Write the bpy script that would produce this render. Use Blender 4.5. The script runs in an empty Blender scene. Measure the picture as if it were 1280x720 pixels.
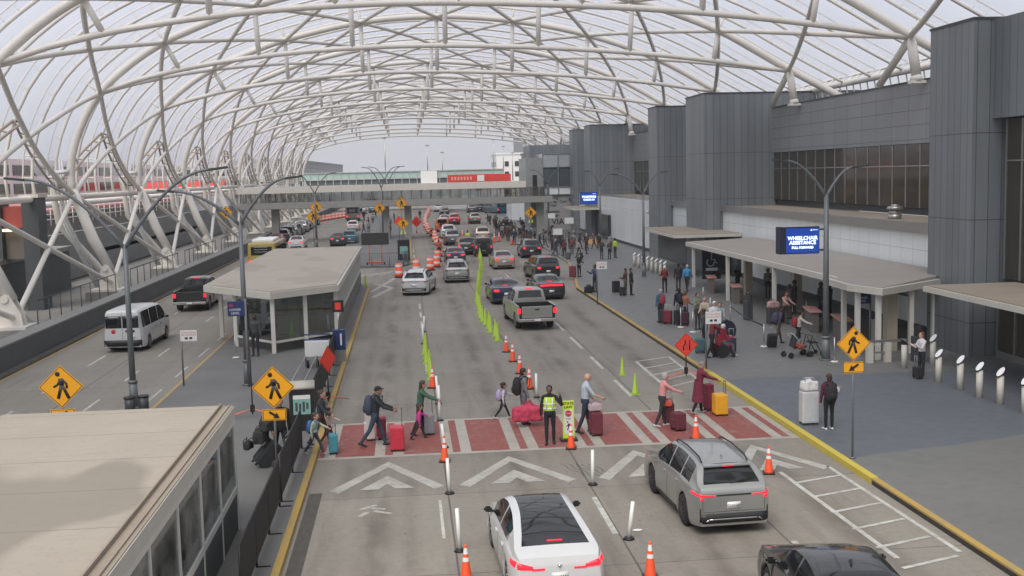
import bpy, bmesh, math, random
from mathutils import Vector, Matrix, noise
from mathutils.bvhtree import BVHTree
R = math.radians
rnd = random.Random(7)
scene = bpy.context.scene
COL = scene.collection

# ------------------------------------------------------------------ camera (solved from the photograph)
F, PITCH, YAW, ROLL, CH = 1393.17, 0.102258183, 0.0927086617, 0.0241366166, 7.857
fw = Vector((math.sin(YAW)*math.cos(PITCH), math.cos(YAW)*math.cos(PITCH), -math.sin(PITCH)))
r0 = Vector((math.cos(YAW), -math.sin(YAW), 0)); u0 = r0.cross(fw)
cr, sr = math.cos(ROLL), math.sin(ROLL)
r2 = r0*cr - u0*sr; u2 = r0*sr + u0*cr
cam_d = bpy.data.cameras.new('camera'); cam = bpy.data.objects.new('camera', cam_d); COL.objects.link(cam)
m = Matrix((r2, u2, -fw)).transposed().to_4x4(); m.translation = (0, 0, CH); cam.matrix_world = m
cam_d.sensor_width = 36; cam_d.lens = 36*F/1280; cam_d.clip_end = 4000; cam_d.clip_start = .1
scene.camera = cam
def G(px, py, z=0.0):
    """point of the level z that the surveyed picture point (1280x720) lies on"""
    d = fw*F + r2*(px-640) - u2*(py-360); t = (z-CH)/d.z
    return Vector((d.x*t, d.y*t, z))

# ------------------------------------------------------------------ materials
MATS = {}
def mat(name, col, rough=.6, metal=0, var=.12, scale=3.0, bump=0, emit=None, es=1.0, spec=.5, coat=0, coords='Object', stretch=(1,1,1)):
    if name in MATS: return MATS[name]
    m = bpy.data.materials.new(name); m.use_nodes = True; nt = m.node_tree; b = nt.nodes['Principled BSDF']
    b.inputs['Roughness'].default_value = rough; b.inputs['Metallic'].default_value = metal
    b.inputs['Specular IOR Level'].default_value = spec; b.inputs['Coat Weight'].default_value = coat
    b.inputs['Coat Roughness'].default_value = .06
    c4 = (*col, 1)
    if var > 0:
        tc = nt.nodes.new('ShaderNodeTexCoord'); mp = nt.nodes.new('ShaderNodeMapping'); mp.inputs['Scale'].default_value = stretch
        nt.links.new(tc.outputs[coords], mp.inputs[0])
        nz = nt.nodes.new('ShaderNodeTexNoise'); nz.inputs['Scale'].default_value = scale; nz.inputs['Detail'].default_value = 4
        nt.links.new(mp.outputs[0], nz.inputs[0])
        mx = nt.nodes.new('ShaderNodeMix'); mx.data_type = 'RGBA'
        mx.inputs[6].default_value = tuple(max(0, c*(1-var)) for c in col)+(1,)
        mx.inputs[7].default_value = tuple(min(1, c*(1+var)) for c in col)+(1,)
        nt.links.new(nz.outputs[0], mx.inputs[0]); nt.links.new(mx.outputs[2], b.inputs['Base Color'])
        if bump:
            bp = nt.nodes.new('ShaderNodeBump'); bp.inputs['Strength'].default_value = bump; bp.inputs['Distance'].default_value = .01
            nt.links.new(nz.outputs[0], bp.inputs['Height']); nt.links.new(bp.outputs[0], b.inputs['Normal'])
    else: b.inputs['Base Color'].default_value = c4
    if emit: b.inputs['Emission Color'].default_value = (*emit, 1); b.inputs['Emission Strength'].default_value = es
    MATS[name] = m; return m

class NB:
    """small node builder"""
    def __init__(s, name):
        s.m = bpy.data.materials.new(name); s.m.use_nodes = True; s.nt = s.m.node_tree; s.b = s.nt.nodes['Principled BSDF']; MATS[name] = s.m
    def n(s, t, **k):
        x = s.nt.nodes.new(t)
        for a, v in k.items(): setattr(x, a, v)
        return x
    def l(s, a, b): s.nt.links.new(a, b)
    def math(s, op, a, b=None, c=None):
        x = s.n('ShaderNodeMath', operation=op)
        for i, v in enumerate((a, b, c)):
            if v is None: continue
            if isinstance(v, (int, float)): x.inputs[i].default_value = v
            else: s.l(v, x.inputs[i])
        return x.outputs[0]
    def mix(s, f, a, b):
        x = s.n('ShaderNodeMix', data_type='RGBA')
        for i, v in ((0, f), (6, a), (7, b)):
            if isinstance(v, (int, float)): x.inputs[i].default_value = v
            elif isinstance(v, tuple): x.inputs[i].default_value = (*v, 1)
            else: s.l(v, x.inputs[i])
        return x.outputs[2]
    def noise(s, vec, scale, detail=4, rough=.5):
        x = s.n('ShaderNodeTexNoise'); x.inputs['Scale'].default_value = scale; x.inputs['Detail'].default_value = detail; x.inputs['Roughness'].default_value = rough
        s.l(vec, x.inputs[0]); return x.outputs[0]
    def ramp(s, f, lo, hi):
        x = s.n('ShaderNodeMapRange'); x.inputs[1].default_value = lo; x.inputs[2].default_value = hi; s.l(f, x.inputs[0]); return x.outputs[0]
    def pos(s):
        g = s.n('ShaderNodeNewGeometry'); x = s.n('ShaderNodeSeparateXYZ'); s.l(g.outputs['Position'], x.inputs[0])
        return g, x.outputs
    def scaled(s, vec, sc):
        x = s.n('ShaderNodeMapping'); x.inputs['Scale'].default_value = sc; s.l(vec, x.inputs[0]); return x.outputs[0]
    def line(s, coord, period, width, off=0.0):
        """1 on thin lines repeated along a coordinate"""
        a = s.math('ADD', coord, off+1000*period); f = s.math('MODULO', a, period)
        d = s.math('MINIMUM', f, s.math('SUBTRACT', period, f)); return s.math('LESS_THAN', d, width/2)

def concrete_road():
    k = NB('road_concrete'); g, (x, y, z) = k.pos(); P = g.outputs['Position']
    n1 = k.noise(P, .35, 5, .6); n2 = k.noise(P, 6, 5, .65); n3 = k.noise(k.scaled(P, (1.3, .09, 1)), 1.6, 4, .6)
    c = k.mix(n1, (.20, .182, .153), (.285, .264, .228))
    c = k.mix(k.math('MULTIPLY', k.ramp(n2, .45, .72), .42), c, (.15, .135, .115)); n4 = k.noise(P, 32, 4, .7); c = k.mix(k.math('MULTIPLY', k.ramp(n4, .5, .75), .45), c, (.12, .11, .095)); c = k.mix(k.math('MULTIPLY', k.ramp(k.noise(P, 2.1, 5, .7), .60, .70), .35), c, (.36, .34, .30))
    c = k.mix(k.math('MULTIPLY', k.ramp(n3, .55, .75), .55), c, (.135, .12, .105))
    # oil drip band down the lane middles
    for cx, ww in ((-.95, .6), (2.7, .6), (6.1, .6), (9.4, .6), (-1.75, .3), (-.15, .3), (1.9, .3), (3.5, .3), (5.3, .3), (6.9, .3)):
        d = k.math('ABSOLUTE', k.math('SUBTRACT', x, cx)); band = k.math('MULTIPLY', k.math('SUBTRACT', 1.0, k.ramp(d, .05, ww)), 1.0 if ww > .5 else .55)
        f = k.math('MULTIPLY', k.math('MULTIPLY', band, k.ramp(k.noise(k.scaled(P, (1, .35, 1)), .8, 5, .65), .38, .62)), .78)
        c = k.mix(f, c, (.105, .09, .075))
    # small spots
    v = k.n('ShaderNodeTexVoronoi'); v.inputs['Scale'].default_value = 1.6; k.l(P, v.inputs[0])
    c = k.mix(k.math('MULTIPLY', k.math('LESS_THAN', v.outputs[0], k.math('MULTIPLY', k.noise(P, .9, 2), .11)), .75), c, (.07, .065, .06))
    lines = k.math('MAXIMUM', k.line(y, 5.6, .03, 1.0), 0.0)
    for lx in (.80, 4.38, 7.8, -5.9, -12.6):
        lines = k.math('MAXIMUM', lines, k.math('LESS_THAN', k.math('ABSOLUTE', k.math('SUBTRACT', x, lx)), .022))
    c = k.mix(k.math('MULTIPLY', lines, .75), c, (.06, .055, .05))
    # slab to slab tone
    sl = k.n('ShaderNodeTexWhiteNoise', noise_dimensions='2D'); cb = k.n('ShaderNodeCombineXYZ')
    k.l(k.math('FLOOR', k.math('DIVIDE', k.math('ADD', x, 2.86), 3.66)), cb.inputs[0]); k.l(k.math('FLOOR', k.math('DIVIDE', k.math('ADD', y, 1.0), 5.6)), cb.inputs[1])
    k.l(cb.outputs[0], sl.inputs[0]); hs = k.n('ShaderNodeHueSaturation'); k.l(k.math('ADD', .93, k.math('MULTIPLY', sl.outputs[0], .14)), hs.inputs['Value']); k.l(c, hs.inputs['Color'])
    k.l(hs.outputs[0], k.b.inputs['Base Color']); k.b.inputs['Roughness'].default_value = .82
    bp = k.n('ShaderNodeBump'); bp.inputs['Strength'].default_value = .15; bp.inputs['Distance'].default_value = .01; k.l(n2, bp.inputs['Height']); k.l(bp.outputs[0], k.b.inputs['Normal'])
    return k.m
def sidewalk_coat():
    k = NB('coated_pavement'); g, (x, y, z) = k.pos(); P = g.outputs['Position']
    n1 = k.noise(P, .25, 4); n2 = k.noise(P, 3, 5, .6)
    # darker blue-grey coating, with a browner worn field near the entrance and behind Y=39
    blue = k.mix(n1, (.095, .107, .122), (.128, .142, .160)); brown = k.mix(n1, (.135, .137, .133), (.18, .18, .172))
    far = k.ramp(k.math('ADD', y, k.math('MULTIPLY', n1, 1.2)), 39.9, 40.2)
    wob = k.math('ADD', k.math('ADD', y, k.math('MULTIPLY', x, -.28)), k.math('MULTIPLY', n1, .8)); near = k.math('LESS_THAN', wob, 25.1)
    c = k.mix(k.math('MAXIMUM', far, near), blue, brown)
    c = k.mix(k.math('MULTIPLY', k.ramp(n2, .5, .75), .35), c, (.09, .09, .09))
    c = k.mix(k.math('MULTIPLY', k.line(y, 6.1, .03), .35), c, (.07, .07, .07))
    k.l(c, k.b.inputs['Base Color']); k.l(k.math('ADD', .42, k.math('MULTIPLY', n2, .25)), k.b.inputs['Roughness'])
    return k.m
def metal_panels(name, ca, cb_, pitch=.53, zl=(1.5, 5.6, 9.0), rough=.42, hp=None, metal=.0, lk=.7):
    k = NB(name); g, (x, y, z) = k.pos(); N = k.n('ShaderNodeSeparateXYZ'); k.l(g.outputs['Normal'], N.inputs[0])
    isx = k.math('GREATER_THAN', k.math('ABSOLUTE', N.outputs[0]), .5)
    t = k.math('ADD', k.math('MULTIPLY', y, isx), k.math('MULTIPLY', x, k.math('SUBTRACT', 1.0, isx)))
    wn = k.n('ShaderNodeTexWhiteNoise', noise_dimensions='1D'); k.l(k.math('FLOOR', k.math('DIVIDE', k.math('ADD', t, 100*pitch), pitch)), wn.inputs['W'])
    nz = k.noise(k.scaled(g.outputs['Position'], (1, 1, .25)), 1.2, 4)
    c = k.mix(k.math('ADD', k.math('MULTIPLY', wn.outputs[0], .38), k.math('MULTIPLY', k.math('ADD', nz, k.math('MULTIPLY', k.noise(k.scaled(g.outputs['Position'], (6, 6, .22)), 1.0, 5, .7), .6)), .42)), ca, cb_)
    L = k.line(t, pitch, .035)
    if hp: L = k.math('MAXIMUM', L, k.line(z, hp, .035, .2))
    for zz in zl: L = k.math('MAXIMUM', L, k.math('LESS_THAN', k.math('ABSOLUTE', k.math('SUBTRACT', z, zz)), .02))
    c = k.mix(k.math('MULTIPLY', L, lk), c, (.03, .033, .036))
    k.l(c, k.b.inputs['Base Color']); k.b.inputs['Roughness'].default_value = rough; k.b.inputs['Metallic'].default_value = metal
    return k.m
def worn_paint(name, col, wear=.5, under=(.26, .24, .21), rough=.7):
    k = NB(name); g, (x, y, z) = k.pos(); P = g.outputs['Position']
    n = k.noise(P, 5, 6, .7); n2 = k.noise(P, 1.1, 3)
    f = k.math('MULTIPLY', k.ramp(k.math('ADD', n, k.math('MULTIPLY', n2, .5)), 1.05-wear*.5, 1.15-wear*.25), .8)
    c = k.mix(f, col, under); c = k.mix(k.math('MULTIPLY', n2, .25), c, tuple(v*.6 for v in col))
    k.l(c, k.b.inputs['Base Color']); k.b.inputs['Roughness'].default_value = rough; return k.m

def roof_membrane(name, a, b, seam=None, pool=.0):
    k = NB(name); g, (x, y, z) = k.pos(); P = g.outputs['Position']
    n = k.noise(P, .6, 4); n2 = k.noise(P, 9, 4)
    c = k.mix(n, a, b); c = k.mix(k.math('MULTIPLY', k.ramp(n2, .55, .8), .25), c, tuple(v*.55 for v in a))
    if pool: c = k.mix(k.math('MULTIPLY', k.ramp(k.noise(k.scaled(P, (1, .45, 1)), .33, 2), .54, .58), pool), c, tuple(v*.55 for v in a))
    c = k.mix(k.math('MULTIPLY', k.ramp(k.noise(P, 40, 3, .7), .62, .72), .35), c, tuple(v*.4 for v in a)); c = k.mix(k.math('MULTIPLY', k.ramp(k.noise(k.scaled(P, (.5, 3, 1)), 2.2, 5, .7), .5, .8), .3), c, tuple(v*.65 for v in a))
    if seam: c = k.mix(k.math('MULTIPLY', k.line(y, seam, .035, .3), .55), c, tuple(v*.4 for v in a))
    k.l(c, k.b.inputs['Base Color']); k.b.inputs['Roughness'].default_value = .75; return k.m
def etfe():
    k = NB('foil_cushion'); nt = k.nt; nt.nodes.remove(k.b); out = [n for n in nt.nodes if n.type == 'OUTPUT_MATERIAL'][0]
    t = k.n('ShaderNodeBsdfTransparent'); t.inputs[0].default_value = (.86, .875, .94, 1)
    tl = k.n('ShaderNodeBsdfTranslucent'); tl.inputs[0].default_value = (.86, .86, .90, 1)
    gl = k.n('ShaderNodeBsdfGlossy'); gl.inputs['Roughness'].default_value = .25; gl.inputs[0].default_value = (.8, .8, .85, 1)
    m1 = k.n('ShaderNodeMixShader'); m1.inputs[0].default_value = .30; k.l(t.outputs[0], m1.inputs[1]); k.l(tl.outputs[0], m1.inputs[2])
    m2 = k.n('ShaderNodeMixShader'); m2.inputs[0].default_value = .04; k.l(m1.outputs[0], m2.inputs[1]); k.l(gl.outputs[0], m2.inputs[2])
    k.l(m2.outputs[0], out.inputs[0]); return k.m
def clear_glass(name, tint=(.6, .64, .63), refl=.22, keep=.8, dirty_haze=0):
    k = NB(name); nt = k.nt; nt.nodes.remove(k.b); out = [n for n in nt.nodes if n.type == 'OUTPUT_MATERIAL'][0]
    t = k.n('ShaderNodeBsdfTransparent'); t.inputs[0].default_value = (*tint, 1)
    gl = k.n('ShaderNodeBsdfGlossy'); gl.inputs['Roughness'].default_value = .03; gl.inputs[0].default_value = (.85, .88, .9, 1)
    fr = k.n('ShaderNodeFresnel'); fr.inputs[0].default_value = 1.5
    m1 = k.n('ShaderNodeMixShader'); k.l(k.math('ADD', k.math('MULTIPLY', fr.outputs[0], keep), refl*.3), m1.inputs[0]); k.l(t.outputs[0], m1.inputs[1]); k.l(gl.outputs[0], m1.inputs[2])
    if dirty_haze:  # mottled grey mixed in: dirt, plus a painted haze that lifts dark panes
        df = k.n('ShaderNodeBsdfDiffuse'); df.inputs[0].default_value = (.42, .41, .38, 1); g = k.n('ShaderNodeNewGeometry'); m2 = k.n('ShaderNodeMixShader'); k.l(k.math('MULTIPLY', k.ramp(k.noise(g.outputs['Position'], 1.3, 4), .3, .75), dirty_haze), m2.inputs[0]); k.l(m1.outputs[0], m2.inputs[1]); k.l(df.outputs[0], m2.inputs[2]); m1 = m2
    k.l(m1.outputs[0], out.inputs[0]); return k.m

M_ROAD = concrete_road(); M_WALK = sidewalk_coat()
M_PANEL = metal_panels('grey_metal_cladding', (.12, .137, .148), (.235, .258, .27))
M_WALLH = metal_panels('grey_rainscreen', (.215, .225, .235), (.275, .285, .295), pitch=2.1, zl=(), hp=.78)
M_WHITEP = metal_panels('white_glazed_panels', (.72, .77, .77), (.86, .90, .89), pitch=1.25, zl=(3.9,), rough=.22, lk=.28)
M_YEL = worn_paint('yellow_kerb_paint', (.44, .295, .075), .6); M_YELB = worn_paint('fresh_yellow_kerb_paint', (.56, .45, .07), .3)
M_WPAINT = worn_paint('white_road_paint', (.54, .54, .50), .82); M_RPAINT = worn_paint('red_crosswalk_paint', (.25, .068, .058), .62, under=(.29, .21, .18))
M_CHEV = worn_paint('worn_white_road_paint', (.47, .46, .42), .95)
M_ROOF1 = roof_membrane('tan_roof_sheet', (.335, .295, .24), (.41, .365, .30), seam=2.05, pool=.55)
M_ROOF2 = roof_membrane('tan_gravel_roof', (.27, .225, .175), (.37, .315, .25))
M_ROOF3 = roof_membrane('brown_grey_roof', (.29, .262, .23), (.355, .325, .285))
M_STEEL = mat('cream_painted_steel', (.72, .685, .625), .42, var=.10, scale=.8)
M_ETFE = etfe()
M_DARKM = mat('dark_grey_metal', (.07, .075, .08), .45, .3)
M_POLE = mat('weathered_grey_pole', (.17, .185, .19), .5, .3, var=.25, scale=2)
M_BLACK = mat('black_plastic', (.014, .014, .015), .5)
M_RUB = mat('tyre_rubber', (.018, .018, .018), .85)
M_WHITEM = mat('white_frame_metal', (.62, .61, .56), .45, var=.08)
M_GREYC = mat('grey_concrete', (.24, .235, .22), .85, var=.25, scale=1.5, bump=.3)
M_DARKC = mat('dark_painted_wall', (.055, .062, .066), .6, var=.2, scale=1)
M_BGLASS = mat('dark_window_glass', (.05, .044, .034), .08, var=.3, scale=.6, spec=.6)
M_CGLASS = clear_glass('shelter_glass', dirty_haze=.55)
M_CARGLASS = mat('car_glass', (.012, .014, .015), .04, var=0, spec=.7)
M_CHROME = mat('bright_metal', (.6, .6, .6), .25, 1, var=0)
M_ALU = mat('brushed_aluminium', (.45, .45, .44), .35, .8, var=.1)
M_LIT = mat('lit_tail_lamp', (.30, .01, .015), .25, var=0, emit=(1, .02, .045), es=1.15)
M_UNLIT = mat('red_tail_lamp', (.25, .01, .012), .2, var=0)
M_ORANGE = mat('orange_traffic_plastic', (.85, .10, .03), .5, var=.1, scale=8)
M_LIME = mat('lime_traffic_plastic', (.38, .55, .05), .5, var=.12, scale=8)
M_REFW = mat('white_reflective_band', (.78, .78, .76), .4, var=.06)
M_SIGNY = mat('amber_sign_sheeting', (.80, .36, .012), .4, var=.03)
M_SIGNYG = mat('fluorescent_lime_sheeting', (.62, .80, .05), .4, var=.03)
M_SIGNR = mat('red_orange_sign_sheeting', (.80, .055, .03), .4, var=.05)
M_SIGNW = mat('white_sign_sheeting', (.72, .72, .70), .4, var=.03)
M_RED = mat('red_print', (.55, .03, .03), .5, var=0)
M_NAVY = mat('navy_sign_blue', (.018, .035, .13), .4, var=.1)
M_SCREEN = mat('lit_blue_screen', (.01, .03, .15), .3, var=0, emit=(.012, .06, .40), es=.6)
M_SCRTXT = mat('lit_white_lettering', (.8, .85, .9), .4, var=0, emit=(.75, .9, 1), es=1.1)
M_SKIRT = mat('pale_fascia', (.55, .53, .47), .5, var=.1)
M_TEAL = mat('pale_green_glass', (.42, .56, .52), .2, var=.15)
M_BANNER = mat('red_banner', (.62, .05, .035), .5, var=.1)
M_PINKROOF = mat('faded_red_awning', (.52, .20, .21), .6, var=.15)
M_SOFTW = mat('white_render', (.82, .82, .81), .7, var=.08)

# ------------------------------------------------------------------ mesh builders
class MB:
    def __init__(s): s.bm = bmesh.new(); s.mi = 0
    def _tag(s, faces):
        for f in faces: f.material_index = s.mi
    def box(s, x0, x1, y0, y1, z0, z1, bev=0):
        vs = [s.bm.verts.new(p) for p in ((x0,y0,z0),(x1,y0,z0),(x1,y1,z0),(x0,y1,z0),(x0,y0,z1),(x1,y0,z1),(x1,y1,z1),(x0,y1,z1))]
        fs = [s.bm.faces.new([vs[i] for i in q]) for q in ((0,3,2,1),(4,5,6,7),(0,1,5,4),(1,2,6,5),(2,3,7,6),(3,0,4,7))]
        s._tag(fs)
        if bev:
            ed = list({e for f in fs for e in f.edges}); g = bmesh.ops.bevel(s.bm, geom=ed, offset=bev, segments=2, affect='EDGES', profile=.6)
            s._tag(g['faces'])
        return vs
    def obox(s, c, ax, ay, az, hx, hy, hz, bev=0):
        c = Vector(c); ax, ay, az = [Vector(a).normalized() for a in (ax, ay, az)]
        n0 = len(s.bm.verts); vs = []
        for dz in (-1, 1):
            for dx, dy in ((-1,-1),(1,-1),(1,1),(-1,1)): vs.append(s.bm.verts.new(c+ax*hx*dx+ay*hy*dy+az*hz*dz))
        fs = [s.bm.faces.new([vs[i] for i in q]) for q in ((0,3,2,1),(4,5,6,7),(0,1,5,4),(1,2,6,5),(2,3,7,6),(3,0,4,7))]; s._tag(fs)
        if bev:
            ed = list({e for f in fs for e in f.edges}); g = bmesh.ops.bevel(s.bm, geom=ed, offset=bev, segments=2, affect='EDGES'); s._tag(g['faces'])
    def tube(s, pts, r, n=8, cap=True, close=False, ell=None):
        pts = [Vector(p) for p in pts]; N = len(pts); rs = r if isinstance(r, (list, tuple)) else [r]*N
        rings = []; up = None
        for i, p in enumerate(pts):
            t = (pts[min(i+1, N-1)]-pts[max(i-1, 0)])
            if t.length < 1e-9: t = pts[-1]-pts[0]
            if t.length < 1e-9: t = Vector((0,0,1))
            t.normalize()
            if up is None:
                up = Vector((0,0,1)) if abs(t.z) < .95 else Vector((0,1,0))
            a = t.cross(up)
            if a.length < 1e-4: a = t.orthogonal()
            a.normalize(); b = t.cross(a).normalized(); up = -b
            ra = rb = rs[i]
            if ell: ra, rb = rs[i]*ell[0], rs[i]*ell[1]
            rings.append([s.bm.verts.new(p+a*ra*math.cos(k*2*math.pi/n)+b*rb*math.sin(k*2*math.pi/n)) for k in range(n)])
        for i in range(N-1):
            for k in range(n):
                f = s.bm.faces.new((rings[i][k], rings[i][(k+1) % n], rings[i+1][(k+1) % n], rings[i+1][k])); f.smooth = True; f.material_index = s.mi
        if cap:
            for ring in (rings[0], rings[-1]):
                try: f = s.bm.faces.new(ring); f.material_index = s.mi
                except ValueError: pass
    def cyl(s, c, r, h, n=12, r2=None): s.tube([c, Vector(c)+Vector((0,0,h))], [r, r if r2 is None else r2], n)
    def ball(s, c, rx, ry=None, rz=None, n=10, rot=None):
        ry = ry or rx; rz = rz or rx; M = Matrix.Translation(c)
        if rot is not None: M = M @ rot
        M = M @ Matrix.Diagonal((rx, ry, rz, 1))
        g = bmesh.ops.create_uvsphere(s.bm, u_segments=n, v_segments=max(6, n*2//3), radius=1, matrix=M)
        fs = {f for v in g['verts'] for f in v.link_faces}
        for f in fs: f.smooth = True; f.material_index = s.mi
    def prism(s, poly, a, b):
        """poly: list of 3D points; extruded by vector a..b"""
        v0 = [s.bm.verts.new(Vector(p)+Vector(a)) for p in poly]; v1 = [s.bm.verts.new(Vector(p)+Vector(b)) for p in poly]
        n = len(poly); fs = [s.bm.faces.new(v0), s.bm.faces.new(list(reversed(v1)))]
        for i in range(n): fs.append(s.bm.faces.new((v0[i], v1[i], v1[(i+1) % n], v0[(i+1) % n])))
        s._tag(fs); bmesh.ops.recalc_face_normals(s.bm, faces=fs)
    def sheet(s, poly, z=None):
        vs = [s.bm.verts.new((p[0], p[1], p[2] if z is None else z)) for p in poly]; f = s.bm.faces.new(vs)
        f.normal_update()
        if f.normal.z < 0: f.normal_flip()
        f.material_index = s.mi
    def mesh(s, name, mats, fix=True):
        if fix: bmesh.ops.recalc_face_normals(s.bm, faces=s.bm.faces)
        me = bpy.data.meshes.new(name); s.bm.to_mesh(me); s.bm.free()
        for x in (mats if isinstance(mats, (list, tuple)) else [mats]): me.materials.append(x)
        return me
    def build(s, name, mats, parent=None, loc=None, rotz=None, fix=True):
        o = bpy.data.objects.new(name, s.mesh(name, mats, fix)); COL.objects.link(o)
        if parent is not None: o.parent = parent
        if loc is not None: o.location = loc
        if rotz is not None: o.rotation_euler = (0, 0, rotz)
        return o
def tag(o, label=None, cat=None, group=None, kind=None):
    for k, v in (('label', label), ('category', cat), ('group', group), ('kind', kind)):
        if v: o[k] = v
    return o
def empty(name, loc=(0,0,0), rz=0, label=None, cat=None, group=None):
    o = bpy.data.objects.new(name, None); COL.objects.link(o); o.location = loc; o.rotation_euler = (0, 0, rz); o.empty_display_size = .2
    return tag(o, label, cat, group)
KIDS = {}
def copy_tree(o, parent=None):
    c = o.copy(); COL.objects.link(c)
    if parent is not None: c.parent = parent
    for ch in list(o.children): copy_tree(ch, c)
    return c
def place(proto, used, loc, rz, label, cat=None, group=None, scale=None):
    """first call moves the prototype itself, later calls copy it with its parts"""
    o = proto if not used else copy_tree(proto)
    o.location = loc; o.rotation_euler = (0, 0, rz)
    if scale: o.scale = (scale,)*3
    tag(o, label, cat, group); return o
def text_mesh(txt, size, depth=.004, align='CENTER', bold=0.0, xs=1.0):
    cu = bpy.data.curves.new('t', 'FONT'); cu.body = txt; cu.size = size; cu.extrude = depth; cu.align_x = align; cu.align_y = 'CENTER'; cu.offset = bold; cu.resolution_u = 3; cu.space_line = .95
    ob = bpy.data.objects.new('t', cu); COL.objects.link(ob); dg = bpy.context.evaluated_depsgraph_get(); dg.update()
    me = bpy.data.meshes.new_from_object(ob.evaluated_get(dg)); bpy.data.objects.remove(ob)
    if xs != 1: me.transform(Matrix.Diagonal((xs, 1, 1, 1)))
    return me
def text(name, txt, size, M, material, parent, **k):
    """lettering that reads toward -Y, then moved by M"""
    me = text_mesh(txt, size, **k); me.transform(M @ Matrix.Rotation(R(90), 4, 'X')); me.materials.clear(); me.materials.append(material); me.name = name
    o = bpy.data.objects.new(name, me); COL.objects.link(o)
    if parent is not None: o.parent = parent
    return o
T = Matrix.Translation
def RZ(a): return Matrix.Rotation(a, 4, 'Z')
# ------------------------------------------------------------------ world and light
w = bpy.data.worlds.new('World'); scene.world = w; w.use_nodes = True; nt = w.node_tree
sky = nt.nodes.new('ShaderNodeTexSky'); sky.sky_type = 'NISHITA'; sky.sun_disc = False
SUN_EL, SUN_AZ = R(52), R(205)
sky.sun_elevation = SUN_EL; sky.sun_rotation = SUN_AZ; sky.air_density = 1; sky.dust_density = 6; sky.ozone_density = 1
bgn = nt.nodes['Background']; bgn.inputs[1].default_value = .122
bw = nt.nodes.new('ShaderNodeMix'); bw.data_type = 'RGBA'; bw.inputs[0].default_value = .80; bw.inputs[7].default_value = (5.2, 5.35, 5.75, 1)
nt.links.new(sky.outputs[0], bw.inputs[6]); nt.links.new(bw.outputs[2], bgn.inputs[0])
sd = bpy.data.lights.new('sun', 'SUN'); sd.energy = 2.2; sd.angle = R(40); sd.color = (1, .96, .9)
so = bpy.data.objects.new('sun', sd); COL.objects.link(so)
dirv = Vector((math.sin(SUN_AZ)*math.cos(SUN_EL), math.cos(SUN_AZ)*math.cos(SUN_EL), math.sin(SUN_EL)))
so.rotation_euler = dirv.to_track_quat('Z', 'Y').to_euler()
scene.view_settings.view_transform = 'Standard'; scene.view_settings.look = 'None'; scene.view_settings.gamma = 1
scene.view_settings.exposure = 0.27
scene.render.engine = 'CYCLES'
scene.cycles.max_bounces = 6; scene.cycles.transparent_max_bounces = 12; scene.cycles.diffuse_bounces = 3; scene.cycles.glossy_bounces = 3
scene.cycles.use_denoising = True

def struct(name, mb, m, **k):
    o = mb.build(name, m, **k); o['kind'] = 'structure'; return o
XK, XL, XI, XP = 11.25, -2.75, -8.85, -17.0     # right kerb, left kerb, island's far kerb, parapet

# ------------------------------------------------------------------ ground sheets
b = MB(); b.box(-420, 420, -60, 900, -.6, -.03); struct('ground', b, mat('distant_ground', (.20, .195, .18), .9, var=.2, scale=.02, coords='Object'))
b = MB(); b.sheet([(XP, -20), (24, -20), (24, 880), (XP, 880)], 0); struct('road', b, M_ROAD)
# right pavement, stepping wider further off
edge = [(XK+.12, -20), (XK+.12, 74), (12.1, 79.5), (13.9, 95), (14.2, 108), (14.6, 131), (15.6, 161), (16.5, 201), (17, 300)]
b = MB(); b.prism([(x, y, 0) for x, y in edge]+[(60, 300, 0), (60, -20, 0)], (0,0,-.02), (0,0,.15)); struct('pavement', b, M_WALK)
def kerb(name, line, w, h, m, y0=None, sgn=1):
    bb = MB()
    for (xa, ya), (xb, yb) in zip(line, line[1:]):
        d = Vector((xb-xa, yb-ya, 0)).normalized(); n = Vector((-d.y, d.x, 0))*-w*sgn
        bb.prism([(xa, ya, 0), (xb, yb, 0), (xb+n.x, yb+n.y, 0), (xa+n.x, ya+n.y, 0)], (0,0,-.01), (0,0,h))
    return struct(name, bb, m)
K0 = G(1090, 605).y
kerb('kerb_pavement_near', [(XK-.02, -20), (XK-.02, K0)], .17, .154, M_YEL)
kerb('kerb_pavement_bright', [(XK-.03, K0+.01), (XK-.03, 41)], .2, .158, M_YELB)
kerb('kerb_pavement_far', [(XK-.02, 41.01)]+[(x-.14, y) for x, y in edge[1:4]], .17, .154, M_YEL)
kerb('kerb_pavement_distant', [(x-.14, y) for x, y in edge[3:]], .17, .154, M_GREYC)
# dark kerb faces where the paint is gone
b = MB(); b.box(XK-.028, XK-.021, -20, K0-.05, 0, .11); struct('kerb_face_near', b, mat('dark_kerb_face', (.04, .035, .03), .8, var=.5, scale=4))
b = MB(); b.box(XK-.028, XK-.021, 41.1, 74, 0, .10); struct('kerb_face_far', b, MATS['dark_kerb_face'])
# central island with its yellow kerbs
b = MB(); b.prism([(XI, -20, 0), (XL-.12, -20, 0), (XL-.12, 78.5, 0), (XL-.5, 80.5, 0), (XI+.6, 80.5, 0), (XI, 78.5, 0)], (0,0,-.02), (0,0,.13)); struct('pavement_island', b, mat('island_pavement', (.15, .15, .143), .7, var=.28, scale=.5))
kerb('kerb_island', [(XL-.14, -20), (XL-.14, 78.5)], .16, .134, M_YEL)
b = MB(); b.sheet([(XI-.25, -20), (XI-.02, -20), (XI-.02, 78), (XI-.25, 78)], .004); struct('yellow_edge_line', b, worn_paint('faded_yellow_line', (.50, .32, .10), .7))
# drain grate beside the island kerb
b = MB(); gy = [G(372, 700).y, G(400, 617).y]
b.box(XL+.1, XL+.42, gy[0]-4, gy[1], -.01, .006); struct('drain_channel', b, mat('drain_grating', (.075, .07, .062), .8, var=.45, scale=9, stretch=(1, .3, 1)))
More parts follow.
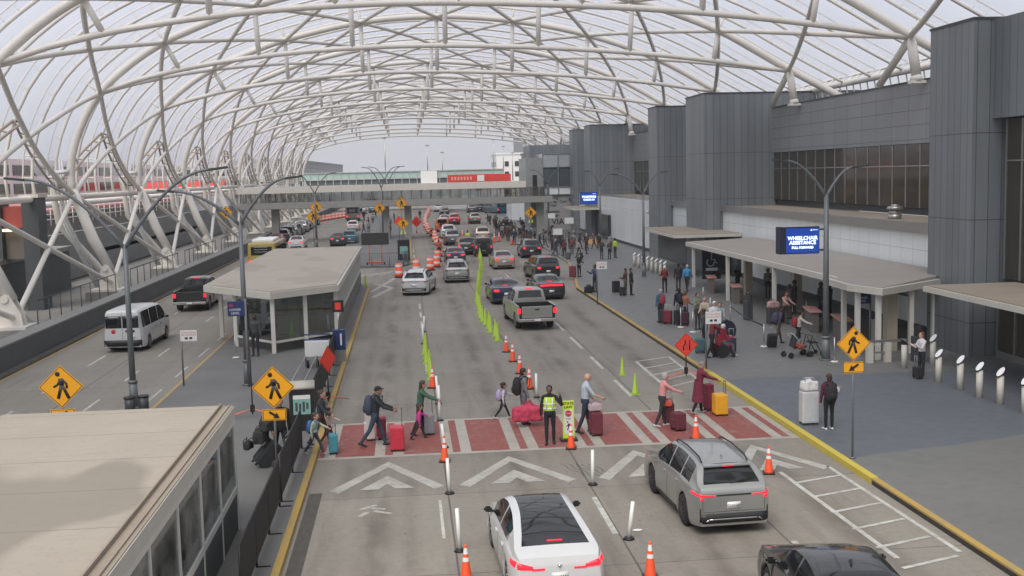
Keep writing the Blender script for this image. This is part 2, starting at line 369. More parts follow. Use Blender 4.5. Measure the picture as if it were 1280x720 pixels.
# second island beyond the gore
IX = [(-4.4, 97.5), (-.6, 97), (.25, 99.5), (.25, 140), (-1.6, 225), (-6, 225), (-7.5, 140), (-6.2, 110), (-4.8, 98)]
b = MB(); b.prism([(x, y, 0) for x, y in IX], (0,0,-.02), (0,0,.14)); struct('pavement_island_far', b, MATS['island_pavement'])
kerb('kerb_island_far', [(.27, 99.5), (.27, 140), (-1.55, 225)], .16, .15, M_YEL)
# painted markings
def strip(bb, a, c, w, z=.006):
    a, c = Vector((a[0], a[1], 0)), Vector((c[0], c[1], 0)); d = (c-a).normalized(); n = Vector((-d.y, d.x, 0))*w/2
    bb.sheet([a+n, c+n, c-n, a-n], z)
b = MB(); yf, yb = 31.15, 35.25
xs = XL+.12; per = 1.93; k = 0
thin0 = 1.10
x = thin0-per*2
while x < XK:
    for a, c in ((x, x+.22), (x+.22+.31, x+.22+.31+1.1)):
        a, c = max(a, XL+.06), min(c, XK-.1)
        if c > a+.05: b.sheet([(a, yf), (c, yf), (c, yb), (a, yb)], .010)
    x += per
struct('crosswalk_red_panels', b, M_RPAINT)
b = MB(); b.sheet([(XL+.04, yf-.22), (XK-.06, yf-.22), (XK-.06, yb+.22), (XL+.04, yb+.22)], .005); struct('crosswalk_pale_band', b, worn_paint('pale_crosswalk_base', (.40, .375, .325), .7))
b = MB()
for y0, y1 in ((23.3, 26.1), (37.9, 41.0), (43.5, 46.5), (48.7, 52.4), (54.6, 57.5), (72, 75), (84, 87), (96, 99), (108, 111)): strip(b, (7.62 if y0 > 30 else 4.3, y0), (7.62 if y0 > 30 else 4.3, y1), .13)
strip(b, (7.9, 19.9), (7.9, 22.2), .13)
for y0 in (44.4, 49, 53.2, 57.5, 61.8, 66, 84, 92, 100, 108, 116): strip(b, (.62, y0), (.62, y0+(2.6 if y0 < 80 else 4)), .12)
strip(b, (.58, 23.6), (.58, 26.5), .07)
for k in range(12): strip(b, (-9.5, 20+k*5.1), (-9.5, 22.6+k*5.1), .09)
for k in range(24): strip(b, (-13.95, 12.6+k*6.1), (-13.95, 15.5+k*6.1), .13)
for k in range(24): strip(b, (-11.4, 14.6+k*6.1), (-11.4, 17+k*6.1), .11)
for k in range(14): strip(b, (4.9+k*.25, 104+k*12), (5.1+k*.25, 108+k*12), .15)
struct('lane_dashes', b, M_WPAINT)
def gp(*pts): return [tuple(G(*p))[:2] for p in pts]
b = MB()   # ladder hatching along the kerb, near and far
o1, o2 = gp((975, 590), (1122, 698)); i1, i2 = gp((1035, 583), (1200, 690))
o1 = Vector(o1); o2 = Vector(o2)
b2 = [(975,590),(1122,698)]
strip(b, o1, o2, .12); strip(b, i1, i2, .11)
for t in range(7):
    y0 = 26.9-(t*1.22); strip(b, (9.42, y0-.5), (10.8, y0), .11, .0085)
for a, c in (((795, 452), (830, 482)), ((795, 452), (836, 446)), ((868, 476), (836, 484)), ((836, 446), (872, 474))): strip(b, gp(a)[0], gp(c)[0], .12)
for a, c in (((803, 461), (846, 453)), ((812, 470), (856, 460)), ((822, 477), (862, 468))): strip(b, gp(a)[0], gp(c)[0], .11, .0085)
struct('hatched_kerb_zone', b, M_WPAINT)
b = MB()   # chevrons in front of the crossing and the gore beyond the shelter
def chev(cx, w):
    y0, y1 = 27.6, 30.4
    for s in (-1, 1):
        b.sheet([(cx, y1), (cx+s*w, y0+.15), (cx+s*(w-.25), y0-.1), (cx, y1-.58)], .006 if s > 0 else .0065)
        b.sheet([(cx, y1-1.45), (cx+s*w*.47, y0+.1), (cx+s*w*.15, y0+.1), (cx, y0+.55)], .0075 if s > 0 else .008)
chev(-.72, 1.45); chev(2.62, 1.5); chev(6.15, 1.45); chev(9.55, 1.3)
cxy = G(468, 638)
for dx, dy, a, L_ in ((-.15, .25, 40, .5), (.1, .1, 160, .35), (.2, -.2, -35, .5), (-.25, -.3, 60, .35)):
    d_ = Vector((math.cos(R(a)), math.sin(R(a)), 0)); strip(b, cxy+Vector((dx, dy, 0))-d_*L_/2, cxy+Vector((dx, dy, 0))+d_*L_/2, .13, .006+dx*1e-3)
struct('worn_chevrons', b, M_CHEV)
b = MB()
strip(b, (-2.6, 76.5), (-.1, 93), .3); strip(b, (-.1, 93), (.9, 84), .25); strip(b, (-8.6, 84), (-.9, 93.5), .3); strip(b, (-2.4, 73), (-1.2, 79), .35, .008); strip(b, (-1.2, 79), (-2.5, 82.5), .35, .009)
for k in range(6): strip(b, (-6.8+k*.9, 84+k*1.2), (-5.9+k*.9, 89+k*.7), .25, .01)
struct('gore_hatching', b, M_CHEV)
# crack sealant squiggles by the sign
b = MB()
for j in range(5):
    p0 = G(700+j*9, 580); pts = [p0+Vector((math.sin(i*1.3+j)*.05+i*.06, -i*.16-.0*j, .004)) for i in range(9)]
    for a, c in zip(pts, pts[1:]): strip(b, a, c, .022, .004+j*.0004)
struct('crack_sealant', b, mat('black_sealant', (.04, .037, .033), .6))

# left parapet wall, and the ground beyond it
b = MB(); b.box(XP-.75, XP, -20, 300, 0, 1.12); b.mi = 1; b.box(XP-.8, XP+.05, -20, 300, 1.12, 1.2)
tag(b.build('parapet_wall', [mat('dark_grey_parapet', (.085, .09, .088), .75, var=.2, scale=.7), mat('parapet_coping', (.20, .20, .19), .7)]), 'long dark grey concrete parapet along the left road', 'wall')
b = MB(); b.box(XP, XP+.35, -20, 300, 0, .12); struct('kerb_parapet', b, mat('grimy_kerb', (.10, .095, .085), .8, var=.4, scale=2))
b = MB(); b.sheet([(XP+.37, -20), (XP+.5, -20), (XP+.5, 300), (XP+.37, 300)], .004); struct('yellow_edge_line_left', b, MATS['faded_yellow_line'])
b = MB(); b.prism([(-26, -20, 0), (XP-.8, -20, 0), (XP-.8, 300, 0), (-26, 300, 0)], (0,0,0), (0,0,.25)); struct('footing_ledge', b, mat('pale_footing_concrete', (.20, .195, .18), .85, var=.3, scale=1))

# ------------------------------------------------------------------ canopy
Y0, SP, NA = 57.0, 18.6, 13
KS = 57/55.
def tf(x, z): return Vector((x*KS, 7.86+(z-7.86)*KS))
CP = [(0,-18.8,1.5),(.5,-19.9,4.3),(1,-20.9,7.2),(1.35,-20.85,9.5),(1.7,-20.0,11.8),(2,-18.9,13.5),(2.5,-17,15.2),(3,-14.8,16.6),(3.5,-12,17.8),(4,-9.1,18.8),(5,-3.1,20.1),(6,2.9,20.5),(7,9,20.1),(8,15.1,18.9),(9,20.8,16.9),(10,25.6,14.3),(11,29.2,12.4)]
CP = [(s, tf(x, z)) for s, x, z in CP]
def surf(s):
    s = max(0, min(11, s))
    for i in range(len(CP)-1):
        if s <= CP[i+1][0]+1e-9: break
    (s1, p1), (s2, p2) = CP[i], CP[i+1]
    (s_, p0) = CP[i-1] if i > 0 else (2*s1-s2, 2*p1-p2); (s3, p3) = CP[i+2] if i+2 < len(CP) else (2*s2-s1, 2*p2-p1)
    t = (s-s1)/(s2-s1); m1 = (p2-p0)/(s2-s_)*(s2-s1); m2 = (p3-p1)/(s3-s1)*(s2-s1)
    return p1*(2*t**3-3*t*t+1)+m1*(t**3-2*t*t+t)+p2*(-2*t**3+3*t*t)+m2*(t**3-t*t)
def nrm(s):
    a, c = surf(max(0, s-.05)), surf(min(11, s+.05)); d = (c-a).normalized(); return Vector((-d.y, d.x))
def P3(s, y, off=0):
    p = surf(s)+nrm(s)*off; return Vector((p.x, y, p.y))
BOT = [(-18.7,13.6),(-15.2,14.7),(-12.2,15.2),(-8.6,15.7),(-3.1,16.1),(2,16.2),(8.2,16.0),(14,15.65),(19.8,15.05),(25.5,14.2)]
BOT = [tf(*p) for p in BOT]
def bot(x):
    for a, c in zip(BOT, BOT[1:]):
        if x <= c.x: break
    t = (x-a.x)/(c.x-a.x); return a.y+(c.y-a.y)*t
canopy = empty('canopy_roof', (0, Y0, 0), 0, 'huge arched cream steel lattice canopy with clear foil roof over the roadway', 'canopy')
def cb_(mb, name, m): 
    o = mb.build(name, m); o.parent = canopy; o.location = (0, -Y0, 0); return o
for i in range(-2, NA-2):
    y = Y0+SP*i
    b = MB(); b.tube([P3(1+k*.125, y) for k in range(0, 81)], .26, 12)
    cb_(b, 'arch_rib', M_STEEL)
    b = MB(); xs = [BOT[0].x+(BOT[-1].x-BOT[0].x)*k/40 for k in range(41)]
    sm = []
    for k, x in enumerate(xs):
        zz = sum(bot(min(max(x+d, BOT[0].x), BOT[-1].x)) for d in (-2.5, -1.2, 0, 1.2, 2.5))/5 if 2 < k < 38 else bot(x)
        sm.append(Vector((x, y, zz)))
    b.tube(sm, .17, 10); cb_(b, 'bottom_chord', M_STEEL)
    for s in range(3, 10):
        t = P3(s, y); n = nrm(s); bx = t.x*.985 if s != 3 else t.x+.9; q = Vector((bx, y, bot(bx)))
        b = MB(); b.tube([t, q], .165, 8); cb_(b, 'post', M_STEEL)
    # leg: a broad tapered strut with pinned gusset and a shoe on a plinth
    A, Ff = P3(1, y), P3(0, y)
    b = MB(); b.tube([A+Vector((-.02, 0, .3)), A.lerp(Ff, .5), Ff+Vector((-.1, 0, .9))], [.29, .36, .30], 10, ell=(1, 1))
    for d in (-.3, .3):
        b.prism([(Ff.x-.75, y+d, .95), (Ff.x+.45, y+d, .95), (Ff.x+.4, y+d, 1.5), (Ff.x-.15, y+d, 2.5), (Ff.x-.6, y+d, 2.4), (Ff.x-.8, y+d, 1.6)], (0,-.05,0), (0,.05,0))
    b.tube([(Ff.x-.35, y-.45, 2.3), (Ff.x-.35, y+.45, 2.3)], .2, 12); b.tube([(Ff.x-.05, y-.42, 1.4), (Ff.x-.05, y+.42, 1.4)], .15, 12)
    b.box(Ff.x-1.3, Ff.x+.75, y-.9, y+.9, .82, .95)
    cb_(b, 'leg', M_STEEL)
    b = MB(); b.box(Ff.x-1.5, Ff.x+.9, y-1.15, y+1.15, .2, .82, .03); cb_(b, 'plinth', M_GREYC)
    # back stay from a rear plinth and slim drain pipes
    b = MB(); b.tube([A+Vector((-1.4, 0, 1.2)), A+Vector((-1.5, 1.6, -2.0)), (A.x+.3, y+3.0, 2.4), (A.x+1.5, y+4.2, .4)], [.2, .22, .25, .25], 10); cb_(b, 'back_stay', M_STEEL)
    b = MB()
    for d in (-.55, .0, .55): b.tube([(A.x-1.1, y+d+1.2, 9.5), (A.x-1.0, y+d+1.2, 5.5), (A.x+.8, y+d+2.2, .5)], .075, 6)
    b.tube([(A.x-1.15, y-.3, 8.6), (A.x-.1, y-.3, 8.7)], .14, 8)
    cb_(b, 'drain_pipe', mat('white_pipe', (.7, .7, .69), .4))
    # right hand column onto the terminal roof
    Nn = P3(10, y); b = MB(); b.tube([Nn, (Nn.x+.35, y, 12.35)], .26, 10); b.tube([Nn+Vector((0, 0, -.1)), (Nn.x+.2, y+4.3, 12.3)], .2, 10)
    b.tube([(Nn.x+.35, y, 12.2), (Nn.x+.35, y, 12.5)], [.36, .26], 10); b.box(Nn.x+.0, Nn.x+.9, y-.3, y+.3, 12.05, 12.2); cb_(b, 'column', M_STEEL)
# crossing diagonals: continuous curves from arch to arch
for i in range(-2-9, NA-2):
    for rev in (0, 1):
        pts = []; 
        for k in range(0, 81):
            s = k/8; yy = i+s; yy = yy if not rev else (NA-5+2-i-s-2)
            if -2.001 <= yy <= NA-3+.001 and s < 1 and not (0 < k):
                pts.append(Vector((P3(0, 0).x, Y0+SP*yy, P3(0, 0).z)))
            elif -2.001 <= yy <= NA-3+.001 and s < 1:
                a_ = P3(0, 0).lerp(P3(1, 0, -.05), s); pts.append(Vector((a_.x, Y0+SP*yy, a_.z)))
            elif -2.001 <= yy <= NA-3+.001: pts.append(P3(s, Y0+SP*yy, -.05 if s > .1 else 0) if s > .15 else Vector((P3(0, 0).x, Y0+SP*yy, P3(0, 0).z)))
        if len(pts) > 8:
            b = MB(); b.tube(pts, .155, 8); cb_(b, 'diagonal_brace', M_STEEL)
# outer gutter ribs and foil cushions
NR = int((NA-1)*4); RY = [Y0-2*SP+SP/4*k for k in range(NR+1)]
SMIN, SMAX = 1.0, 10.92
for k, y in enumerate(RY):
    b = MB(); pts = [P3(SMIN+(SMAX-SMIN)*q/60, y, .95) for q in range(61)]; b.tube(pts, .10, 6)
    pts2 = [P3(SMIN+(SMAX-SMIN)*q/60, y, 1.5) for q in range(61)]; b.tube(pts2, .055, 4)
    for q in range(1, 60): b.tube([pts[q], pts2[q]], .038, 4, cap=False)
    if k % 4 == 0:
        for s in range(2, 11): b.tube([P3(s, y), P3(s, y, .95)], .09, 6)
    else:
        for s in range(2, 11):
            pass
    cb_(b, 'gutter_rib', M_STEEL)
for k in range(NR):
    b = MB(); ya, yb_ = RY[k], RY[k+1]; rows = []
    for q in range(41):
        row_ = []
        for u in range(7):
            yy_ = ya+(yb_-ya)*u/6; fr_ = ((yy_-Y0)/SP) % 1.0; s0_ = 1.08+.5*(1-abs(2*fr_-1)); s = s0_+(SMAX-s0_)*q/40
            row_.append(b.bm.verts.new(P3(s, yy_, 1.12+.42*math.sin(math.pi*u/6))))
        rows.append(row_)
    for q in range(40):
        for u in range(6): f = b.bm.faces.new((rows[q][u], rows[q][u+1], rows[q+1][u+1], rows[q+1][u])); f.smooth = True
    cb_(b, 'foil_cushion', M_ETFE)
# purlins carrying the ribs
b = MB(); e = P3(10.95, 0, .95)
for dx, dz, r_ in ((0, 0, .22), (.25, -1.35, .16), (.5, .55, .09)): b.tube([(e.x+dx, RY[0], e.z+dz), (e.x+dx, RY[-1], e.z+dz)], r_, 8)
y = RY[0]
while y < RY[-1]:
    b.tube([(e.x, y, e.z), (e.x+.25, y, e.z-1.35)], .05, 5); b.tube([(e.x, y, e.z), (e.x+.5, y, e.z+.55)], .05, 5); y += 1.16
cb_(b, 'eaves_beam', M_STEEL)
M_BRST = mat('weathered_edge_beam', (.42, .34, .27), .6, var=.2)
for i in range(-2, NA-3):
    ya, yc = Y0+SP*i, Y0+SP*(i+1); ym_ = (ya+yc)/2
    for y_ in (ya, yc):
        b = MB()
        for o_ in (.55, 1.0): b.tube([P3(1.08+.5*t/6, y_+(ym_-y_)*t/6, o_) for t in range(7)], .085, 6)
        for t in range(7): b.tube([P3(1.08+.5*t/6, y_+(ym_-y_)*t/6, .55), P3(1.08+.5*t/6, y_+(ym_-y_)*t/6, 1.0)], .05, 5)
        cb_(b, 'edge_beam', M_BRST)
b = MB(); e = P3(SMIN, 0, .95); b.tube([(e.x, RY[0], e.z), (e.x, RY[-1], e.z)], .2, 8); cb_(b, 'sill_beam', M_STEEL)

# thin haze in the air: far things fade a little
b = MB(); b.box(-430, 430, -70, 910, -1.6, 29)
hz_m = bpy.data.materials.new('air_haze'); hz_m.use_nodes = True; hn = hz_m.node_tree; hn.nodes.remove(hn.nodes['Principled BSDF'])
pv_ = hn.nodes.new('ShaderNodeVolumePrincipled'); pv_.inputs['Color'].default_value = (.93, .94, .97, 1); pv_.inputs['Density'].default_value = .00035
hn.links.new(pv_.outputs[0], [n for n in hn.nodes if n.type == 'OUTPUT_MATERIAL'][0].inputs['Volume'])
hz_o = b.build('haze', hz_m); hz_o['kind'] = 'stuff'; hz_o['label'] = 'thin pale haze filling the air under and beyond the canopy'
# ------------------------------------------------------------------ terminal on the right
term = empty('terminal_building', (24, 60, 0), 0, 'long dark grey terminal building with metal clad towers and white ground floor walls', 'building')
def tb(mb, name, m, parent=None):
    o = mb.build(name, m)
    if parent is None: o.parent = term; o.location = (-24, -60, 0)
    else: o.parent = parent
    return o
ZT = 13.35
def tower(y0, y1, x0=22.1, x1=34, z=ZT, z0=0.15):
    b = MB(); b.box(x0, x1, y0, y1, z0, z); b.mi = 1; b.box(x0-.04, x1, y0-.04, y1+.04, z, z+.1)
    return tb(b, 'panel_tower', [M_PANEL, M_DARKM])
TW = [(42, 45.6), (81.4, 86.8), (97, 100.5), (132.7, 137), (146.6, 149.5)]
for a, c in TW: tower(a, c)
def window_grid(name, y0, y1, x, z0, z1, nv, zh, frame=M_ALU, glass=M_BGLASS):
    b = MB(); b.box(x, x+.1, y0, y1, z0, z1); g_ = tb(b, name, glass)
    b = MB()
    for k in range(nv+1):
        yy = y0+(y1-y0)*k/nv; b.box(x-.03, x-.002, yy-.045, yy+.045, z0, z1)
    for zz in zh: b.box(x-.028, x-.004, y0, y1, zz-.03, zz+.03)
    f = b.build('window_frame', frame); f.parent = g_
    return g_
def recess(y0, y1, xr=27.3, win=True):
    """upper wall set back above a lower white wall and a gravel ledge"""
    b = MB(); b.box(xr, xr+6, y0, y1, 8.95, 12.2); b.mi = 1; b.box(xr-.05, xr+6, y0, y1, 12.2, 12.3); tb(b, 'upper_wall', [M_WALLH, M_DARKM])
    b = MB(); b.box(xr+.3, xr+.5, y0, y1, 5.1, 8.95); tb(b, 'reveal_wall', M_DARKC)
    if win: window_grid('window_band', y0, y1, xr+.1, 5.5, 8.93, max(4, int((y1-y0)/1.7)), (7.75,))
    b = MB(); b.box(23.45, xr+.3, y0, y1, 4.75, 5.05); b.mi = 1; b.box(23.3, 23.5, y0, y1, 4.7, 5.16); tb(b, 'lower_roof', [M_ROOF2, M_ALU])
def white_wall(y0, y1, x=23.5, z1=5.0):
    b = MB(); b.box(x, x+.3, y0, y1, .45, z1); tb(b, 'white_wall', M_WHITEP)
    b = MB(); b.box(x-.03, x+.3, y0, y1, .15, .45); tb(b, 'dark_dado', M_DARKC)
recess(45.6, 81.4); white_wall(48.0, 81.4)
b = MB(); b.box(23.47, 23.9, 45.6, 48.0, .15, 5.0); tb(b, 'dark_wall', M_PANEL)
recess(86.8, 97); white_wall(86.8, 97)
recess(100.5, 132.7, win=True); white_wall(100.5, 132.7, x=22.9, z1=4.95)
recess(137, 146.6); white_wall(137, 146.6, x=22.9)
b = MB(); b.box(20.9, 23.44, 46, 72.6, .151, .156); ff = b.build('pavilion_floor', mat('dark_floor_sheet', (.085, .085, .08), .45, var=.3)); ff['kind'] = 'structure'  # darker sheet laid over the pavement in the back of the pavilion
# bay in front of the first tower: wall with tall window, running towards the camera
b = MB(); b.box(22.9, 34, 10, 42, 9.55, ZT); tb(b, 'panel_wall', M_PANEL)
window_grid('tall_window', 28, 41.6, 23.3, 3.3, 9.5, 12, (7.9,), frame=MATS['brushed_aluminium'])
b = MB(); b.box(23.6, 34, 10, 42, .15, 9.54); tb(b, 'reveal_wall', M_DARKC)
def doors(y0, y1, x, zt=3.0):
    g_ = MB(); g_.box(x, x+.06, y0, y1, .2, zt); d = tb(g_, 'glass_door', M_BGLASS)
    b = MB(); n = max(2, int((y1-y0)/1.3))
    for k in range(n+1):
        yy = y0+(y1-y0)*k/n; b.box(x-.06, x-.002, yy-.045, yy+.045, .152, zt)
    b.box(x-.05, x-.003, y0, y1, zt-.12, zt); b.box(x-.05, x-.003, y0, y1, .152, .42)
    f = b.build('door_frame', MATS['brushed_aluminium']); f.parent = d
doors(30, 41.7, 23.15, 3.0)
def entrance_roof(y0, y1, xf, z=3.2):
    b = MB(); b.prism([(xf, y0, z-.22), (23.4, y0, z-.22), (23.4, y1, z-.22), (xf+.2, y1, z-.22)], (0,0,0), (0,0,.2)); b.mi = 1
    b.prism([(xf+.1, y0+.1, z-.02), (23.3, y0+.1, z-.02), (23.3, y1-.1, z-.02), (xf+.3, y1-.1, z-.02)], (0,0,0), (0,0,.05))
    tb(b, 'entrance_canopy', [M_SKIRT, M_ROOF2])
entrance_roof(22, 40.9, 19.45); entrance_roof(76.5, 88, 18.6, 3.3); entrance_roof(130, 140, 19.5, 3.6)
# dark lobby openings under the far canopies
for y0, y1, x in ((86.9, 96.9, 22.3), (76.8, 81.3, 23.38), (124, 132.6, 22.75)):
    b = MB(); b.box(x-.2, x+.1, y0, y1, .16, 2.95); tb(b, 'dark_lobby_opening', mat('dark_lobby_glass', (.022, .025, .026), .15, var=.3))
# camera housings, floodlight and vent on the lower roof
b = MB(); b.cyl((25.1, 55.5, 5.05), .33, .25, 16); b.cyl((25.1, 55.5, 5.3), .3, .2, 16); b.cyl((25.1, 55.5, 5.55), .42, .16, 16, .36); b.cyl((25.1, 55.5, 5.7), .2, .1, 12)
tag(b.build('roof_vent', M_ALU), 'round metal ventilator on the ledge below the dark windows', 'vent')
b = MB(); b.box(22.3, 22.86, 101.9, 102.2, 4.2, 4.28); b.ball((22.3, 102.05, 4.0), .16); tag(b.build('security_camera', [M_WHITEM]), 'white dome camera bracketed on the far white wall', 'camera')
# glazed round-the-corner block where the footbridge lands
GY = 150.2
gt = empty('glass_stair_tower', (16, GY, 0), 0, 'glazed pale tower with wall lettering where the footbridge lands', 'building')
def gtb(mb, name, m): o = mb.build(name, m); o.parent = gt; o.location = (-16, -GY, 0); return o
b = MB(); b.box(18.6, 26, GY+.2, GY+9, .15, 4.9); gtb(b, 'lettered_wall', mat('pale_stone_wall', (.36, .355, .34), .6, var=.1))
b = MB(); b.box(18.5, 26, GY, GY+9, 4.9, 5.9); b.mi = 1; b.box(18.5, 26, GY+.05, GY+9, 5.9, 8.6); b.mi = 2; b.box(18.5, 26, GY, GY+9, 8.6, 10.4)
gtb(b, 'glazing', [M_WHITEP, mat('blue_grey_glass', (.10, .12, .13), .06, var=.5, scale=.5), mat('pale_spandrel_glass', (.42, .46, .47), .15, var=.2)])
b = MB()
for x in (18.5, 20.6, 22.8): b.box(x-.07, x+.07, GY-.12, GY-.02, 4.9, 10.4)
for z in (4.9, 5.9, 8.6, 10.4): b.box(18.4, 24, GY-.1, GY-.01, z-.05, z+.05)
gtb(b, 'mullions', M_ALU)
b = MB(); b.box(16.2, 18.45, GY, GY+9, 4.2, 9.9); b.mi = 1; b.box(17.1, 17.7, GY-.1, GY, 5.7, 7.6); gtb(b, 'stair_shaft', [mat('shaft_glass_grey', (.30, .31, .30), .3, var=.25), M_BGLASS])
b = MB(); b.box(17.8, 30, GY+9, GY+18, .15, 11.8); gtb(b, 'dark_block', M_PANEL)
for zt, s_ in ((4.45, 'Parking'), (3.95, 'Rental'), (3.45, 'Train')): gt_o = text('wall_lettering', s_, .5, T((19.8-16, .17, zt)), M_DARKM, gt, depth=.02)
text('wall_lettering', 'Cars', .5, T((21.2-16, .17, 3.95)), M_DARKM, gt, depth=.02)
for zt, s_ in ((2.6, 'Domestic'), (2.1, 'Baggage')): text('wall_lettering', s_, .5, T((19.8-16, .17, zt)), M_DARKM, gt, depth=.02)
text('wall_lettering', 'VIAN', 1.1, T((20.9-16, .17, 1.2)), M_BLACK, gt, depth=.03)
b = MB(); b.tube([(22.3-16, .15, 4.2), (22.3-16, .05, 4.2)], .3, 16); b.build('round_emblem', M_DARKM, gt)
b = MB(); b.box(17.6, 21.3, 186, 196, .15, 4.0); tag(b.build('white_kiosk_building', M_WHITEP), 'white walled block under the far end of the footbridge', 'building')

# ------------------------------------------------------------------ assistance pavilion
pav = empty('assistance_pavilion', (20.5, 58, .15), 0, 'open wheelchair assistance shelter with pale flat roof and slim posts', 'shelter')
def pv(mb, name, m): o = mb.build(name, m); o.parent = pav; o.location = (-20.5, -58, -.15); return o
fr = [(18.5, 73), (18.45, 46.4), (17.9, 46.4), (17.75, 43.6), (18.35, 41.6), (22.1, 44.4), (23.4, 47.0), (23.4, 73)]
b = MB(); b.prism([(x, y, 2.78) for x, y in fr], (0,0,0), (0,0,.26)); pv(b, 'fascia', M_SKIRT)
b = MB(); inn = [(18.7, 72.9), (18.65, 46.5), (18.1, 46.3), (17.95, 43.7), (18.45, 41.9), (22.0, 44.6), (23.3, 47.1), (23.3, 72.9)]
v = [b.bm.verts.new((x, y, 3.045+(x-18)*.03)) for x, y in inn]; b.bm.faces.new(v)
lo = [b.bm.verts.new((x, y, 3.03)) for x, y in inn]
for k in range(len(v)): b.bm.faces.new((v[k], v[(k+1) % len(v)], lo[(k+1) % len(v)], lo[k]))
pv(b, 'roof', M_ROOF3)
for x, y in ((18.65, 71.5), (18.6, 63.5), (18.6, 55.2), (18.25, 45.2), (18.1, 43.4), (18.45, 42.2), (20.4, 43.5), (22.1, 45.0)):
    b = MB(); b.box(x-.09, x+.09, y-.09, y+.09, .15, 2.78); pv(b, 'post', M_WHITEM)
for x, y in ((20.6, 66), (20.6, 57.5), (19.7, 43.9)):
    b = MB(); b.box(x-.22, x+.22, y-.22, y+.22, .15, 2.78); pv(b, 'column', mat('tan_column', (.42, .38, .29), .6, var=.1))
b = MB(); b.box(19.35, 20.6, 71.9, 72.05, .6, 2.75); ws = tag(b.build('wheelchair_banner', mat('dark_navy_banner', (.03, .035, .055), .5, var=.15)), 'dark banner with white wheelchair symbol at the pavilion end', 'sign')
b = MB()   # international symbol drawn as a tube figure
c0 = Vector((19.97, 71.86, 1.9)); b.tube([c0+Vector((0, 0, .28)), c0+Vector((-.02, 0, 0)), c0+Vector((.2, 0, -.02)), c0+Vector((.3, 0, -.25)), c0+Vector((.38, 0, -.23))], .03, 6)
b.ball(c0+Vector((0, 0, .38)), .055); b.tube([c0+Vector((-.08+.24*math.cos(R(a)), 0, -.2+.24*math.sin(R(a)))) for a in range(130, 375, 15)], .028, 6); b.box(c0.x-.4, c0.x+.4, c0.y-.01, c0.y+.01, c0.z-.75, c0.z-.55)
b.build('wheelchair_symbol', M_REFW, ws)
for i, (x, y) in enumerate(((22.9, 69.5), (22.9, 65.2), (22.9, 60.2), (22.9, 53.0), (21.9, 47.3))):
    b = MB(); b.box(x-.04, x+.04, y-.65, y+.65, 2.05, 2.7); b.mi = 1; b.box(x-.05, x-.042, y-.55, y+.55, 2.15, 2.6); b.mi = 2
    for k in range(3): b.box(x-.056, x-.051, y-.3, y+.35, 2.25+k*.11, 2.29+k*.11)
    tag(b.build('information_display', [M_BLACK, mat('dim_screen', (.02, .025, .05), .3, emit=(.03, .04, .10), es=.35, var=0), mat('dim_lettering', (.3, .3, .35), .4, var=0)]),
        ['wall display screen deepest in the pavilion, by the wheelchair banner', 'second wall display from the wheelchair banner', 'wall display above the pair with piled luggage', 'wall display behind the man with raised arm in the pavilion', 'wall display over the counter nearest the road sign'][i], 'screen', 'display screens in the pavilion')
M_CTOP = mat('salmon_counter_top', (.52, .27, .22), .4, var=.08); M_CB = mat('counter_body', (.13, .12, .11), .6)
for i, (p, L, lab) in enumerate((((889, 365), 1.9, 'salmon topped counter beside the wheelchair banner'), ((920, 378), 1.8, 'salmon topped counter second from the wheelchair banner'), ((1015, 412), 2.3, 'salmon topped counter behind the tall lamp post'), ((1052, 424), 2.4, 'salmon topped counter nearest the pedestrian sign'))):
    q = G(p[0], p[1], .15); e = empty('service_counter', q, R(78), lab, 'counter', 'service counters in the pavilion')
    b = MB(); b.box(-L/2, L/2, -.3, .3, .95, 1.0, .01); b.build('counter_top', M_CTOP, e)
    b = MB(); b.box(-L/2+.1, L/2-.1, -.15, .2, 0, .949); b.build('counter_body', M_CB, e)
def crate_screen(p, lab):
    q = G(*p, .15); e = empty('check_in_kiosk', q, R(100), lab, 'kiosk')
    b = MB(); b.box(-.25, .25, -.15, .15, 0, 1.0, .02); b.build('pedestal', M_DARKM, e); b = MB(); b.obox((0, -.05, 1.2), (1, 0, 0), (0, 1, -.4), (0, .4, 1), .24, .03, .22, .01); b.build('screen', M_BGLASS, e)
crate_screen((1147, 452), 'black check-in kiosk behind the woman in the white top'); crate_screen((935, 400), 'dark kiosk inside the pavilion by the second counter')
b = MB(); b.box(-.25, .25, -.03, .03, 0, 1.15); q = G(1093, 432, .15); tag(b.build('white_notice_board', M_SIGNW, loc=q, rotz=R(10)), 'white notice panel standing at the near pavilion end', 'sign')
# railing stub at the pavilion end
e = empty('guard_rail', G(1112, 452, .15), R(4), 'pale rail ending at the nearest pavilion corner', 'rail')
b = MB(); b.box(-.9, .75, -.04, .04, .78, .88); b.box(-.9, .75, -.03, .03, .35, .42); b.build('rail', M_ALU, e)
for x in (-.85, -.1):
    b = MB(); b.box(x-.12, x+.12, -.1, .1, 0, .78); b.build('post', M_SKIRT, e)
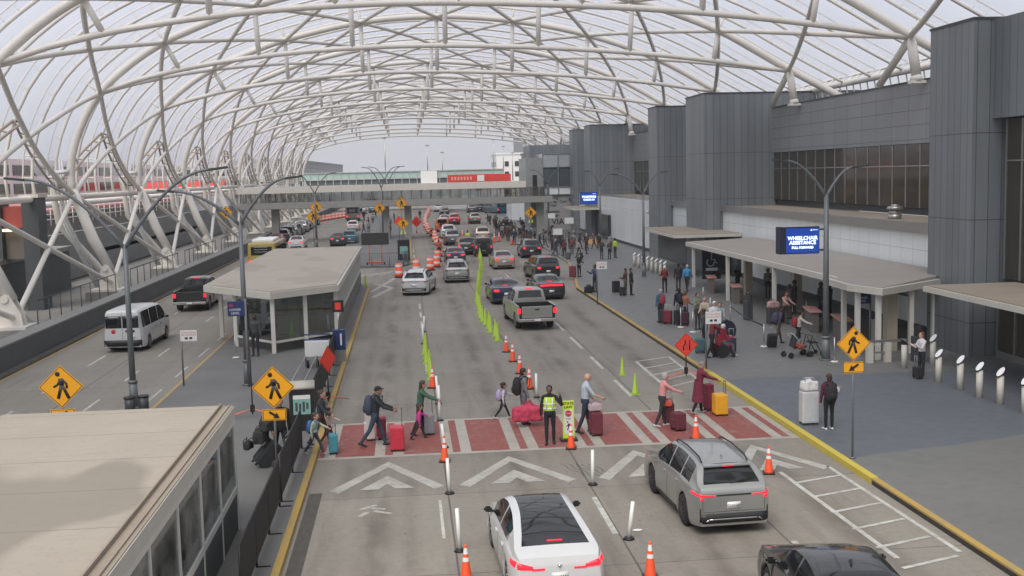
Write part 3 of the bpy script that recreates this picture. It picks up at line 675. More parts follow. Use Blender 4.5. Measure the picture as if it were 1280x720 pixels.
# bollards
def mk_bollard():
    e = empty('bollard'); b = MB(); b.cyl((0,0,0), .1, .84, 16); b.build('post', M_SKIRT, e)
    b = MB(); n = 20; ring = [Vector((math.cos(a*2*math.pi/n)*.14, math.sin(a*2*math.pi/n)*.11, .96+math.cos(a*2*math.pi/n)*.12)) for a in range(n)]
    b.prism(ring, (0,0,-.03), (0,0,.0)); b.mi = 1; b.prism([p*1 for p in [Vector((r_.x*.93, r_.y*.93, r_.z)) for r_ in ring]], (0,0,.001), (0,0,.012)); b.build('slanted_cap', [M_BLACK, mat('bollard_cap_plate', (.75, .76, .76), .35, var=.05)], e)
    return e
bo = mk_bollard(); bl = [(1166, 456), (1173, 478), (1200, 487), (1224, 497), (1250, 505), (1281, 517)]
blab = ['steel bollard just right of the woman in the white top, furthest of the near row', 'slanted top bollard first in front of the dark tower base', 'second slanted top bollard counting out from the dark tower', 'third slanted top bollard counting out from the dark tower', 'fourth slanted top bollard counting out, by the glass doors', 'bollard cut by the right edge of the photo']
first = False
for p, l in zip(bl, blab): q = G(p[0], p[1], .15); place(bo, first, q, R(20), l, 'bollard', 'bollards before the near entrance', 1.08); first = True
q = G(1130, 460, .15)
place(bo, True, q, R(200), 'bollard at the end of the pale guard rail', 'bollard', 'bollards before the near entrance', 1.05)
for k in range(8):
    t = k/7; q = G(793+(831-793)*t, 333+(346-333)*t, .15); place(bo, True, q, R(20), 'steel bollard in the far row left of the entrance opening', 'bollard', 'far row of bollards', 1.05)

# ------------------------------------------------------------------ footbridge
fb = empty('footbridge', (-2, 142, 5), 0, 'glazed pedestrian bridge crossing over the road below the canopy', 'bridge')
def fbb(mb, name, m): o = mb.build(name, m); o.parent = fb; o.location = (2, -119, -5); return o
FX0, FX1 = -20.6, 18.4
b = MB(); b.box(FX0, FX1, 116.6, 121.6, 4.15, 4.6); b.box(FX0, FX1, 116.5, 116.7, 4.2, 4.98); fbb(b, 'deck', mat('bridge_deck_grey', (.32, .32, .30), .7, var=.15))
b = MB(); b.box(FX0, 15, 116.3, 121.8, 6.1, 6.9); b.mi = 1; b.box(FX0, 15, 116.27, 116.297, 6.12, 6.88); fbb(b, 'bridge_roof', [mat('bridge_roof_beige', (.5, .47, .42), .6), mat('bridge_fascia_beige', (.74, .70, .62), .5)])
b = MB(); x = FX0+.4
while x < 18: b.box(x-.06, x+.06, 116.5, 116.62, 4.98, 6.1); b.box(x-.06, x+.06, 121.4, 121.52, 4.6, 6.1); x += 1.23
fbb(b, 'mullions', mat('mullion_brown', (.17, .16, .145), .6))
b = MB(); b.box(FX0, 18, 116.55, 116.57, 4.98, 6.09); fbb(b, 'glazing', clear_glass('bridge_glass', (.78, .78, .76), .3))
b = MB(); b.box(FX0, 18, 121.42, 121.44, 4.6, 6.09); fbb(b, 'far_glazing', clear_glass('far_bridge_glass', (.85, .85, .84), .2, dirty_haze=.35))
for x in (-16.3, -2.6, .2, 17.0): 
    b = MB(); b.box(x-.45, x+.45, 118.3, 119.5, .1, 4.15); fbb(b, 'pier', MATS['bridge_deck_grey'])
# second, farther bridge with green glass and a red banner
vb = empty('distant_viaduct', (0, 262, 5), 0, 'far elevated walkway with green glass band and long red banner', 'bridge')
def vbb(mb, name, m): o = mb.build(name, m); o.parent = vb; o.location = (0, -262, -5); return o
b = MB(); b.box(-34, 30, 259, 268, 4.2, 6.0); vbb(b, 'deck', mat('viaduct_concrete', (.46, .45, .42), .8, var=.1))
b = MB(); b.box(-34, 11, 261, 266, 6.0, 7.4); vbb(b, 'window_band', mat('viaduct_windows', (.12, .14, .15), .3, var=.4, scale=.3))
b = MB(); b.box(-34, 23, 260.8, 266.4, 7.4, 9.0); vbb(b, 'green_glass_band', M_TEAL)
b = MB(); x = -34
while x < 23: b.box(x-.08, x+.08, 260.6, 260.78, 6.0, 9.0); x += 1.75
b.box(-34, 23, 260.55, 260.75, 8.9, 9.1); b.box(-34, 23, 260.55, 260.75, 7.3, 7.5); vbb(b, 'mullions', mat('viaduct_mullion', (.45, .46, .45), .6)); b = MB(); b.box(3.6, 7.4, 260.3, 260.5, 6.0, 8.9); vbb(b, 'white_panel', MATS['white_render'])
b = MB(); b.box(9.8, 24.4, 258.6, 258.95, 6.1, 7.9); vbb(b, 'red_banner', M_BANNER)
b = MB(); b.box(16.6, 18.2, 258.5, 258.59, 6.3, 7.7); vbb(b, 'white_badge', M_SIGNW)
b = MB()
for k in range(7): b.box(10.6+k*.72, 11.0+k*.72, 258.5, 258.59, 6.6, 7.4)
vbb(b, 'banner_print', mat('pink_print', (.8, .35, .3), .5, var=0))
for x in (-24, -8, 8, 24):
    b = MB(); b.box(x-.8, x+.8, 262, 264, 0, 4.2); vbb(b, 'pier', M_GREYC)
# far buildings
def block(name, x0, x1, y0, y1, z, m, lab, cat='building', wins=None, extra=None, rz=0):
    e = empty(name, ((x0+x1)/2, (y0+y1)/2, 0), rz, lab, cat); hx, hy = (x1-x0)/2, (y1-y0)/2
    b = MB(); b.box(-hx, hx, -hy, hy, -.02, z); b.build('wall', m, e)
    b = MB(); b.box(-hx-.2, hx+.2, -hy-.2, hy+.2, z, z+.5); b.build('parapet', m, e)
    if wins:
        rows, sp, zz0, h, wd = wins
        for r_ in range(rows):
            b = MB(); x = -hx+sp
            while x < hx-sp*.5: b.box(x-wd/2, x+wd/2, -hy-.08, -hy-.02, zz0+r_*h*2, zz0+r_*h*2+h); x += sp
            y = -hy+sp
            while y < hy-sp*.5: b.box(hx+.02, hx+.08, y-wd/2, y+wd/2, zz0+r_*h*2, zz0+r_*h*2+h); b.box(-hx-.08, -hx-.02, y-wd/2, y+wd/2, zz0+r_*h*2, zz0+r_*h*2+h); y += sp
            b.build('window_row', M_BGLASS, e)
    return e
M_FARG = mat('far_pale_grey', (.33, .335, .34), .8, var=.08, scale=.2)
M_FARB = mat('far_blue_grey', (.40, .42, .45), .8, var=.06, scale=.2)
block('parking_garage', -50, -28.5, 300, 478, 12.8, M_FARG, 'pale grey parking building rising beyond the left end of the bridge', wins=(3, 4, 3.2, 1.5, 1.4), rz=R(-1.6))
block('terminal_wing', 36, 46, 300, 330, 17.5, M_FARB, 'pale blue grey windowless block right of the red banner')
block('plant_building', 27, 36, 330, 350, 13.5, MATS['white_render'], 'white stepped building behind the banner with rooftop masts', wins=(2, 3, 7, 1.5, 1.2))
block('plant_building', 37, 48, 350, 380, 20, M_FARG, 'grey block with yellow edged roof farthest right of the road')
block('terminal_wing', 24.5, 40, 170, 235, 11.5, M_PANEL, 'dark continuation of the terminal beyond the glass tower', wins=(1, 5, 3, 2.5, 3))
for i, x in enumerate((-4.5, 5.2, 8.8, 22, 25, 28)):
    b = MB(); q = 262+i*9; b.tube([(x+i*.3, q, 6), (x+i*.3, q, 17-(i % 3)*1.6)], [.16, .08], 6); b.box(x+i*.3-.5, x+i*.3+.5, q-.1, q+.1, 16.6-(i % 3)*1.6, 16.8-(i % 3)*1.6)
    tag(b.build('light_mast', M_ALU), 'thin light mast standing beyond the far viaduct', 'mast', 'light masts on the horizon')
for k in range(7):
    b = MB(); q = 330+k*14; b.tube([(-36+k*.4, q, 16.5), (-36+k*.4, q, 27-k*.3)], .1, 5); tag(b.build('flagpole', MATS['white_render']), 'slim white pole above the far garage roof', 'pole', 'poles on the garage roof')
# low clutter building rows at the end of the road
block('low_wing', -30, 34, 420, 440, 7.5, M_FARG, 'low grey frontage closing the end of the road', wins=(1, 4, 2, 3, 2.5))
# left side: parking structure, awnings and drum towers
pk = empty('parking_structure', (-60, 100, 0), 0, 'white parking deck with dark window bands and faded red awnings at left', 'building')
def pkb(mb, name, m): o = mb.build(name, m); o.parent = pk; o.location = (60, -100, 0); return o
b = MB(); b.box(-75, -46, 60, 300, .1, 11.0); pkb(b, 'deck_wall', M_SOFTW)
for z in (4.9, 7.4, 9.6):
    b = MB(); y = 62
    while y < 296: b.box(-46.0, -45.9, y, y+6, z-.55, z+.65); y += 7.5
    pkb(b, 'window_row', M_BGLASS)
b = MB(); b.prism([(-46, 112, 6.5), (-37, 112, 5.2), (-37, 112, 4.9), (-46, 112, 4.9)], (0,0,0), (0, 140, 0)); pkb(b, 'red_awning', M_PINKROOF)
for y in (186, 214, 242):
    b = MB(); b.prism([(-38, y-2.2, 6.8), (-38, y+2.2, 6.8), (-38, y, 7.9)], (0,0,0), (-5,0,0)); pkb(b, 'gable', M_BANNER)
    b = MB(); b.box(-43, -37.9, y-2.2, y+2.2, 5.3, 6.8); pkb(b, 'dormer', M_SOFTW)
b = MB(); b.prism([(-33, 102, 1.7), (-27.5, 102, 1.7), (-27.5, 150, 1.7), (-33, 150, 1.7)], (0,0,0), (0,0,.35)); tag(b.build('low_red_awning', M_PINKROOF), 'low dull red canopy roof between the steel legs', 'awning')
b = MB(); y = 102
while y < 151: b.cyl((-28, y, .1), .12, 1.6, 8); y += 8
b.build('awning_posts', M_DARKM, bpy.data.objects['low_red_awning'])
dt = empty('drum_tower_building', (-27, 68, 0), 0, 'dark building at far left with two square grey towers and red panel', 'building')
def dtb(mb, name, m): o = mb.build(name, m); o.parent = dt; o.location = (27, -68, 0); return o
b = MB(); b.box(-40, -24.6, 68, 84, .1, 3.1); b.mi = 1; b.box(-40, -24.4, 67.8, 84.2, 3.1, 3.4); dtb(b, 'base_wall', [M_DARKC, M_GREYC])
for x0, x1 in ((-26.2, -24.4), (-23.15, -22.2)):
    b = MB(); b.box(x0, x1, 70, 71.6, 3.4 if x0 < -26 else .1, 7.1); b.mi = 1; b.box(x0-.1, x1+.1, 69.9, 71.7, 7.1, 7.3); dtb(b, 'tower', [M_DARKC, M_SKIRT])
b = MB(); b.box(-24.35, -23.2, 70.3, 71.3, 5.3, 6.6); dtb(b, 'red_panel', mat('dark_red_panel', (.30, .05, .04), .6)); b = MB(); b.box(-24.35, -23.2, 70.5, 71.3, 3.4, 5.2); dtb(b, 'brown_infill', mat('brown_infill', (.14, .12, .10), .7))
b = MB(); b.box(-24.3, -23.6, 69.9, 70.2, 5.1, 5.25); dtb(b, 'wall_lamp', mat('lit_lamp', (.8, .7, .4), .5, var=0, emit=(1, .85, .5), es=1.6))
b = MB(); b.box(-26.6, -25.1, 67.9, 67.98, .3, 2.6); b.mi = 1; b.box(-26.5, -25.9, 67.86, 67.9, .35, 2.5); b.box(-25.8, -25.2, 67.86, 67.9, .35, 2.5); dtb(b, 'door', [M_ALU, M_BGLASS])
b = MB(); b.prism([(-28.1, 84.5, .1), (-27.5, 84.5, .1), (-27.5, 84.5, 3.9), (-28.1, 84.5, 3.9)], (0,0,0), (0,110,0)); tag(b.build('ramp_wall', mat('ramp_concrete', (.22, .225, .22), .8, var=.2, scale=.4)), 'grey concrete ramp wall behind the steel legs', 'wall')
b = MB(); y = 86
while y < 190: b.cyl((-28.2, y, 4.6), .05, 1.4, 6); y += 2
for z in (5.1, 5.5, 5.9): b.tube([(-28.2, 86, z), (-28.2, 190, z)], .04, 5)
b.tube([(-27.6, 86, 6.3), (-27.6, 300, 6.3)], .24, 8)
tag(b.build('ramp_railing', mat('white_rail', (.72, .71, .68), .5)), 'white pipe and railing running along the ramp top', 'railing')
# parapet walkway railing
for seg, (y0, y1) in enumerate(((58.5, 74), (78, 94), (97, 112.5), (116, 131))):
    rl = empty('walkway_railing', (-18.9, y0, .25), 0, ['dark railing on the ledge nearest the camera', 'dark railing on the ledge, second from the camera', 'dark railing on the ledge behind the white van', 'dark railing on the ledge, farthest from the camera'][seg], 'railing', 'railings beyond the parapet')
    b = MB(); b.tube([(0, 0, 1.75), (0, y1-y0, 1.75)], .035, 6); b.build('hand_rail', M_DARKM, rl)
    n = int((y1-y0)/1.9)
    for k in range(n+1):
        b = MB(); b.tube([(0, k*(y1-y0)/n, 0), (0, k*(y1-y0)/n, 1.75)], .03, 6); b.build('baluster', M_DARKM, rl)

# ------------------------------------------------------------------ shelters on the island
sh = empty('bus_shelter', (-6.2, 16, .13), 0, 'large flat tan roofed glazed shelter in the near left corner', 'shelter')
def shb(mb, name, m, par=None): 
    o = mb.build(name, m); o.parent = par or sh
    if par is None: o.location = (6.2, -16, -.13)
    return o
SX = -3.93; SXL = -8.9; SY = 24.75
b = MB(); b.box(SXL, SX, -4, SY, 2.62, 2.88); shb(b, 'fascia', M_SKIRT)
b = MB(); b.box(SXL+.06, SX-.28, -4, SY-.08, 2.882, 2.93); shb(b, 'roof', M_ROOF1)
b = MB(); b.box(SX-.26, SX-.02, -4, SY, 2.883, 2.90); b.box(SX-.30, SX-.265, -4, SY-.05, 2.883, 2.97); b.box(SX-.12, SX-.09, -4, SY-.05, 2.90, 2.93); shb(b, 'gutter_edge', M_ROOF2)
b = MB(); yy = SY-.08; 
while yy > 0: b.box(SX-.08, SX-.0, yy-.07, yy+.0, .13, 2.619); yy -= 2.05
b.box(SX-.07, SX-.005, -4, SY, .98, 1.12); b.box(SX-.07, SX-.005, -4, SY, 2.5, 2.618); b.box(SXL, SX-.09, SY-.14, SY-.08, .98, 1.1); shb(b, 'posts', M_WHITEM)
b = MB(); b.box(SX-.05, SX-.03, -4, SY-.15, 1.12, 2.5); b.box(SXL+.1, SX-.2, SY-.12, SY-.10, 1.1, 2.6); shb(b, 'side_glazing', M_CGLASS)
b = MB(); b.box(SX-.06, SX-.02, -4, SY-.15, .14, .98); shb(b, 'lower_panel', MATS['dark_grey_parapet'])
b = MB(); b.box(-7.4, -6.9, -2, 20, .13, .6); b.box(-8.8, -8.7, -4, 24, .13, 2.6); shb(b, 'bench', M_DARKC)
# second shelter
s2 = empty('bus_shelter', (-6.3, 66, .13), 0, 'tan roofed glass shelter with cut corner in the middle of the island', 'shelter')
def s2b(mb, name, m): o = mb.build(name, m); o.parent = s2; o.location = (6.3, -66, -.13); return o
pl = [(-9.75, 54.0), (-6.07, 49.5), (-3.25, 52.2), (-3.3, 81), (-9.5, 80.5)]
b = MB(); b.prism([(x, y, 2.6) for x, y in pl], (0,0,0), (0,0,.3)); s2b(b, 'fascia', M_SKIRT)
cx, cy = -6.4, 66
b = MB(); b.prism([(cx+(x-cx)*.965, cy+(y-cy)*.99, 2.902) for x, y in pl], (0,0,0), (0,0,.04)); s2b(b, 'roof', roof_membrane('tan_roof_pooled', (.36, .315, .26), (.43, .385, .325), pool=.28))
corner = [(-8.1, 52.6), (-6.07, 50.0), (-4.75, 51.3), (-3.45, 52.6)]
b = MB()
for x, y in corner+[(-9.3, 56), (-9.3, 62), (-9.3, 68), (-9.3, 74)]: b.box(x-.09, x+.09, y-.09, y+.09, .13, 2.6)
for (xa, ya), (xb, yb2) in zip(corner, corner[1:]):
    d = Vector((xb-xa, yb2-ya, 0)); L = d.length; d.normalize(); c_ = Vector(((xa+xb)/2, (ya+yb2)/2, .62)); b.obox(c_, d, (-d.y, d.x, 0), (0, 0, 1), L/2-.1, .04, .05)
yy = 54.2
while yy < 80.5: b.box(-3.47, -3.37, yy-.035, yy+.035, 1.35, 2.6); yy += 1.1
b.box(-3.48, -3.36, 52.7, 80.5, 1.25, 1.35); s2b(b, 'posts', M_WHITEM)
b = MB(); b.box(-3.46, -3.40, 52.75, 80.4, .14, 1.25); s2b(b, 'lower_panel', mat('grey_side_panel', (.16, .155, .145), .7))
b = MB(); b.box(-3.44, -3.42, 52.75, 80.4, 1.35, 2.59)
for (xa, ya), (xb, yb2) in zip(corner, corner[1:]):
    d = Vector((xb-xa, yb2-ya, 0)); L = d.length; d.normalize(); b.obox(((xa+xb)/2, (ya+yb2)/2, 1.64), d, (-d.y, d.x, 0), (0, 0, 1), L/2-.1, .01, .93)
s2b(b, 'glazing', clear_glass('corner_glass', (.82, .85, .84), .15))
for x, y, w_ in ((-5.6, 54.5, .25), (-4.6, 57.5, .2), (-5.8, 62, .2)):
    b = MB(); b.box(x-w_, x+w_, y-w_, y+w_, .13, 2.6); s2b(b, 'column', mat('inner_column', (.30, .31, .27), .6))
b = MB(); b.box(-6.6, -5.2, 56.2, 56.9, .13, 1.1, .03); s2b(b, 'bench_cabinet', mat('beige_cabinet', (.38, .36, .30), .6))
b = MB(); b.box(-8.9, -3.6, 70, 70.1, .13, 2.6); s2b(b, 'back_wall', mat('inner_partition', (.30, .29, .26), .7, var=.4, scale=2))
# ------------------------------------------------------------------ lamps
def lamp(p, zs, arms, label, z0=.13, r=.11, box_at=None):
    q = G(p[0], p[1], z0) if len(p) == 2 else Vector(p)
    e = empty('street_lamp', q, 0, label, 'street lamp', 'two armed road lamps')
    b = MB(); b.tube([(0,0,0), (0,0,.9)], [r*1.35, r*1.3], 10); b.tube([(0,0,.9), (0,0,zs-z0)], [r, r*.72], 10); b.cyl((0,0,0), r*2, .06, 12); b.cyl((0,0,.88), r*1.5, .1, 12); b.build('pole', M_POLE, e)
    for ax, az in arms:
        b = MB(); pts = []
        for k in range(11):
            t = k/10; pts.append((ax*t, -.15*t, zs-z0-.12+(az+.12)*(math.sin(t*math.pi/2)**.9)))
        b.tube(pts, [.07-.03*k/10 for k in range(11)], 8); arm = b.build('arm', M_POLE, e)
        b = MB(); x, y, z = pts[-1]; s = 1 if ax > 0 else -1; b.obox((x+s*.22, y, z+.02), (s, 0, .12), (0, 1, 0), (-.12*s, 0, 1), .32, .11, .04, .02); b.build('lamp_head', M_DARKM, arm)
    if box_at:
        b = MB(); b.box(-.15, .15, -.15, .15, box_at-.5, box_at+.5, .02); b.build('control_box', M_BLACK, e)
    return e
lamp((168, 510), 5.75, ((3.05, 2.5), (-3.2, 2.3)), 'tall two armed lamp beside the white van, nearest on the left')
lamp((310, 481), 6.3, ((1.85, 1.6), (-2.4, 1.2)), 'two armed lamp at the corner of the middle shelter', box_at=2.6)
lamp((396, 309), 6.2, ((2.0, 2.2), (-1.9, 2.2)), 'two armed lamp on the left road beside the two amber signs')
lamp((479, 300), 6.6, ((1.8, 2.4), (-1.8, 2.4)), 'two armed lamp behind the dark message board')
lamp((486, 290), 6.8, ((2.0, 2.4), (-2.0, 2.4)), 'two armed lamp farthest back on the island')
lamp((1032, 450), 6.75, ((1.06, 1.05), (-1.72, 1.35)), 'two armed lamp carrying the lit assistance sign', z0=.15, r=.13)
lamp((805, 346), 6.2, ((1.3, 1.5), (-1.9, 1.4)), 'two armed lamp standing before the far bollards', z0=.15)
lamp((751, 305), 6.4, ((1.6, 1.7), (-1.2, 1.5)), 'two armed lamp carrying the small far blue screen', z0=.15)
lamp((686, 292), 6.5, ((1.2, 1.6), (-1.8, 1.7)), 'two armed lamp in front of the glazed tower', z0=.15)
lamp((664, 268), 6.5, ((1.6, 1.8), (-1.6, 1.8)), 'two armed lamp below the right end of the bridge', z0=.15)
# lit signs
q = G(1032, 450, .15)
ls = empty('message_screen', (q.x-1.02, q.y+.0, 4.95), 0, 'large lit blue screen reading WHEELCHAIR ASSISTANCE PULL FORWARD', 'screen')
b = MB(); b.box(-.66, .74, -.02, .16, -.52, .55, .01); b.mi = 1; b.box(-.86, -.66, -.02, .5, -.52, .55); b.build('cabinet', [M_BLACK, mat('dark_navy_side', (.02, .025, .05), .5)], ls)
b = MB(); b.box(-.62, .72, -.035, -.021, -.48, .50); b.build('screen', M_SCREEN, ls)
for s_, z_, sz in (('WHEELCHAIR', .10, .205), ('ASSISTANCE', -.08, .205), ('PULL FORWARD', -.27, .125)): text('screen_lettering', s_, sz, T((.05, -.04, z_)), M_SCRTXT, ls, depth=.002, bold=.006, xs=.95)
b = MB(); b.prism([(.36, -.04, .39), (.44, -.04, .39), (.40, -.04, .46)], (0,0,0), (0,-.004,0)); b.build('small_triangle_mark', M_SCRTXT, ls); text('screen_lettering', 'DELTA', .065, T((.56, -.04, .42)), M_SCRTXT, ls, depth=.002)
b = MB(); b.box(.74, .98, .02, .1, .40, .46); b.box(.74, .98, .02, .1, -.42, -.36); b.build('bracket', M_BLACK, ls)
q = G(751, 305, .15)
ls = empty('message_screen', (q.x-1.12, q.y, 5.05), 0, 'smaller far lit blue screen on the second lamp post', 'screen')
b = MB(); b.box(-1.0, .85, -.02, .16, -.62, .66, .01); b.build('cabinet', M_BLACK, ls); b = MB(); b.box(-.97, .82, -.035, -.021, -.58, .62); b.build('screen', M_SCREEN, ls)
text('screen_lettering', 'TICKETING', .30, T((-.08, -.04, .15)), M_SCRTXT, ls, depth=.002, bold=.015); text('screen_lettering', 'CHECK-IN', .26, T((-.08, -.04, -.15)), M_SCRTXT, ls, depth=.002, bold=.012); text('screen_lettering', 'DELTA', .12, T((.5, -.04, .47)), M_SCRTXT, ls, depth=.002)

# ------------------------------------------------------------------ signs
def ped_figure(par, flip=1, y=-.02, sc=1.0):
    b = MB()
    def P(x, z): return (x*flip*sc, y, z*sc)
    ts = [([P(.0,.17), P(.02,.02)], .052), ([P(-.01,.15), P(-.07,.03), P(-.16,-.02)], .024), ([P(.03,.15), P(.12,.05), P(.13,-.05)], .024), ([P(.01,.02), P(-.03,-.13), P(-.07,-.28)], .034), ([P(.03,.02), P(.09,-.12), P(.16,-.28)], .034)]
    for pts, r in ts: b.tube(pts, r*sc, 8, ell=(1, 1))
    b.ball(P(-.06, .27), .055*sc)
    for v in b.bm.verts: v.co.y = y+(v.co.y-y)*.12
    return b.build('walking_figure', M_BLACK, par)
def arrow(par, z, dx, y=-.02, sc=1.0):
    b = MB(); d = Vector((dx, 0, -.62)).normalized(); n = Vector((d.z, 0, -d.x)); c = Vector((0, y, z))
    pts = [c-d*.15*sc+n*.03*sc, c+d*.02*sc+n*.03*sc, c+d*.02*sc+n*.085*sc, c+d*.16*sc, c+d*.02*sc-n*.085*sc, c+d*.02*sc-n*.03*sc, c-d*.15*sc-n*.03*sc]
    b.prism(pts, (0,0,0), (0,-.004,0)); return b.build('arrow', M_BLACK, par)
def diamond(b, z, s, t0, t1): b.prism([(0, t0, z-s), (s, t0, z), (0, t0, z+s), (-s, t0, z)], (0,0,0), (0, t1-t0, 0))
def ped_sign(base, zc, label, s=.54, flip=1, dx=.8, z0=.13, plaque='amber', loc=None, full=True, rz=0):
    q = Vector(loc) if loc else G(base[0], base[1], z0)
    e = empty('crossing_sign', q, rz, label, 'road sign', 'amber pedestrian crossing signs'); z = zc-q.z
    b = MB(); b.tube([(0, .03, 0), (0, .03, z+.3)], .03, 8); b.cyl((0, .03, 0), .09, .04); b.build('post', M_POLE, e)
    b = MB(); diamond(b, z, s, .0, -.008); b.mi = 1; diamond(b, z, s*.955, -.0081, -.010); b.mi = 0; diamond(b, z, s*.915, -.0101, -.012); pl_ = b.build('diamond_plate', [M_SIGNY, M_BLACK], e)
    f = ped_figure(e, flip, -.02, s/.54*1.12); f.location.z = z+.02; f.parent = pl_
    if plaque == 'amber':
        b = MB(); zz = z-s-.17; b.box(-.30*s/.54, .30*s/.54, -.008, 0, zz-.145, zz+.145); b.mi = 1; b.box(-.285, .285, -.010, -.0082, zz-.13, zz+.13); b.mi = 0; b.box(-.27, .27, -.012, -.0102, zz-.118, zz+.118); p2 = b.build('arrow_plaque', [M_SIGNY, M_BLACK], e); a = arrow(p2, zz, dx)
    elif plaque == 'lime':
        b = MB(); 
        for s_ in (-1, 1): b.prism([(s_*.12+(-.18 if s_ < 0 else -.02), -.0, z-s-.42), (s_*.12+(.02 if s_ < 0 else .18), 0, z-s-.42), (s_*.12+.02, 0, z-s-.02), (s_*.12-.02, 0, z-s-.02)], (0,0,0), (0,-.01,0))
        b.build('lime_plaque', M_SIGNYG, e)
    return e
Z = lambda px, py, Y: None
ped_sign((347, 604), 2.62, 'amber walking figure sign with arrow pointing down right, near the kiosk', flip=1, dx=.95)
ped_sign(None, 2.78, 'amber walking figure sign above the near shelter roof at far left, arrow down left', flip=1, dx=-.85, loc=(-8.82, 28.7, .13), s=.55)
ped_sign((1066, 573), 3.22, 'amber walking figure sign on the right pavement, arrow down left', flip=-1, dx=-.95, z0=.15, s=.46)
for (px, py), zc, lab, pq, s in (((285, 312), 4.3, 'distant amber crossing sign in front of the steel legs', '', .75), ((393, 309), 3.6, 'distant amber crossing sign low on the left road', '', .8), ((397, 303), 4.4, 'distant amber crossing sign above another beside the left lamp', '', .8),
    ((505, 318), 3.2, 'amber crossing sign with lime plaque at the far island kiosk', 'lime', .62), ((503, 300), 4.6, 'distant amber crossing sign on the far island beyond the kiosk', '', .75), ((476, 306), 4.3, 'distant amber crossing sign behind the message board', '', .7), ((664, 300), 3.3, 'amber crossing sign with lime plaque among the far crowd', 'lime', .72)):
    ped_sign((px, py), zc, lab, s=s, plaque=pq)
def text_sign(base, zc, label, w=.42, h=.32, z0=.13, body=True, rz=0):
    q = G(base[0], base[1], z0); e = empty('parking_sign', q, rz, label, 'road sign', 'white plates with red lettering'); z = zc-q.z
    b = MB(); b.tube([(-w*.45, .03, 0), (-w*.45, .03, z+h/2)], .035, 8); b.build('post', M_POLE, e)
    b = MB(); b.box(-w/2, w/2, -.01, 0, z-h/2, z+h/2, .003); p = b.build('plate', M_SIGNW, e)
    if body:
        text('lettering', 'ACTIVE LOADING', .046*w/.42, T((0, -.012, z+h*.27)), M_RED, p, depth=.001); text('lettering', 'AND UNLOADING', .046*w/.42, T((0, -.012, z+h*.06)), M_RED, p, depth=.001)
        b = MB(); b.box(-w*.22, -w*.05, -.014, -.0105, z-h*.32, z-h*.14); b.box(w*.05, w*.22, -.014, -.0105, z-h*.32, z-h*.14); b.build('pictogram', M_BLACK, p)
    return e
text_sign((239, 482), 2.05, 'small white and red loading sign between van and middle shelter', w=.62, h=.42)
text_sign((892, 461), 2.15, 'white and red loading sign among the wheelchair queue', w=.62, h=.48, z0=.15)
text_sign((753, 381), 2.45, 'white and red loading sign beside the man with black suitcases', w=.62, h=.44, z0=.15)
text_sign((698, 326), 2.7, 'white loading sign second from the far end of the pavement', w=.8, h=.55, z0=.15, body=False)
text_sign((712, 313), 3.1, 'white loading sign in the far crowd before the lettered wall', w=.9, h=.6, z0=.15, body=False)
text_sign((690, 303), 3.1, 'smallest white loading sign farthest along the pavement', w=.8, h=.55, z0=.15, body=False)
def blue_sign(p, z, lab, z0=.13, w=.62, post=True, rz=0):
    q = G(p[0], p[1], z0); e = empty('zone_sign', q, rz, lab, 'sign', 'small navy zone signs')
    b = MB(); b.box(-w/2, w/2, -.04, .0, z-.28-q.z, z+.28-q.z, .01); pl_ = b.build('plate', M_NAVY, e)
    text('lettering', 'LOWER', .12, T((-.03, -.045, z-.04-q.z)), M_REFW, pl_, depth=.002); text('lettering', 'LEVEL', .12, T((-.03, -.045, z-.17-q.z)), M_REFW, pl_, depth=.002)
    b = MB(); b.box(-.24, -.1, -.045, -.041, z+.1-q.z, z+.16-q.z); b.build('red_mark', M_RED, pl_)
    b = MB(); b.tube([(.33, .03, 0 if post else z-.3-q.z), (.33, .03, z+.35-q.z)], .05, 8); b.build('post', M_POLE, e)
    return e
blue_sign((300, 484), 3.1, 'small navy sign on the lamp by the middle shelter'); blue_sign((1078, 440), 2.45, 'small navy sign on a grey post under the pavilion edge', z0=.15)
# orange diamond work signs on tripods
def work_sign(base, zc, lab, s=.46, z0=0, rz=0, lines=True):
    q = G(base[0], base[1], z0); e = empty('roadwork_sign', q, rz, lab, 'road sign', 'red orange diamond work signs'); z = zc
    b = MB(); diamond(b, z, s, 0, -.01); b.mi = 1; diamond(b, z, s*.95, -.0101, -.012); b.mi = 0; diamond(b, z, s*.91, -.0121, -.014); p = b.build('diamond_plate', [M_SIGNR, M_BLACK], e)
    if lines:
        b = MB(); k = s/.46
        for pts in ([(-.10, -.2), (-.10, -.05), (-.03, .06), (-.03, .2)], [(.13, -.2), (.13, .2)]):
            b.tube([(x*k, -.018, z+zz*k) for x, zz in pts], .026*k, 6)
        for i in range(4): b.box((.01+.003)*k, .035*k, -.022, -.0145, z-.2*k+i*.07*k, z-.165*k+i*.07*k)
        for v in b.bm.verts: v.co.y = max(v.co.y, -.024)
        b.build('lane_shift_symbol', M_BLACK, p)
    b = MB(); b.tube([(0, .03, .1), (0, .03, z+s*.8)], .022, 6); b.obox((0, .04, .3), (1,0,0), (0,1,0), (0,0,1), .07, .05, .12, .01); b.build('mast', M_BLACK, e)
    for a in (20, 160, 200, 340):
        b = MB(); b.tube([(0, .03, .28), (math.cos(R(a))*.95, math.sin(R(a))*.55, .02)], .02, 6); b.build('stand_leg', mat('orange_stand_leg', (.6, .2, .14), .5), e)
    return e
work_sign((858, 473), 1.28, 'red orange lane shift diamond on a low stand at the right kerb')
work_sign((412, 505), 1.55, 'red orange diamond seen edge-on behind the black fence', rz=R(58), s=.48, z0=.13, lines=False)
work_sign((521, 293), 1.7, 'small red orange diamond in the closed lane by the far drums', s=.75)
work_sign((316, 522), 2.3, 'black work sign mast on pink legs left of the amber sign', z0=.13, s=.02, lines=False)
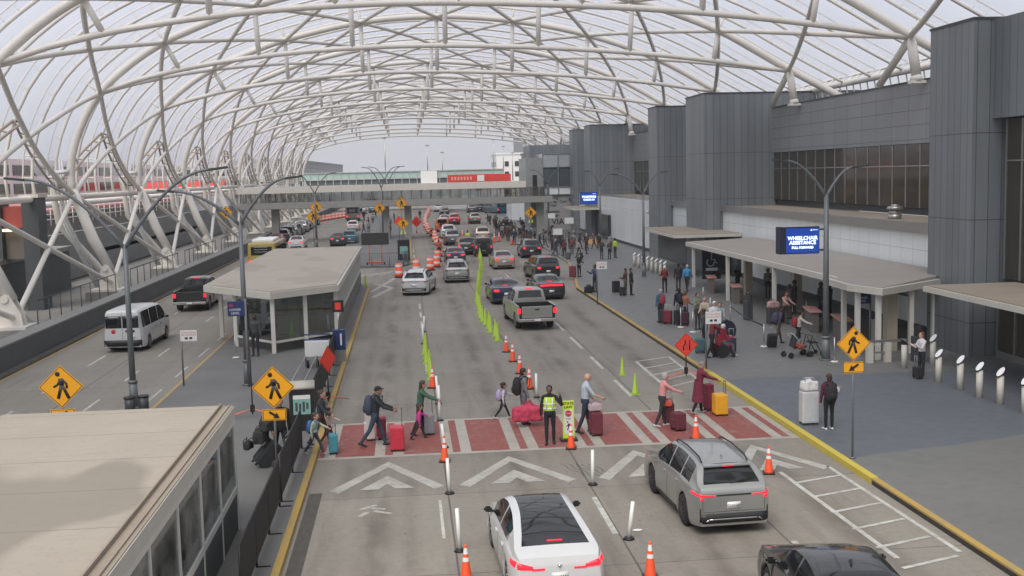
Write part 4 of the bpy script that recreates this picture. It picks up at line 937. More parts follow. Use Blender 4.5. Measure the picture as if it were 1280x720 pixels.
work_sign((500, 316), 3.2, 'red orange round-edged sign half behind the amber far sign', s=.55, z0=.13, lines=False)
# ------------------------------------------------------------------ cones, drums, delineators
def mk_cone(m_, bands, h=.91, tall=False, name='traffic_cone'):
    e = empty(name); b = MB(); b.box(-.19, .19, -.19, .19, 0, .045, .01); b.build('base', M_BLACK if not tall else m_, e)
    b = MB(); b.tube([(0,0,.045), (0,0,.09), (0,0,h-.03), (0,0,h)], [.155 if not tall else .165, .14, .032, .022], 16); b.build('body', m_, e)
    if bands:
        for z0, z1 in ((.50, .60), (.68, .83)):
            f = lambda z: .14+(.032-.14)*(z-.09)/(h-.12)+.002
            b = MB(); b.tube([(0,0,z0*h/.91), (0,0,z1*h/.91)], [f(z0*h/.91), f(z1*h/.91)], 16, cap=False); b.build('reflective_band', M_REFW, e)
    return e
cone = mk_cone(M_ORANGE, True); tall = mk_cone(M_LIME, False, 1.0, True, 'lime_cone')
OS = .80
near = [((556, 577), 'orange cone standing on the crosswalk line, left of the officer'), ((714, 561), 'orange cone right in front of the lime stop-for-pedestrians sign'), ((870, 549), 'orange cone just behind the silver car roof'), ((961, 592), 'orange cone at the head of the ladder hatching'), ((583, 726), 'orange cone cut by the bottom edge, between lanes'), ((813, 722), 'orange cone in front, between the white car and the black one')]
u = False
for p, l in near: place(cone, u, G(*p), rnd.uniform(-.3, .3), l, 'traffic cone', 'orange cones near the crossing', OS); u = True
row = [(633,440),(641,452),(650,467),(662,486),(541,485)]+[(609,421),(625,432)]
for i, p in enumerate(row[:5]): place(cone, True, G(*p), rnd.uniform(-.5,.5), ['orange cone topmost of the orange run after the lime row', 'second orange cone of the run below the lime row', 'third orange cone of the run below the lime row', 'orange cone partly behind the man with the black backpack', 'orange cone at the lower end of the left lime row'][i], 'traffic cone', 'orange cones near the crossing', OS+.08)
tl = False
def ground_curve(pts, n, jit=.05):
    P = [G(*p) for p in pts]; L = [0]
    for a, c in zip(P, P[1:]): L.append(L[-1]+(c-a).length)
    out = []
    for k in range(n):
        s = L[-1]*k/(n-1)
        for i in range(len(P)-1):
            if s <= L[i+1]+1e-6: break
        t = (s-L[i])/(L[i+1]-L[i]); q = P[i].lerp(P[i+1], t); out.append(q+Vector((rnd.uniform(-jit, jit), rnd.uniform(-jit, jit), 0)))
    return out
for q in ground_curve([(623, 426), (611, 412), (601, 397), (597, 376), (599, 352), (602, 330), (599, 320)], 40): place(tall, tl, q, rnd.uniform(-.2,.2), 'lime cone in the long curved row between the lanes', 'traffic cone', 'long curved row of lime cones', .88); tl = True
for q in ground_curve([(540, 474), (536, 462), (533, 448), (531, 438)], 7): place(tall, True, q, 0, 'lime cone in the short row on the left lane line', 'traffic cone', 'short row of lime cones', .8)
place(tall, True, G(778, 469), 0, 'lone lime cone beside the hatching, upper of two', 'traffic cone', None, .72); place(tall, True, G(794, 493), .2, 'lone lime cone beside the hatching, lower of two', 'traffic cone', None, .76)
place(tall, True, G(457, 358), .2, 'lime cone alone by the end of the shelter roof', 'traffic cone')
b_ = 0
def mk_drum():
    e = empty('traffic_drum'); b = MB(); b.cyl((0,0,0), .36, .08, 16); b.build('rubber_base', M_BLACK, e)
    b = MB(); prof = [(.29, .08), (.29, .3), (.275, .31), (.275, .52), (.262, .53), (.262, .74), (.25, .75), (.25, .94), (.2, 1.0)]; b.tube([(0,0,z) for r_, z in prof], [r_ for r_, z in prof], 16); b.build('barrel', M_ORANGE, e)
    for z0, r_ in ((.33, .277), (.77, .253)):
        b = MB(); b.tube([(0,0,z0), (0,0,z0+.16)], [r_+.004, r_+.004], 16, cap=False); b.build('reflective_band', M_REFW, e)
    return e
drum = mk_drum(); du = False
for p, l in (((499, 347), 'striped drum beside the message board trailer'), ((521, 341), 'striped drum behind the white crossover car, left one'), ((538, 338), 'striped drum behind the white crossover car, right one')): place(drum, du, G(*p), 0, l, 'traffic drum', 'striped drums closing the lane', 1.1); du = True
for q in ground_curve([(546, 334), (550, 322), (548, 308), (543, 299), (535, 290), (531, 281), (534, 272), (538, 262), (541, 256)], 34, .1): place(drum, True, q, 0, 'striped drum in the winding row along the closed lane', 'traffic drum', 'winding row of striped drums', 1.05)
for q in ground_curve([(370, 284), (400, 277), (430, 272)], 16, .1): place(drum, True, q, 0, 'striped drum in the far row across the left road', 'traffic drum', 'far row of drums on the left road')
for p in ((641, 306), (618, 303), (624, 302), (612, 301), (578, 298)): place(cone, True, G(*p), 0, 'small distant orange cone between the far cars', 'traffic cone', 'distant cones between far cars', 1.25)
place(cone, True, G(597, 321), .1, 'orange cone at the far head of the lime row', 'traffic cone', None, 1.1)
def delin(p0, top, lab, r=.045):
    q = G(*p0); t = G(*top, 0); e = empty('lane_post', q, 0, lab, 'delineator post', 'white flexible lane posts')
    # top found on the ray at the post's own distance
    d = (fw*F + r2*(top[0]-640) - u2*(top[1]-360)); s = q.y/d.y; tp = Vector((d.x*s, 0, CH+d.z*s)); tp = Vector((tp.x-q.x, rnd.uniform(-.05,.05), tp.z))
    b = MB(); b.tube([(0,0,.05), tp*.5+Vector((0,0,.02)), tp], [r, r, r*.9], 10); b.build('post', M_REFW, e)
    b = MB(); b.cyl((0,0,0), .13, .05, 12, .1); b.build('base', M_BLACK, e)
for p0, tp, l in (((562, 617), (559, 573), 'white lane post right below the cone on the crosswalk line'), ((575, 689), (571, 636), 'white lane post lowest on the left lane line'), ((741, 606), (741, 563), 'white lane post below the lime crossing sign'), ((786, 674), (791, 627), 'white lane post leaning right, next to the right lane line'),
    ((550, 526), (548, 482), 'white lane post beside the woman in green'), ((548, 505), (545, 470), 'white lane post just under the end of the short lime row'), ((671, 497), (670, 467), 'white lane post behind the man with the black backpack'), ((556, 560), (552, 530), 'white lane post on the crosswalk behind the striped cone'),
    ((529, 430), (528, 405), 'white lane post on the left lane line, beyond the short lime row'), ((530, 415), (530, 395), 'white lane post farthest on the left lane line')): delin(p0, tp, l)
# in-street crossing sign
q = G(711, 551); e = empty('crossing_paddle', q, 0, 'lime in-street sign reading STATE LAW stop for pedestrians', 'road sign')
b = MB(); b.box(-.17, .17, -.02, .02, .08, 1.2, .01); pp = b.build('panel', M_SIGNYG, e); b = MB(); b.box(-.25, .25, -.16, .16, 0, .08, .02); b.build('base', M_BLACK, e)
b = MB(); b.box(-.125, .125, -.026, -.021, .22, .93); b.build('white_field', M_SIGNW, pp)
text('lettering', 'STATE', .11, T((0, -.024, 1.12)), M_BLACK, pp, depth=.001, bold=.003); text('lettering', 'LAW', .11, T((0, -.024, 1.01)), M_BLACK, pp, depth=.001, bold=.003)
b = MB(); b.prism([(math.cos(a*math.pi/4+math.pi/8)*.1, -.028, .82+math.sin(a*math.pi/4+math.pi/8)*.1) for a in range(8)], (0,0,0), (0,-.004,0)); b.build('stop_symbol', M_RED, pp)
text('lettering', 'STOP', .06, T((0, -.034, .82)), M_SIGNW, pp, depth=.001); text('lettering', 'FOR', .07, T((0, -.028, .66)), M_BLACK, pp, depth=.001); f_ = ped_figure(pp, 1, -.03, .45); f_.location.z = .45
# message board trailer
q = G(470, 333); e = empty('message_board', q, 0, 'dark blank message board on a small orange trailer', 'message board'); e.scale = (.58, .58, .58)
b = MB(); b.box(-2.05, 2.05, -.1, .25, 3.3, 5.1, .03); b.mi = 1; b.box(-1.95, 1.95, -.12, -.105, 3.4, 5.0); bd = b.build('board', [M_BLACK, mat('matrix_panel', (.035, .037, .033), .5, var=.5, scale=14)], e)
M_OF = mat('orange_frame', (.48, .12, .06), .55)
for x in (-.95, .95):
    b = MB(); b.tube([(x, .1, .4), (x, .1, 3.4)], .07, 8); b.build('mast', M_OF, e)
    b = MB(); b.tube([(x*1.35-.12, 0, .33), (x*1.35+.12, 0, .33)], .33, 14); b.build('wheel', M_RUB, e)
b = MB(); b.box(-1.1, 1.1, -.6, .6, .45, .75, .03); b.box(-.1, .1, -1.6, -.6, .45, .55); b.build('chassis', M_OF, e)
# crowd barrier around the far island nose
e = empty('barrier_fence', (-1.6, 97, .13), 0, 'curved grey crowd barrier round the far island end', 'fence')
pts = [(-5.0, 2.2), (-4.2, .3), (-3, .0), (-1.5, -.1), (0, .0), (1.2, .4), (1.6, 2), (1.62, 5), (1.62, 8)]
b = MB()
for z in (.15, 1.15): b.tube([(x, y, z) for x, y in pts], .03, 6)
for (xa, ya), (xb, yb2) in zip(pts, pts[1:]):
    n = max(2, int(math.hypot(xb-xa, yb2-ya)/.16))
    for k in range(n): b.tube([(xa+(xb-xa)*k/n, ya+(yb2-ya)*k/n, .15), (xa+(xb-xa)*k/n, ya+(yb2-ya)*k/n, 1.15)], .012, 4, cap=False)
b.build('bars', M_POLE, e)
for x, y in pts:
    b = MB(); b.tube([(x, y, 0), (x, y, 1.25)], .04, 6); b.build('post', M_POLE, e)
# black screened kerb fence
def kfence(y0, y1, lab):
    e = empty('screened_fence', (-3.22, y0, .13), 0, lab, 'fence', 'black screened fences on the island kerb'); L = y1-y0
    b = MB(); b.box(-.012, .012, .02, L-.02, .18, 1.12); b.build('mesh_screen', mat('black_mesh_fabric', (.022, .022, .022), .8, var=.2), e)
    b = MB(); b.tube([(0, 0, 1.14), (0, L, 1.14)], .022, 6); b.tube([(0, 0, .16), (0, L, .16)], .022, 6); b.build('rails', M_BLACK, e)
    n = max(1, round(L/2.3))
    for k in range(n+1):
        b = MB(); b.tube([(0, k*L/n, 0), (0, k*L/n, 1.15)], .025, 6); b.box(.0, .28, k*L/n-.02, k*L/n+.02, 0, .02); b.build('post', M_BLACK, e)
kfence(20, 26.2, 'black screened fence section nearest the bottom edge'); kfence(26.6, 31.9, 'black screened fence section ending at the crosswalk'); kfence(36.6, 48.5, 'long black screened fence behind the kiosk toward the shelter')
# information kiosk with poster, blue bin, grey machines, rails
q = G(379, 536, .13); e = empty('recycling_kiosk', q, R(4), 'dark litter and recycling kiosk with pale top and green poster', 'kiosk')
b = MB(); b.box(-.38, .38, -.3, .5, 0, 1.32, .04); bd = b.build('cabinet', M_BLACK, e)
b = MB(); b.tube([(-.4, .1, 1.33), (.4, .1, 1.33)], .42, 16); 
for v in b.bm.verts: v.co.z = 1.3+max(0, v.co.z-1.33)*.45
b.build('rounded_top', mat('pale_kiosk_lid', (.42, .40, .34), .5), e)
b = MB(); b.box(-.26, .26, -.32, -.302, .52, 1.12); b.mi = 1; b.box(-.26, .26, -.325, -.3201, 1.0, 1.12); b.mi = 2
for k, (h0, h1) in enumerate(((.62, .9), (.66, .86), (.6, .92), (.68, .88))): b.box(-.2+k*.11, -.13+k*.11, -.326, -.3202, h0, h1)
b.build('poster', [mat('green_poster', (.22, .42, .38), .5, var=.3, scale=12), M_SIGNW, M_DARKC], e)
q = G(398, 458, .13); e = empty('luggage_cart_stand', q, 0, 'white boxy machine on wheels beside the middle shelter', 'cart')
b = MB(); b.box(-.5, .5, -.3, .3, .45, 1.1, .03); b.build('box', M_SIGNW, e); b = MB(); b.tube([(-.55, -.2, 1.15), (.5, -.2, 1.15)], .03); b.tube([(-.55, .25, 1.3), (.5, .25, 1.3)], .03); b.build('blue_handle', M_NAVY, e)
for x in (-.4, 0, .4):
    b = MB(); b.tube([(x-.05, -.25, .16), (x+.05, -.25, .16)], .15, 12); b.build('wheel', M_RUB, e)
q = G(397, 452, .13)+Vector((.95, -.1, 0)); e = empty('smarte_post', q, 0, 'navy vending post beside the white machine', 'machine'); e.name = 'vending_post'
b = MB(); b.box(-.26, .26, -.16, .16, .5, 1.35, .02); b.mi = 1; b.box(.05, .12, -.17, -.161, .7, 1.2); b.build('housing', [M_NAVY, M_SIGNW], e); b = MB(); b.box(-.24, .24, -.15, .15, 0, .5); b.build('pedestal', M_GREYC, e); b = MB(); b.tube([(0, 0, 1.35), (0, 0, 2.1)], .03); b.build('mast', M_ALU, e); b = MB(); b.box(-.24, .24, -.04, .02, 2.1, 2.6, .02); b.mi = 1; b.box(-.12, .12, -.045, -.041, 2.2, 2.5); b.build('sign_head', [M_BLACK, M_SIGNR], e)
q = G(385, 470, .13); e = empty('cart_rail', q, 0, 'pair of low pale rails running toward the kiosk', 'rail')
b = MB()
for x in (-.2, .25): b.tube([(x, -4, .1), (x, -4, .55), (x, 1.5, .55), (x, 1.5, .1)], .03, 6)
b.build('tube_rail', M_ALU, e)
for i, p in enumerate(((163, 516), (180, 514))):
    q = Vector((-10+i*.55, 39.3, .13)); q = G(*p, .13); b = MB(); b.cyl((0,0,0), .17, .5, 14, .18); b.mi = 1; b.cyl((0,0,.5), .2, .05, 14); tag(b.build('litter_bin', [M_DARKM, M_BLACK], loc=q), ['round dark bin left of the nearest left lamp base', 'round dark bin right of the nearest left lamp base'][i], 'bin')
q = G(505, 325, .14); e = empty('recycling_kiosk', q, 0, 'dark kiosk with poster at the far island kerb', 'kiosk'); b = MB(); b.box(-.55, .55, -.4, .4, 0, 1.9, .05); b.build('cabinet', M_BLACK, e); b = MB(); b.box(-.35, .35, -.42, -.401, .6, 1.3); b.build('poster', MATS['green_poster'], e)
b = MB(); b.ball((0,0,0), .12, .07, .01, 8)
tag(b.build('dropped_litter', M_REFW, loc=G(797, 663)+Vector((0,0,.012))), 'white scrap of litter beside the leaning lane post', 'litter')
# ladder frame by posts in shelter (stanchion) and queue posts
def mk_stan():
    e = empty('queue_post'); b = MB(); b.cyl((0,0,.03), .03, .95, 10); b.build('post', M_ALU, e); b = MB(); b.cyl((0,0,0), .17, .03, 16, .13); b.build('base', M_REFW, e); return e
st = mk_stan(); su = False
for p, l in (((851, 409), 'pale queue post left of the white-shirted traveller'), ((866, 415), 'pale queue post right beside the loading sign crowd'), ((955, 433), 'pale queue post alone on the dark pavement'), ((913, 406), 'pale queue post beneath the second counter'), ((888, 395), 'pale queue post near the salmon counter'), ((879, 380), 'pale queue post by the banner'), ((1043, 452), 'steel queue post just right of the tall lamp base'), ((295, 447), 'pale queue post left of the middle shelter corner'), ((1008, 400), 'queue post at the edge of the pavilion shade')):
    place(st, su, G(p[0], p[1], .15), 0, l, 'queue post', 'queue posts'); su = True
e = empty('queue_belt', G(913, 406, .15), 0, 'black queue belt stretched low between two posts', 'barrier belt'); a = G(955, 433, .15)-G(913, 406, .15)
b = MB(); b.tube([(0,0,.9), a*.5+Vector((0,0,.8)), a+Vector((0,0,.9))], .03, 6); b.build('belt', M_BLACK, e)
e = empty('safety_barrier', G(742, 305, .15), 0, 'orange and white barrier board by the far blue screen', 'barrier'); b = MB(); b.box(-.9, .9, -.1, .1, 0, .55, .05); b.build('board', mat('amber_plastic', (.7, .4, .15), .5), e)
# ------------------------------------------------------------------ vehicles
def interp(pts, x):
    """smooth monotone-ish curve through control points"""
    if x <= pts[0][0]: return pts[0][1]
    if x >= pts[-1][0]: return pts[-1][1]
    for i in range(len(pts)-1):
        if x <= pts[i+1][0]: break
    (x1, y1), (x2, y2) = pts[i], pts[i+1]; h = x2-x1; t = (x-x1)/h; d = (y2-y1)/h
    def slope(j):
        if j <= 0 or j >= len(pts)-1: return None
        a = (pts[j][1]-pts[j-1][1])/(pts[j][0]-pts[j-1][0]); c = (pts[j+1][1]-pts[j][1])/(pts[j+1][0]-pts[j][0])
        return 0 if a*c <= 0 else 2*a*c/(a+c)
    m1 = slope(i); m2 = slope(i+1); m1 = d if m1 is None else m1; m2 = d if m2 is None else m2
    return y1*(2*t**3-3*t*t+1)+m1*h*(t**3-2*t*t+t)+y2*(-2*t**3+3*t*t)+m2*h*(t**3-t*t)
def paint(name, col, metal=.35, rough=.32): return mat('paint_'+name, col, rough, metal, var=0, coat=.8)
PAINT = {'white': paint('white', (.56, .57, .57), 0, .3), 'silver': paint('silver', (.34, .345, .33), .6), 'champagne': paint('champagne', (.36, .33, .27), .6), 'black': paint('black', (.012, .013, .015), .2, .2), 'navy': paint('navy', (.012, .02, .055), .4), 'grey': paint('grey', (.13, .135, .14), .6),
    'dark': paint('dark', (.035, .04, .045), .5), 'charcoal': paint('charcoal', (.03, .032, .033), .4), 'red': paint('red', (.35, .02, .02), .2), 'orange': paint('orange', (.5, .12, .03), .2), 'teal': paint('teal', (.05, .14, .2), .3), 'yellow': paint('yellow', (.42, .33, .09), 0), 'olive': paint('olive', (.20, .2, .17), .6)}
SPECS = {
 'fastback': dict(L=4.7, W=1.86, wr=.60, r=.345, wb=2.87, gr=.17, belt=[(-2.35,.93),(-1.2,.98),(.6,.92),(2.35,.66)], top=[(-2.35,.82),(-2.28,1.0),(-2.0,1.09),(-1.3,1.28),(-.5,1.42),(.1,1.445),(.6,1.38),(1.35,.99),(1.9,.86),(2.28,.72),(2.35,.6)], ws=(.5,1.38), rw=(-1.93,-.75), side=(-1.25,1.1), pil=(-.1,), roofglass=True),
 'crossover': dict(L=4.66, W=1.87, wr=.58, r=.37, wb=2.69, gr=.2, belt=[(-2.33,1.05),(-1.4,1.10),(.6,1.02),(2.33,.78)], top=[(-2.33,.98),(-2.30,1.08),(-2.2,1.16),(-1.74,1.54),(-1.35,1.61),(-.4,1.655),(.35,1.60),(1.15,1.13),(1.6,1.05),(2.25,.90),(2.33,.76)], ws=(.4,1.1), rw=(-2.19,-1.76), side=(-1.72,.95), pil=(-1.05,-.1), roofglass=False),
 'suv': dict(L=4.8, W=1.92, wr=.68, r=.38, wb=2.8, gr=.23, belt=[(-2.4,1.08),(-1.4,1.1),(.6,1.06),(2.4,.9)], top=[(-2.4,1.02),(-2.37,1.1),(-2.28,1.25),(-2.1,1.68),(-1.8,1.73),(-.4,1.77),(.35,1.71),(1.1,1.17),(1.7,1.1),(2.3,.97),(2.4,.85)], ws=(.4,1.06), rw=(-2.27,-2.12), side=(-2.0,.95), pil=(-1.2,-.15), roofglass=False),
 'boxy': dict(L=4.5, W=1.88, wr=.74, r=.4, wb=2.6, gr=.27, belt=[(-2.25,1.12),(2.25,1.08)], top=[(-2.25,1.08),(-2.22,1.2),(-2.15,1.78),(-1.9,1.83),(.3,1.82),(.55,1.76),(.8,1.24),(1.2,1.17),(2.15,1.1),(2.25,.95)], ws=(.53,.82), rw=(-2.21,-2.14), side=(-2.0,.7), pil=(-1.1,-.2), roofglass=False),
 'sedan': dict(L=4.85, W=1.85, wr=.60, r=.34, wb=2.8, gr=.17, belt=[(-2.42,.95),(-1.2,.98),(.6,.94),(2.42,.7)], top=[(-2.42,.85),(-2.37,1.03),(-1.85,1.08),(-1.6,1.10),(-.85,1.40),(-.2,1.46),(.3,1.42),(1.15,1.0),(1.7,.92),(2.35,.76),(2.42,.62)], ws=(.25,1.13), rw=(-1.6,-.85), side=(-1.35,1.0), pil=(-.15,), roofglass=False),
 'van': dict(L=5.5, W=2.03, wr=.80, r=.36, wb=3.3, gr=.22, belt=[(-2.75,1.15),(2.0,1.15),(2.75,1.0)], top=[(-2.75,1.9),(-2.72,2.05),(-2.6,2.1),(-1.0,2.12),(.9,2.08),(1.35,1.93),(2.05,1.28),(2.4,1.15),(2.7,1.0),(2.75,.85)], ws=(1.3,2.05), rw=None, side=(-2.45,1.75), pil=(-1.0,.45), roofglass=False),
 'cab': dict(L=3.55, W=2.0, wr=.68, r=.41, wb=0, gr=.3, belt=[(-1.775,1.22),(1.775,1.15)], top=[(-1.775,1.25),(-1.76,1.4),(-1.68,1.82),(-1.45,1.89),(-.4,1.9),(-.1,1.84),(.55,1.32),(.9,1.25),(1.7,1.16),(1.775,1.0)], ws=(-.12,.55), rw=(-1.755,-1.69), side=(-1.6,.4), pil=(-.75,), roofglass=False),
}
def body_section(sp, y):
    L, W = sp['L'], sp['W']; e = min(1, (L/2-abs(y))/.45); e = max(0, e); taper = .86+.14*(1-(1-e)**2.4)
    w = W/2*taper; zt = interp(sp['top'], y); zb = min(interp(sp['belt'], y), zt-.01)
    zl = sp['gr']+.04*(1-e)
    for cy in sp['wy']:
        d = abs(y-cy); R_ = sp['r']+.055
        if d < R_: zl = max(zl, sp['r']-.0+math.sqrt(R_*R_-d*d)*.98)
    zl = min(zl, zb-.06)
    zr = max(z for _, z in sp['top'])
    P = []
    for t, fx in ((0,.945),(.10,.98),(.36,1.0),(.62,.992),(.86,.972),(1,.935)): P.append((w*fx, zl+(zb-zl)*t))
    wb_ = w*.935-.012; h = zt-zb
    wg = lambda z: wb_-(wb_-sp['wr'])*max(0, min(1, (z-zb)/(zr-zb+1e-6)))**1.15
    for u in (.05, .45, .86): P.append((wg(zb+h*u), zb+h*u))
    zed = zt-min(.03, h*.1); xe = wg(zb+h*.95)-min(.06, .2*h+.01); P.append((xe, zed))
    for q in (.88, .45, 0): P.append((xe*q, zt-(zt-zed)*q*q*.8))
    return P
def make_body(sp, root, pm, name='body'):
    L = sp['L']; ys = set()
    n = int(L/.11)
    for k in range(n+1): ys.add(round(-L/2+L*k/n, 4))
    for v in (-L/2+.02, -L/2+.06, L/2-.03): ys.add(v)
    key = list(sp['ws'])+list(sp['rw'] or ())+list(sp['side'])
    for p in sp['pil']: key += [p-.035, p+.035]
    for cy in sp['wy']: key += [cy-sp['r']-.055, cy+sp['r']+.055, cy-sp['r']-.03, cy+sp['r']+.03]
    ys = [y for y in ys if all(abs(y-k) > .03 for k in key)]+[k for k in key if abs(k) < L/2]; ys = sorted(set(ys))
    secs = [body_section(sp, y) for y in ys]; npnt = len(secs[0])
    groups = {}
    def quad(kind, a, b_, c, d): groups.setdefault(kind, []).append((a, b_, c, d))
    vid = lambda i, s, j: (i, s, j)
    ins = lambda y, r_: r_ and r_[0]-1e-6 <= y <= r_[1]+1e-6
    for i in range(len(ys)-1):
        ym = (ys[i]+ys[i+1])/2; h = interp(sp['top'], ym)-interp(sp['belt'], ym)
        for s in (-1, 1):
            for j in range(npnt-1):
                kind = 'body'
                if 6 <= j <= 7 and ins(ym, sp['side']) and h > .12 and not any(abs(ym-p) < .035 for p in sp['pil']): 
                    seg = sum(1 for p in sp['pil'] if ym > p); kind = ('side_window', s, seg)
                elif j >= 10:
                    if ins(ym, sp['ws']): kind = ('windscreen',)
                    elif ins(ym, sp['rw']): kind = ('rear_window',)
                    elif sp['roofglass'] and sp['rw'][1] < ym < sp['ws'][0]: kind = ('glass_roof',)
                quad(kind, vid(i, s, j), vid(i+1, s, j), vid(i+1, s, j+1), vid(i, s, j+1))
    def co(v): i, s, j = v; x, z = secs[i][j]; return (s*x, ys[i], z)
    def make(kind, nm, material, smooth=True):
        b = MB(); m_ = {}
        def V(v):
            c = co(v); kk = tuple(round(q, 4) for q in c)
            if kk not in m_: m_[kk] = b.bm.verts.new(c)
            return m_[kk]
        for q in groups.get(kind, []):
            vs = []; 
            for v in q:
                x = V(v)
                if x not in vs: vs.append(x)
            if len(vs) > 2:
                try: f = b.bm.faces.new(vs); f.smooth = True
                except ValueError: pass
        if kind == 'body':
            for i in (0, len(ys)-1):
                loop = [V((i, 1, j)) for j in range(npnt)]+[V((i, -1, j)) for j in range(npnt-2, -1, -1)]
                try: b.bm.faces.new(loop)
                except ValueError: pass
        bmesh.ops.recalc_face_normals(b.bm, faces=b.bm.faces)
        if kind != 'body':
            for f in b.bm.faces:
                pass
        me = b.mesh(nm, material, fix=False); o = bpy.data.objects.new(nm, me); COL.objects.link(o); o.parent = root
        try: me.set_sharp_from_angle(angle=R(38))
        except Exception: pass
        return o
    body = make('body', name, pm)
    for k in list(groups):
        if k != 'body': make(k, k[0], M_CARGLASS)
    # closed hull for projecting lamps and trim
    vv = {}; pts = []; fs = []
    for kk, qs in groups.items():
        for q in qs:
            idx = []
            for v in q:
                c = tuple(round(t, 4) for t in co(v))
                if c not in vv: vv[c] = len(pts); pts.append(Vector(c))
                if vv[c] not in idx: idx.append(vv[c])
            if len(idx) > 2: fs.append(idx)
    for i in (0, len(ys)-1):
        loop = []
        for v in [(i, 1, j) for j in range(npnt)]+[(i, -1, j) for j in range(npnt-2, -1, -1)]:
            c = tuple(round(t, 4) for t in co(v))
            if c not in vv: vv[c] = len(pts); pts.append(Vector(c))
            if vv[c] not in loop: loop.append(vv[c])
        fs.append(loop)
    bvh = BVHTree.FromPolygons(pts, fs)
    # dark underbody and wheel wells
    b = MB(); w = sp['W']/2
    b.box(-w*.80, w*.80, -L/2+.18, L/2-.18, sp['gr']-.02, sp['gr']+.3)
    for cy in sp['wy']:
        for s in (-1, 1): b.tube([(s*w*.55, cy, sp['r']+.02), (s*w*.84, cy, sp['r']+.02)], sp['r']+.03, 18)
    b.build('underbody', M_BLACK, root)
    return body, bvh
def patch(bvh, root, nm, m_, u0, u1, v0, v1, axis='rear', th=.012, nu=8, nv=4, lo=None, hi=None, far=6):
    """a thin solid that follows the body; u along the axis' width, v is height (or y for 'top')"""
    b = MB(); rows = []
    for i in range(nu+1):
        u = u0+(u1-u0)*i/nu; a = lo(u) if lo else v0; c = hi(u) if hi else v1; col = []
        for j in range(nv+1):
            v = a+(c-a)*j/nv
            if axis == 'rear': o, d = Vector((u, -far, v)), Vector((0, 1, 0))
            elif axis == 'front': o, d = Vector((u, far, v)), Vector((0, -1, 0))
            elif axis == 'left': o, d = Vector((-far, u, v)), Vector((1, 0, 0))
            elif axis == 'right': o, d = Vector((far, u, v)), Vector((-1, 0, 0))
            else: o, d = Vector((u, v, far)), Vector((0, 0, -1))
            hit = bvh.ray_cast(o, d)[0]
            if hit is None: return None
            col.append((b.bm.verts.new(hit-d*th), b.bm.verts.new(hit+d*.02)))
        rows.append(col)
    for i in range(nu):
        for j in range(nv):
            f = b.bm.faces.new([rows[i][j][0], rows[i+1][j][0], rows[i+1][j+1][0], rows[i][j+1][0]]); f.smooth = True
    for i in range(nu):
        for j in (0, nv): b.bm.faces.new([rows[i][j][0], rows[i+1][j][0], rows[i+1][j][1], rows[i][j][1]])
    for j in range(nv):
        for i in (0, nu): b.bm.faces.new([rows[i][j][0], rows[i][j+1][0], rows[i][j+1][1], rows[i][j][1]])
    return b.build(nm, m_, root)
M_RIM = mat('alloy_rim', (.28, .28, .28), .3, .8, var=0); M_DRIM = mat('dark_rim', (.05, .05, .055), .35, .6, var=0)
def wheel(root, x, y, r, w=.22, rim=None, spokes=10):
    s = 1 if x > 0 else -1; e = MB()
    prof = [(-w/2, r*.62), (-w/2, r*.93), (-w*.38, r), (w*.38, r), (w/2, r*.93), (w/2, r*.62)]
    e.tube([(x-s*w/2+a, y, r) for a, _ in prof], [q for _, q in prof], 22)
    t = e.build('wheel', M_RUB, root)
    b = MB(); xf = x-s*w/2+s*(w/2) 
    b.tube([(x-s*.03, y, r), (x+s*.004, y, r)], [r*.64, r*.64], 20); b.mi = 1
    b.tube([(x+s*.004, y, r), (x+s*.008, y, r)], [r*.55, r*.55], 20); b.mi = 0
    for k in range(spokes):
        a = 2*math.pi*k/spokes; c = Vector((x+s*.012, y+math.cos(a)*r*.33, r+math.sin(a)*r*.33)); b.obox(c, (1,0,0), (0, math.cos(a), math.sin(a)), (0, -math.sin(a), math.cos(a)), .012, r*.28, r*.05)
    b.tube([(x, y, r), (x+s*.03, y, r)], r*.13, 10)
    return b.build('rim', [rim or M_RIM, M_BLACK], t)
def plate(bvh, root, x, z, txt=None, s=1):
    p = patch(bvh, root, 'number_plate', M_SIGNW, x-.155, x+.155, z-.075, z+.075, th=.018, nu=2, nv=1)
    if txt and p:
        yy = min(v.co.y for v in p.data.vertices)
        text('plate_lettering', txt, .085, T((x, yy-.002, z-.01)), M_DARKC, p, depth=.001)
def mirrors(root, sp, y, z, pm, side='body'):
    for s in (-1, 1):
        b = MB(); w = sp['W']/2*.93; b.obox((s*(w+.11), y, z+.05), (1,0,0), (0,1,0), (0,0,1), .09, .05, .06, .035); b.obox((s*(w+.02), y+.02, z), (1,0,0), (0,1,0), (0,0,1), .09, .03, .02); b.build('door_mirror', pm, root)
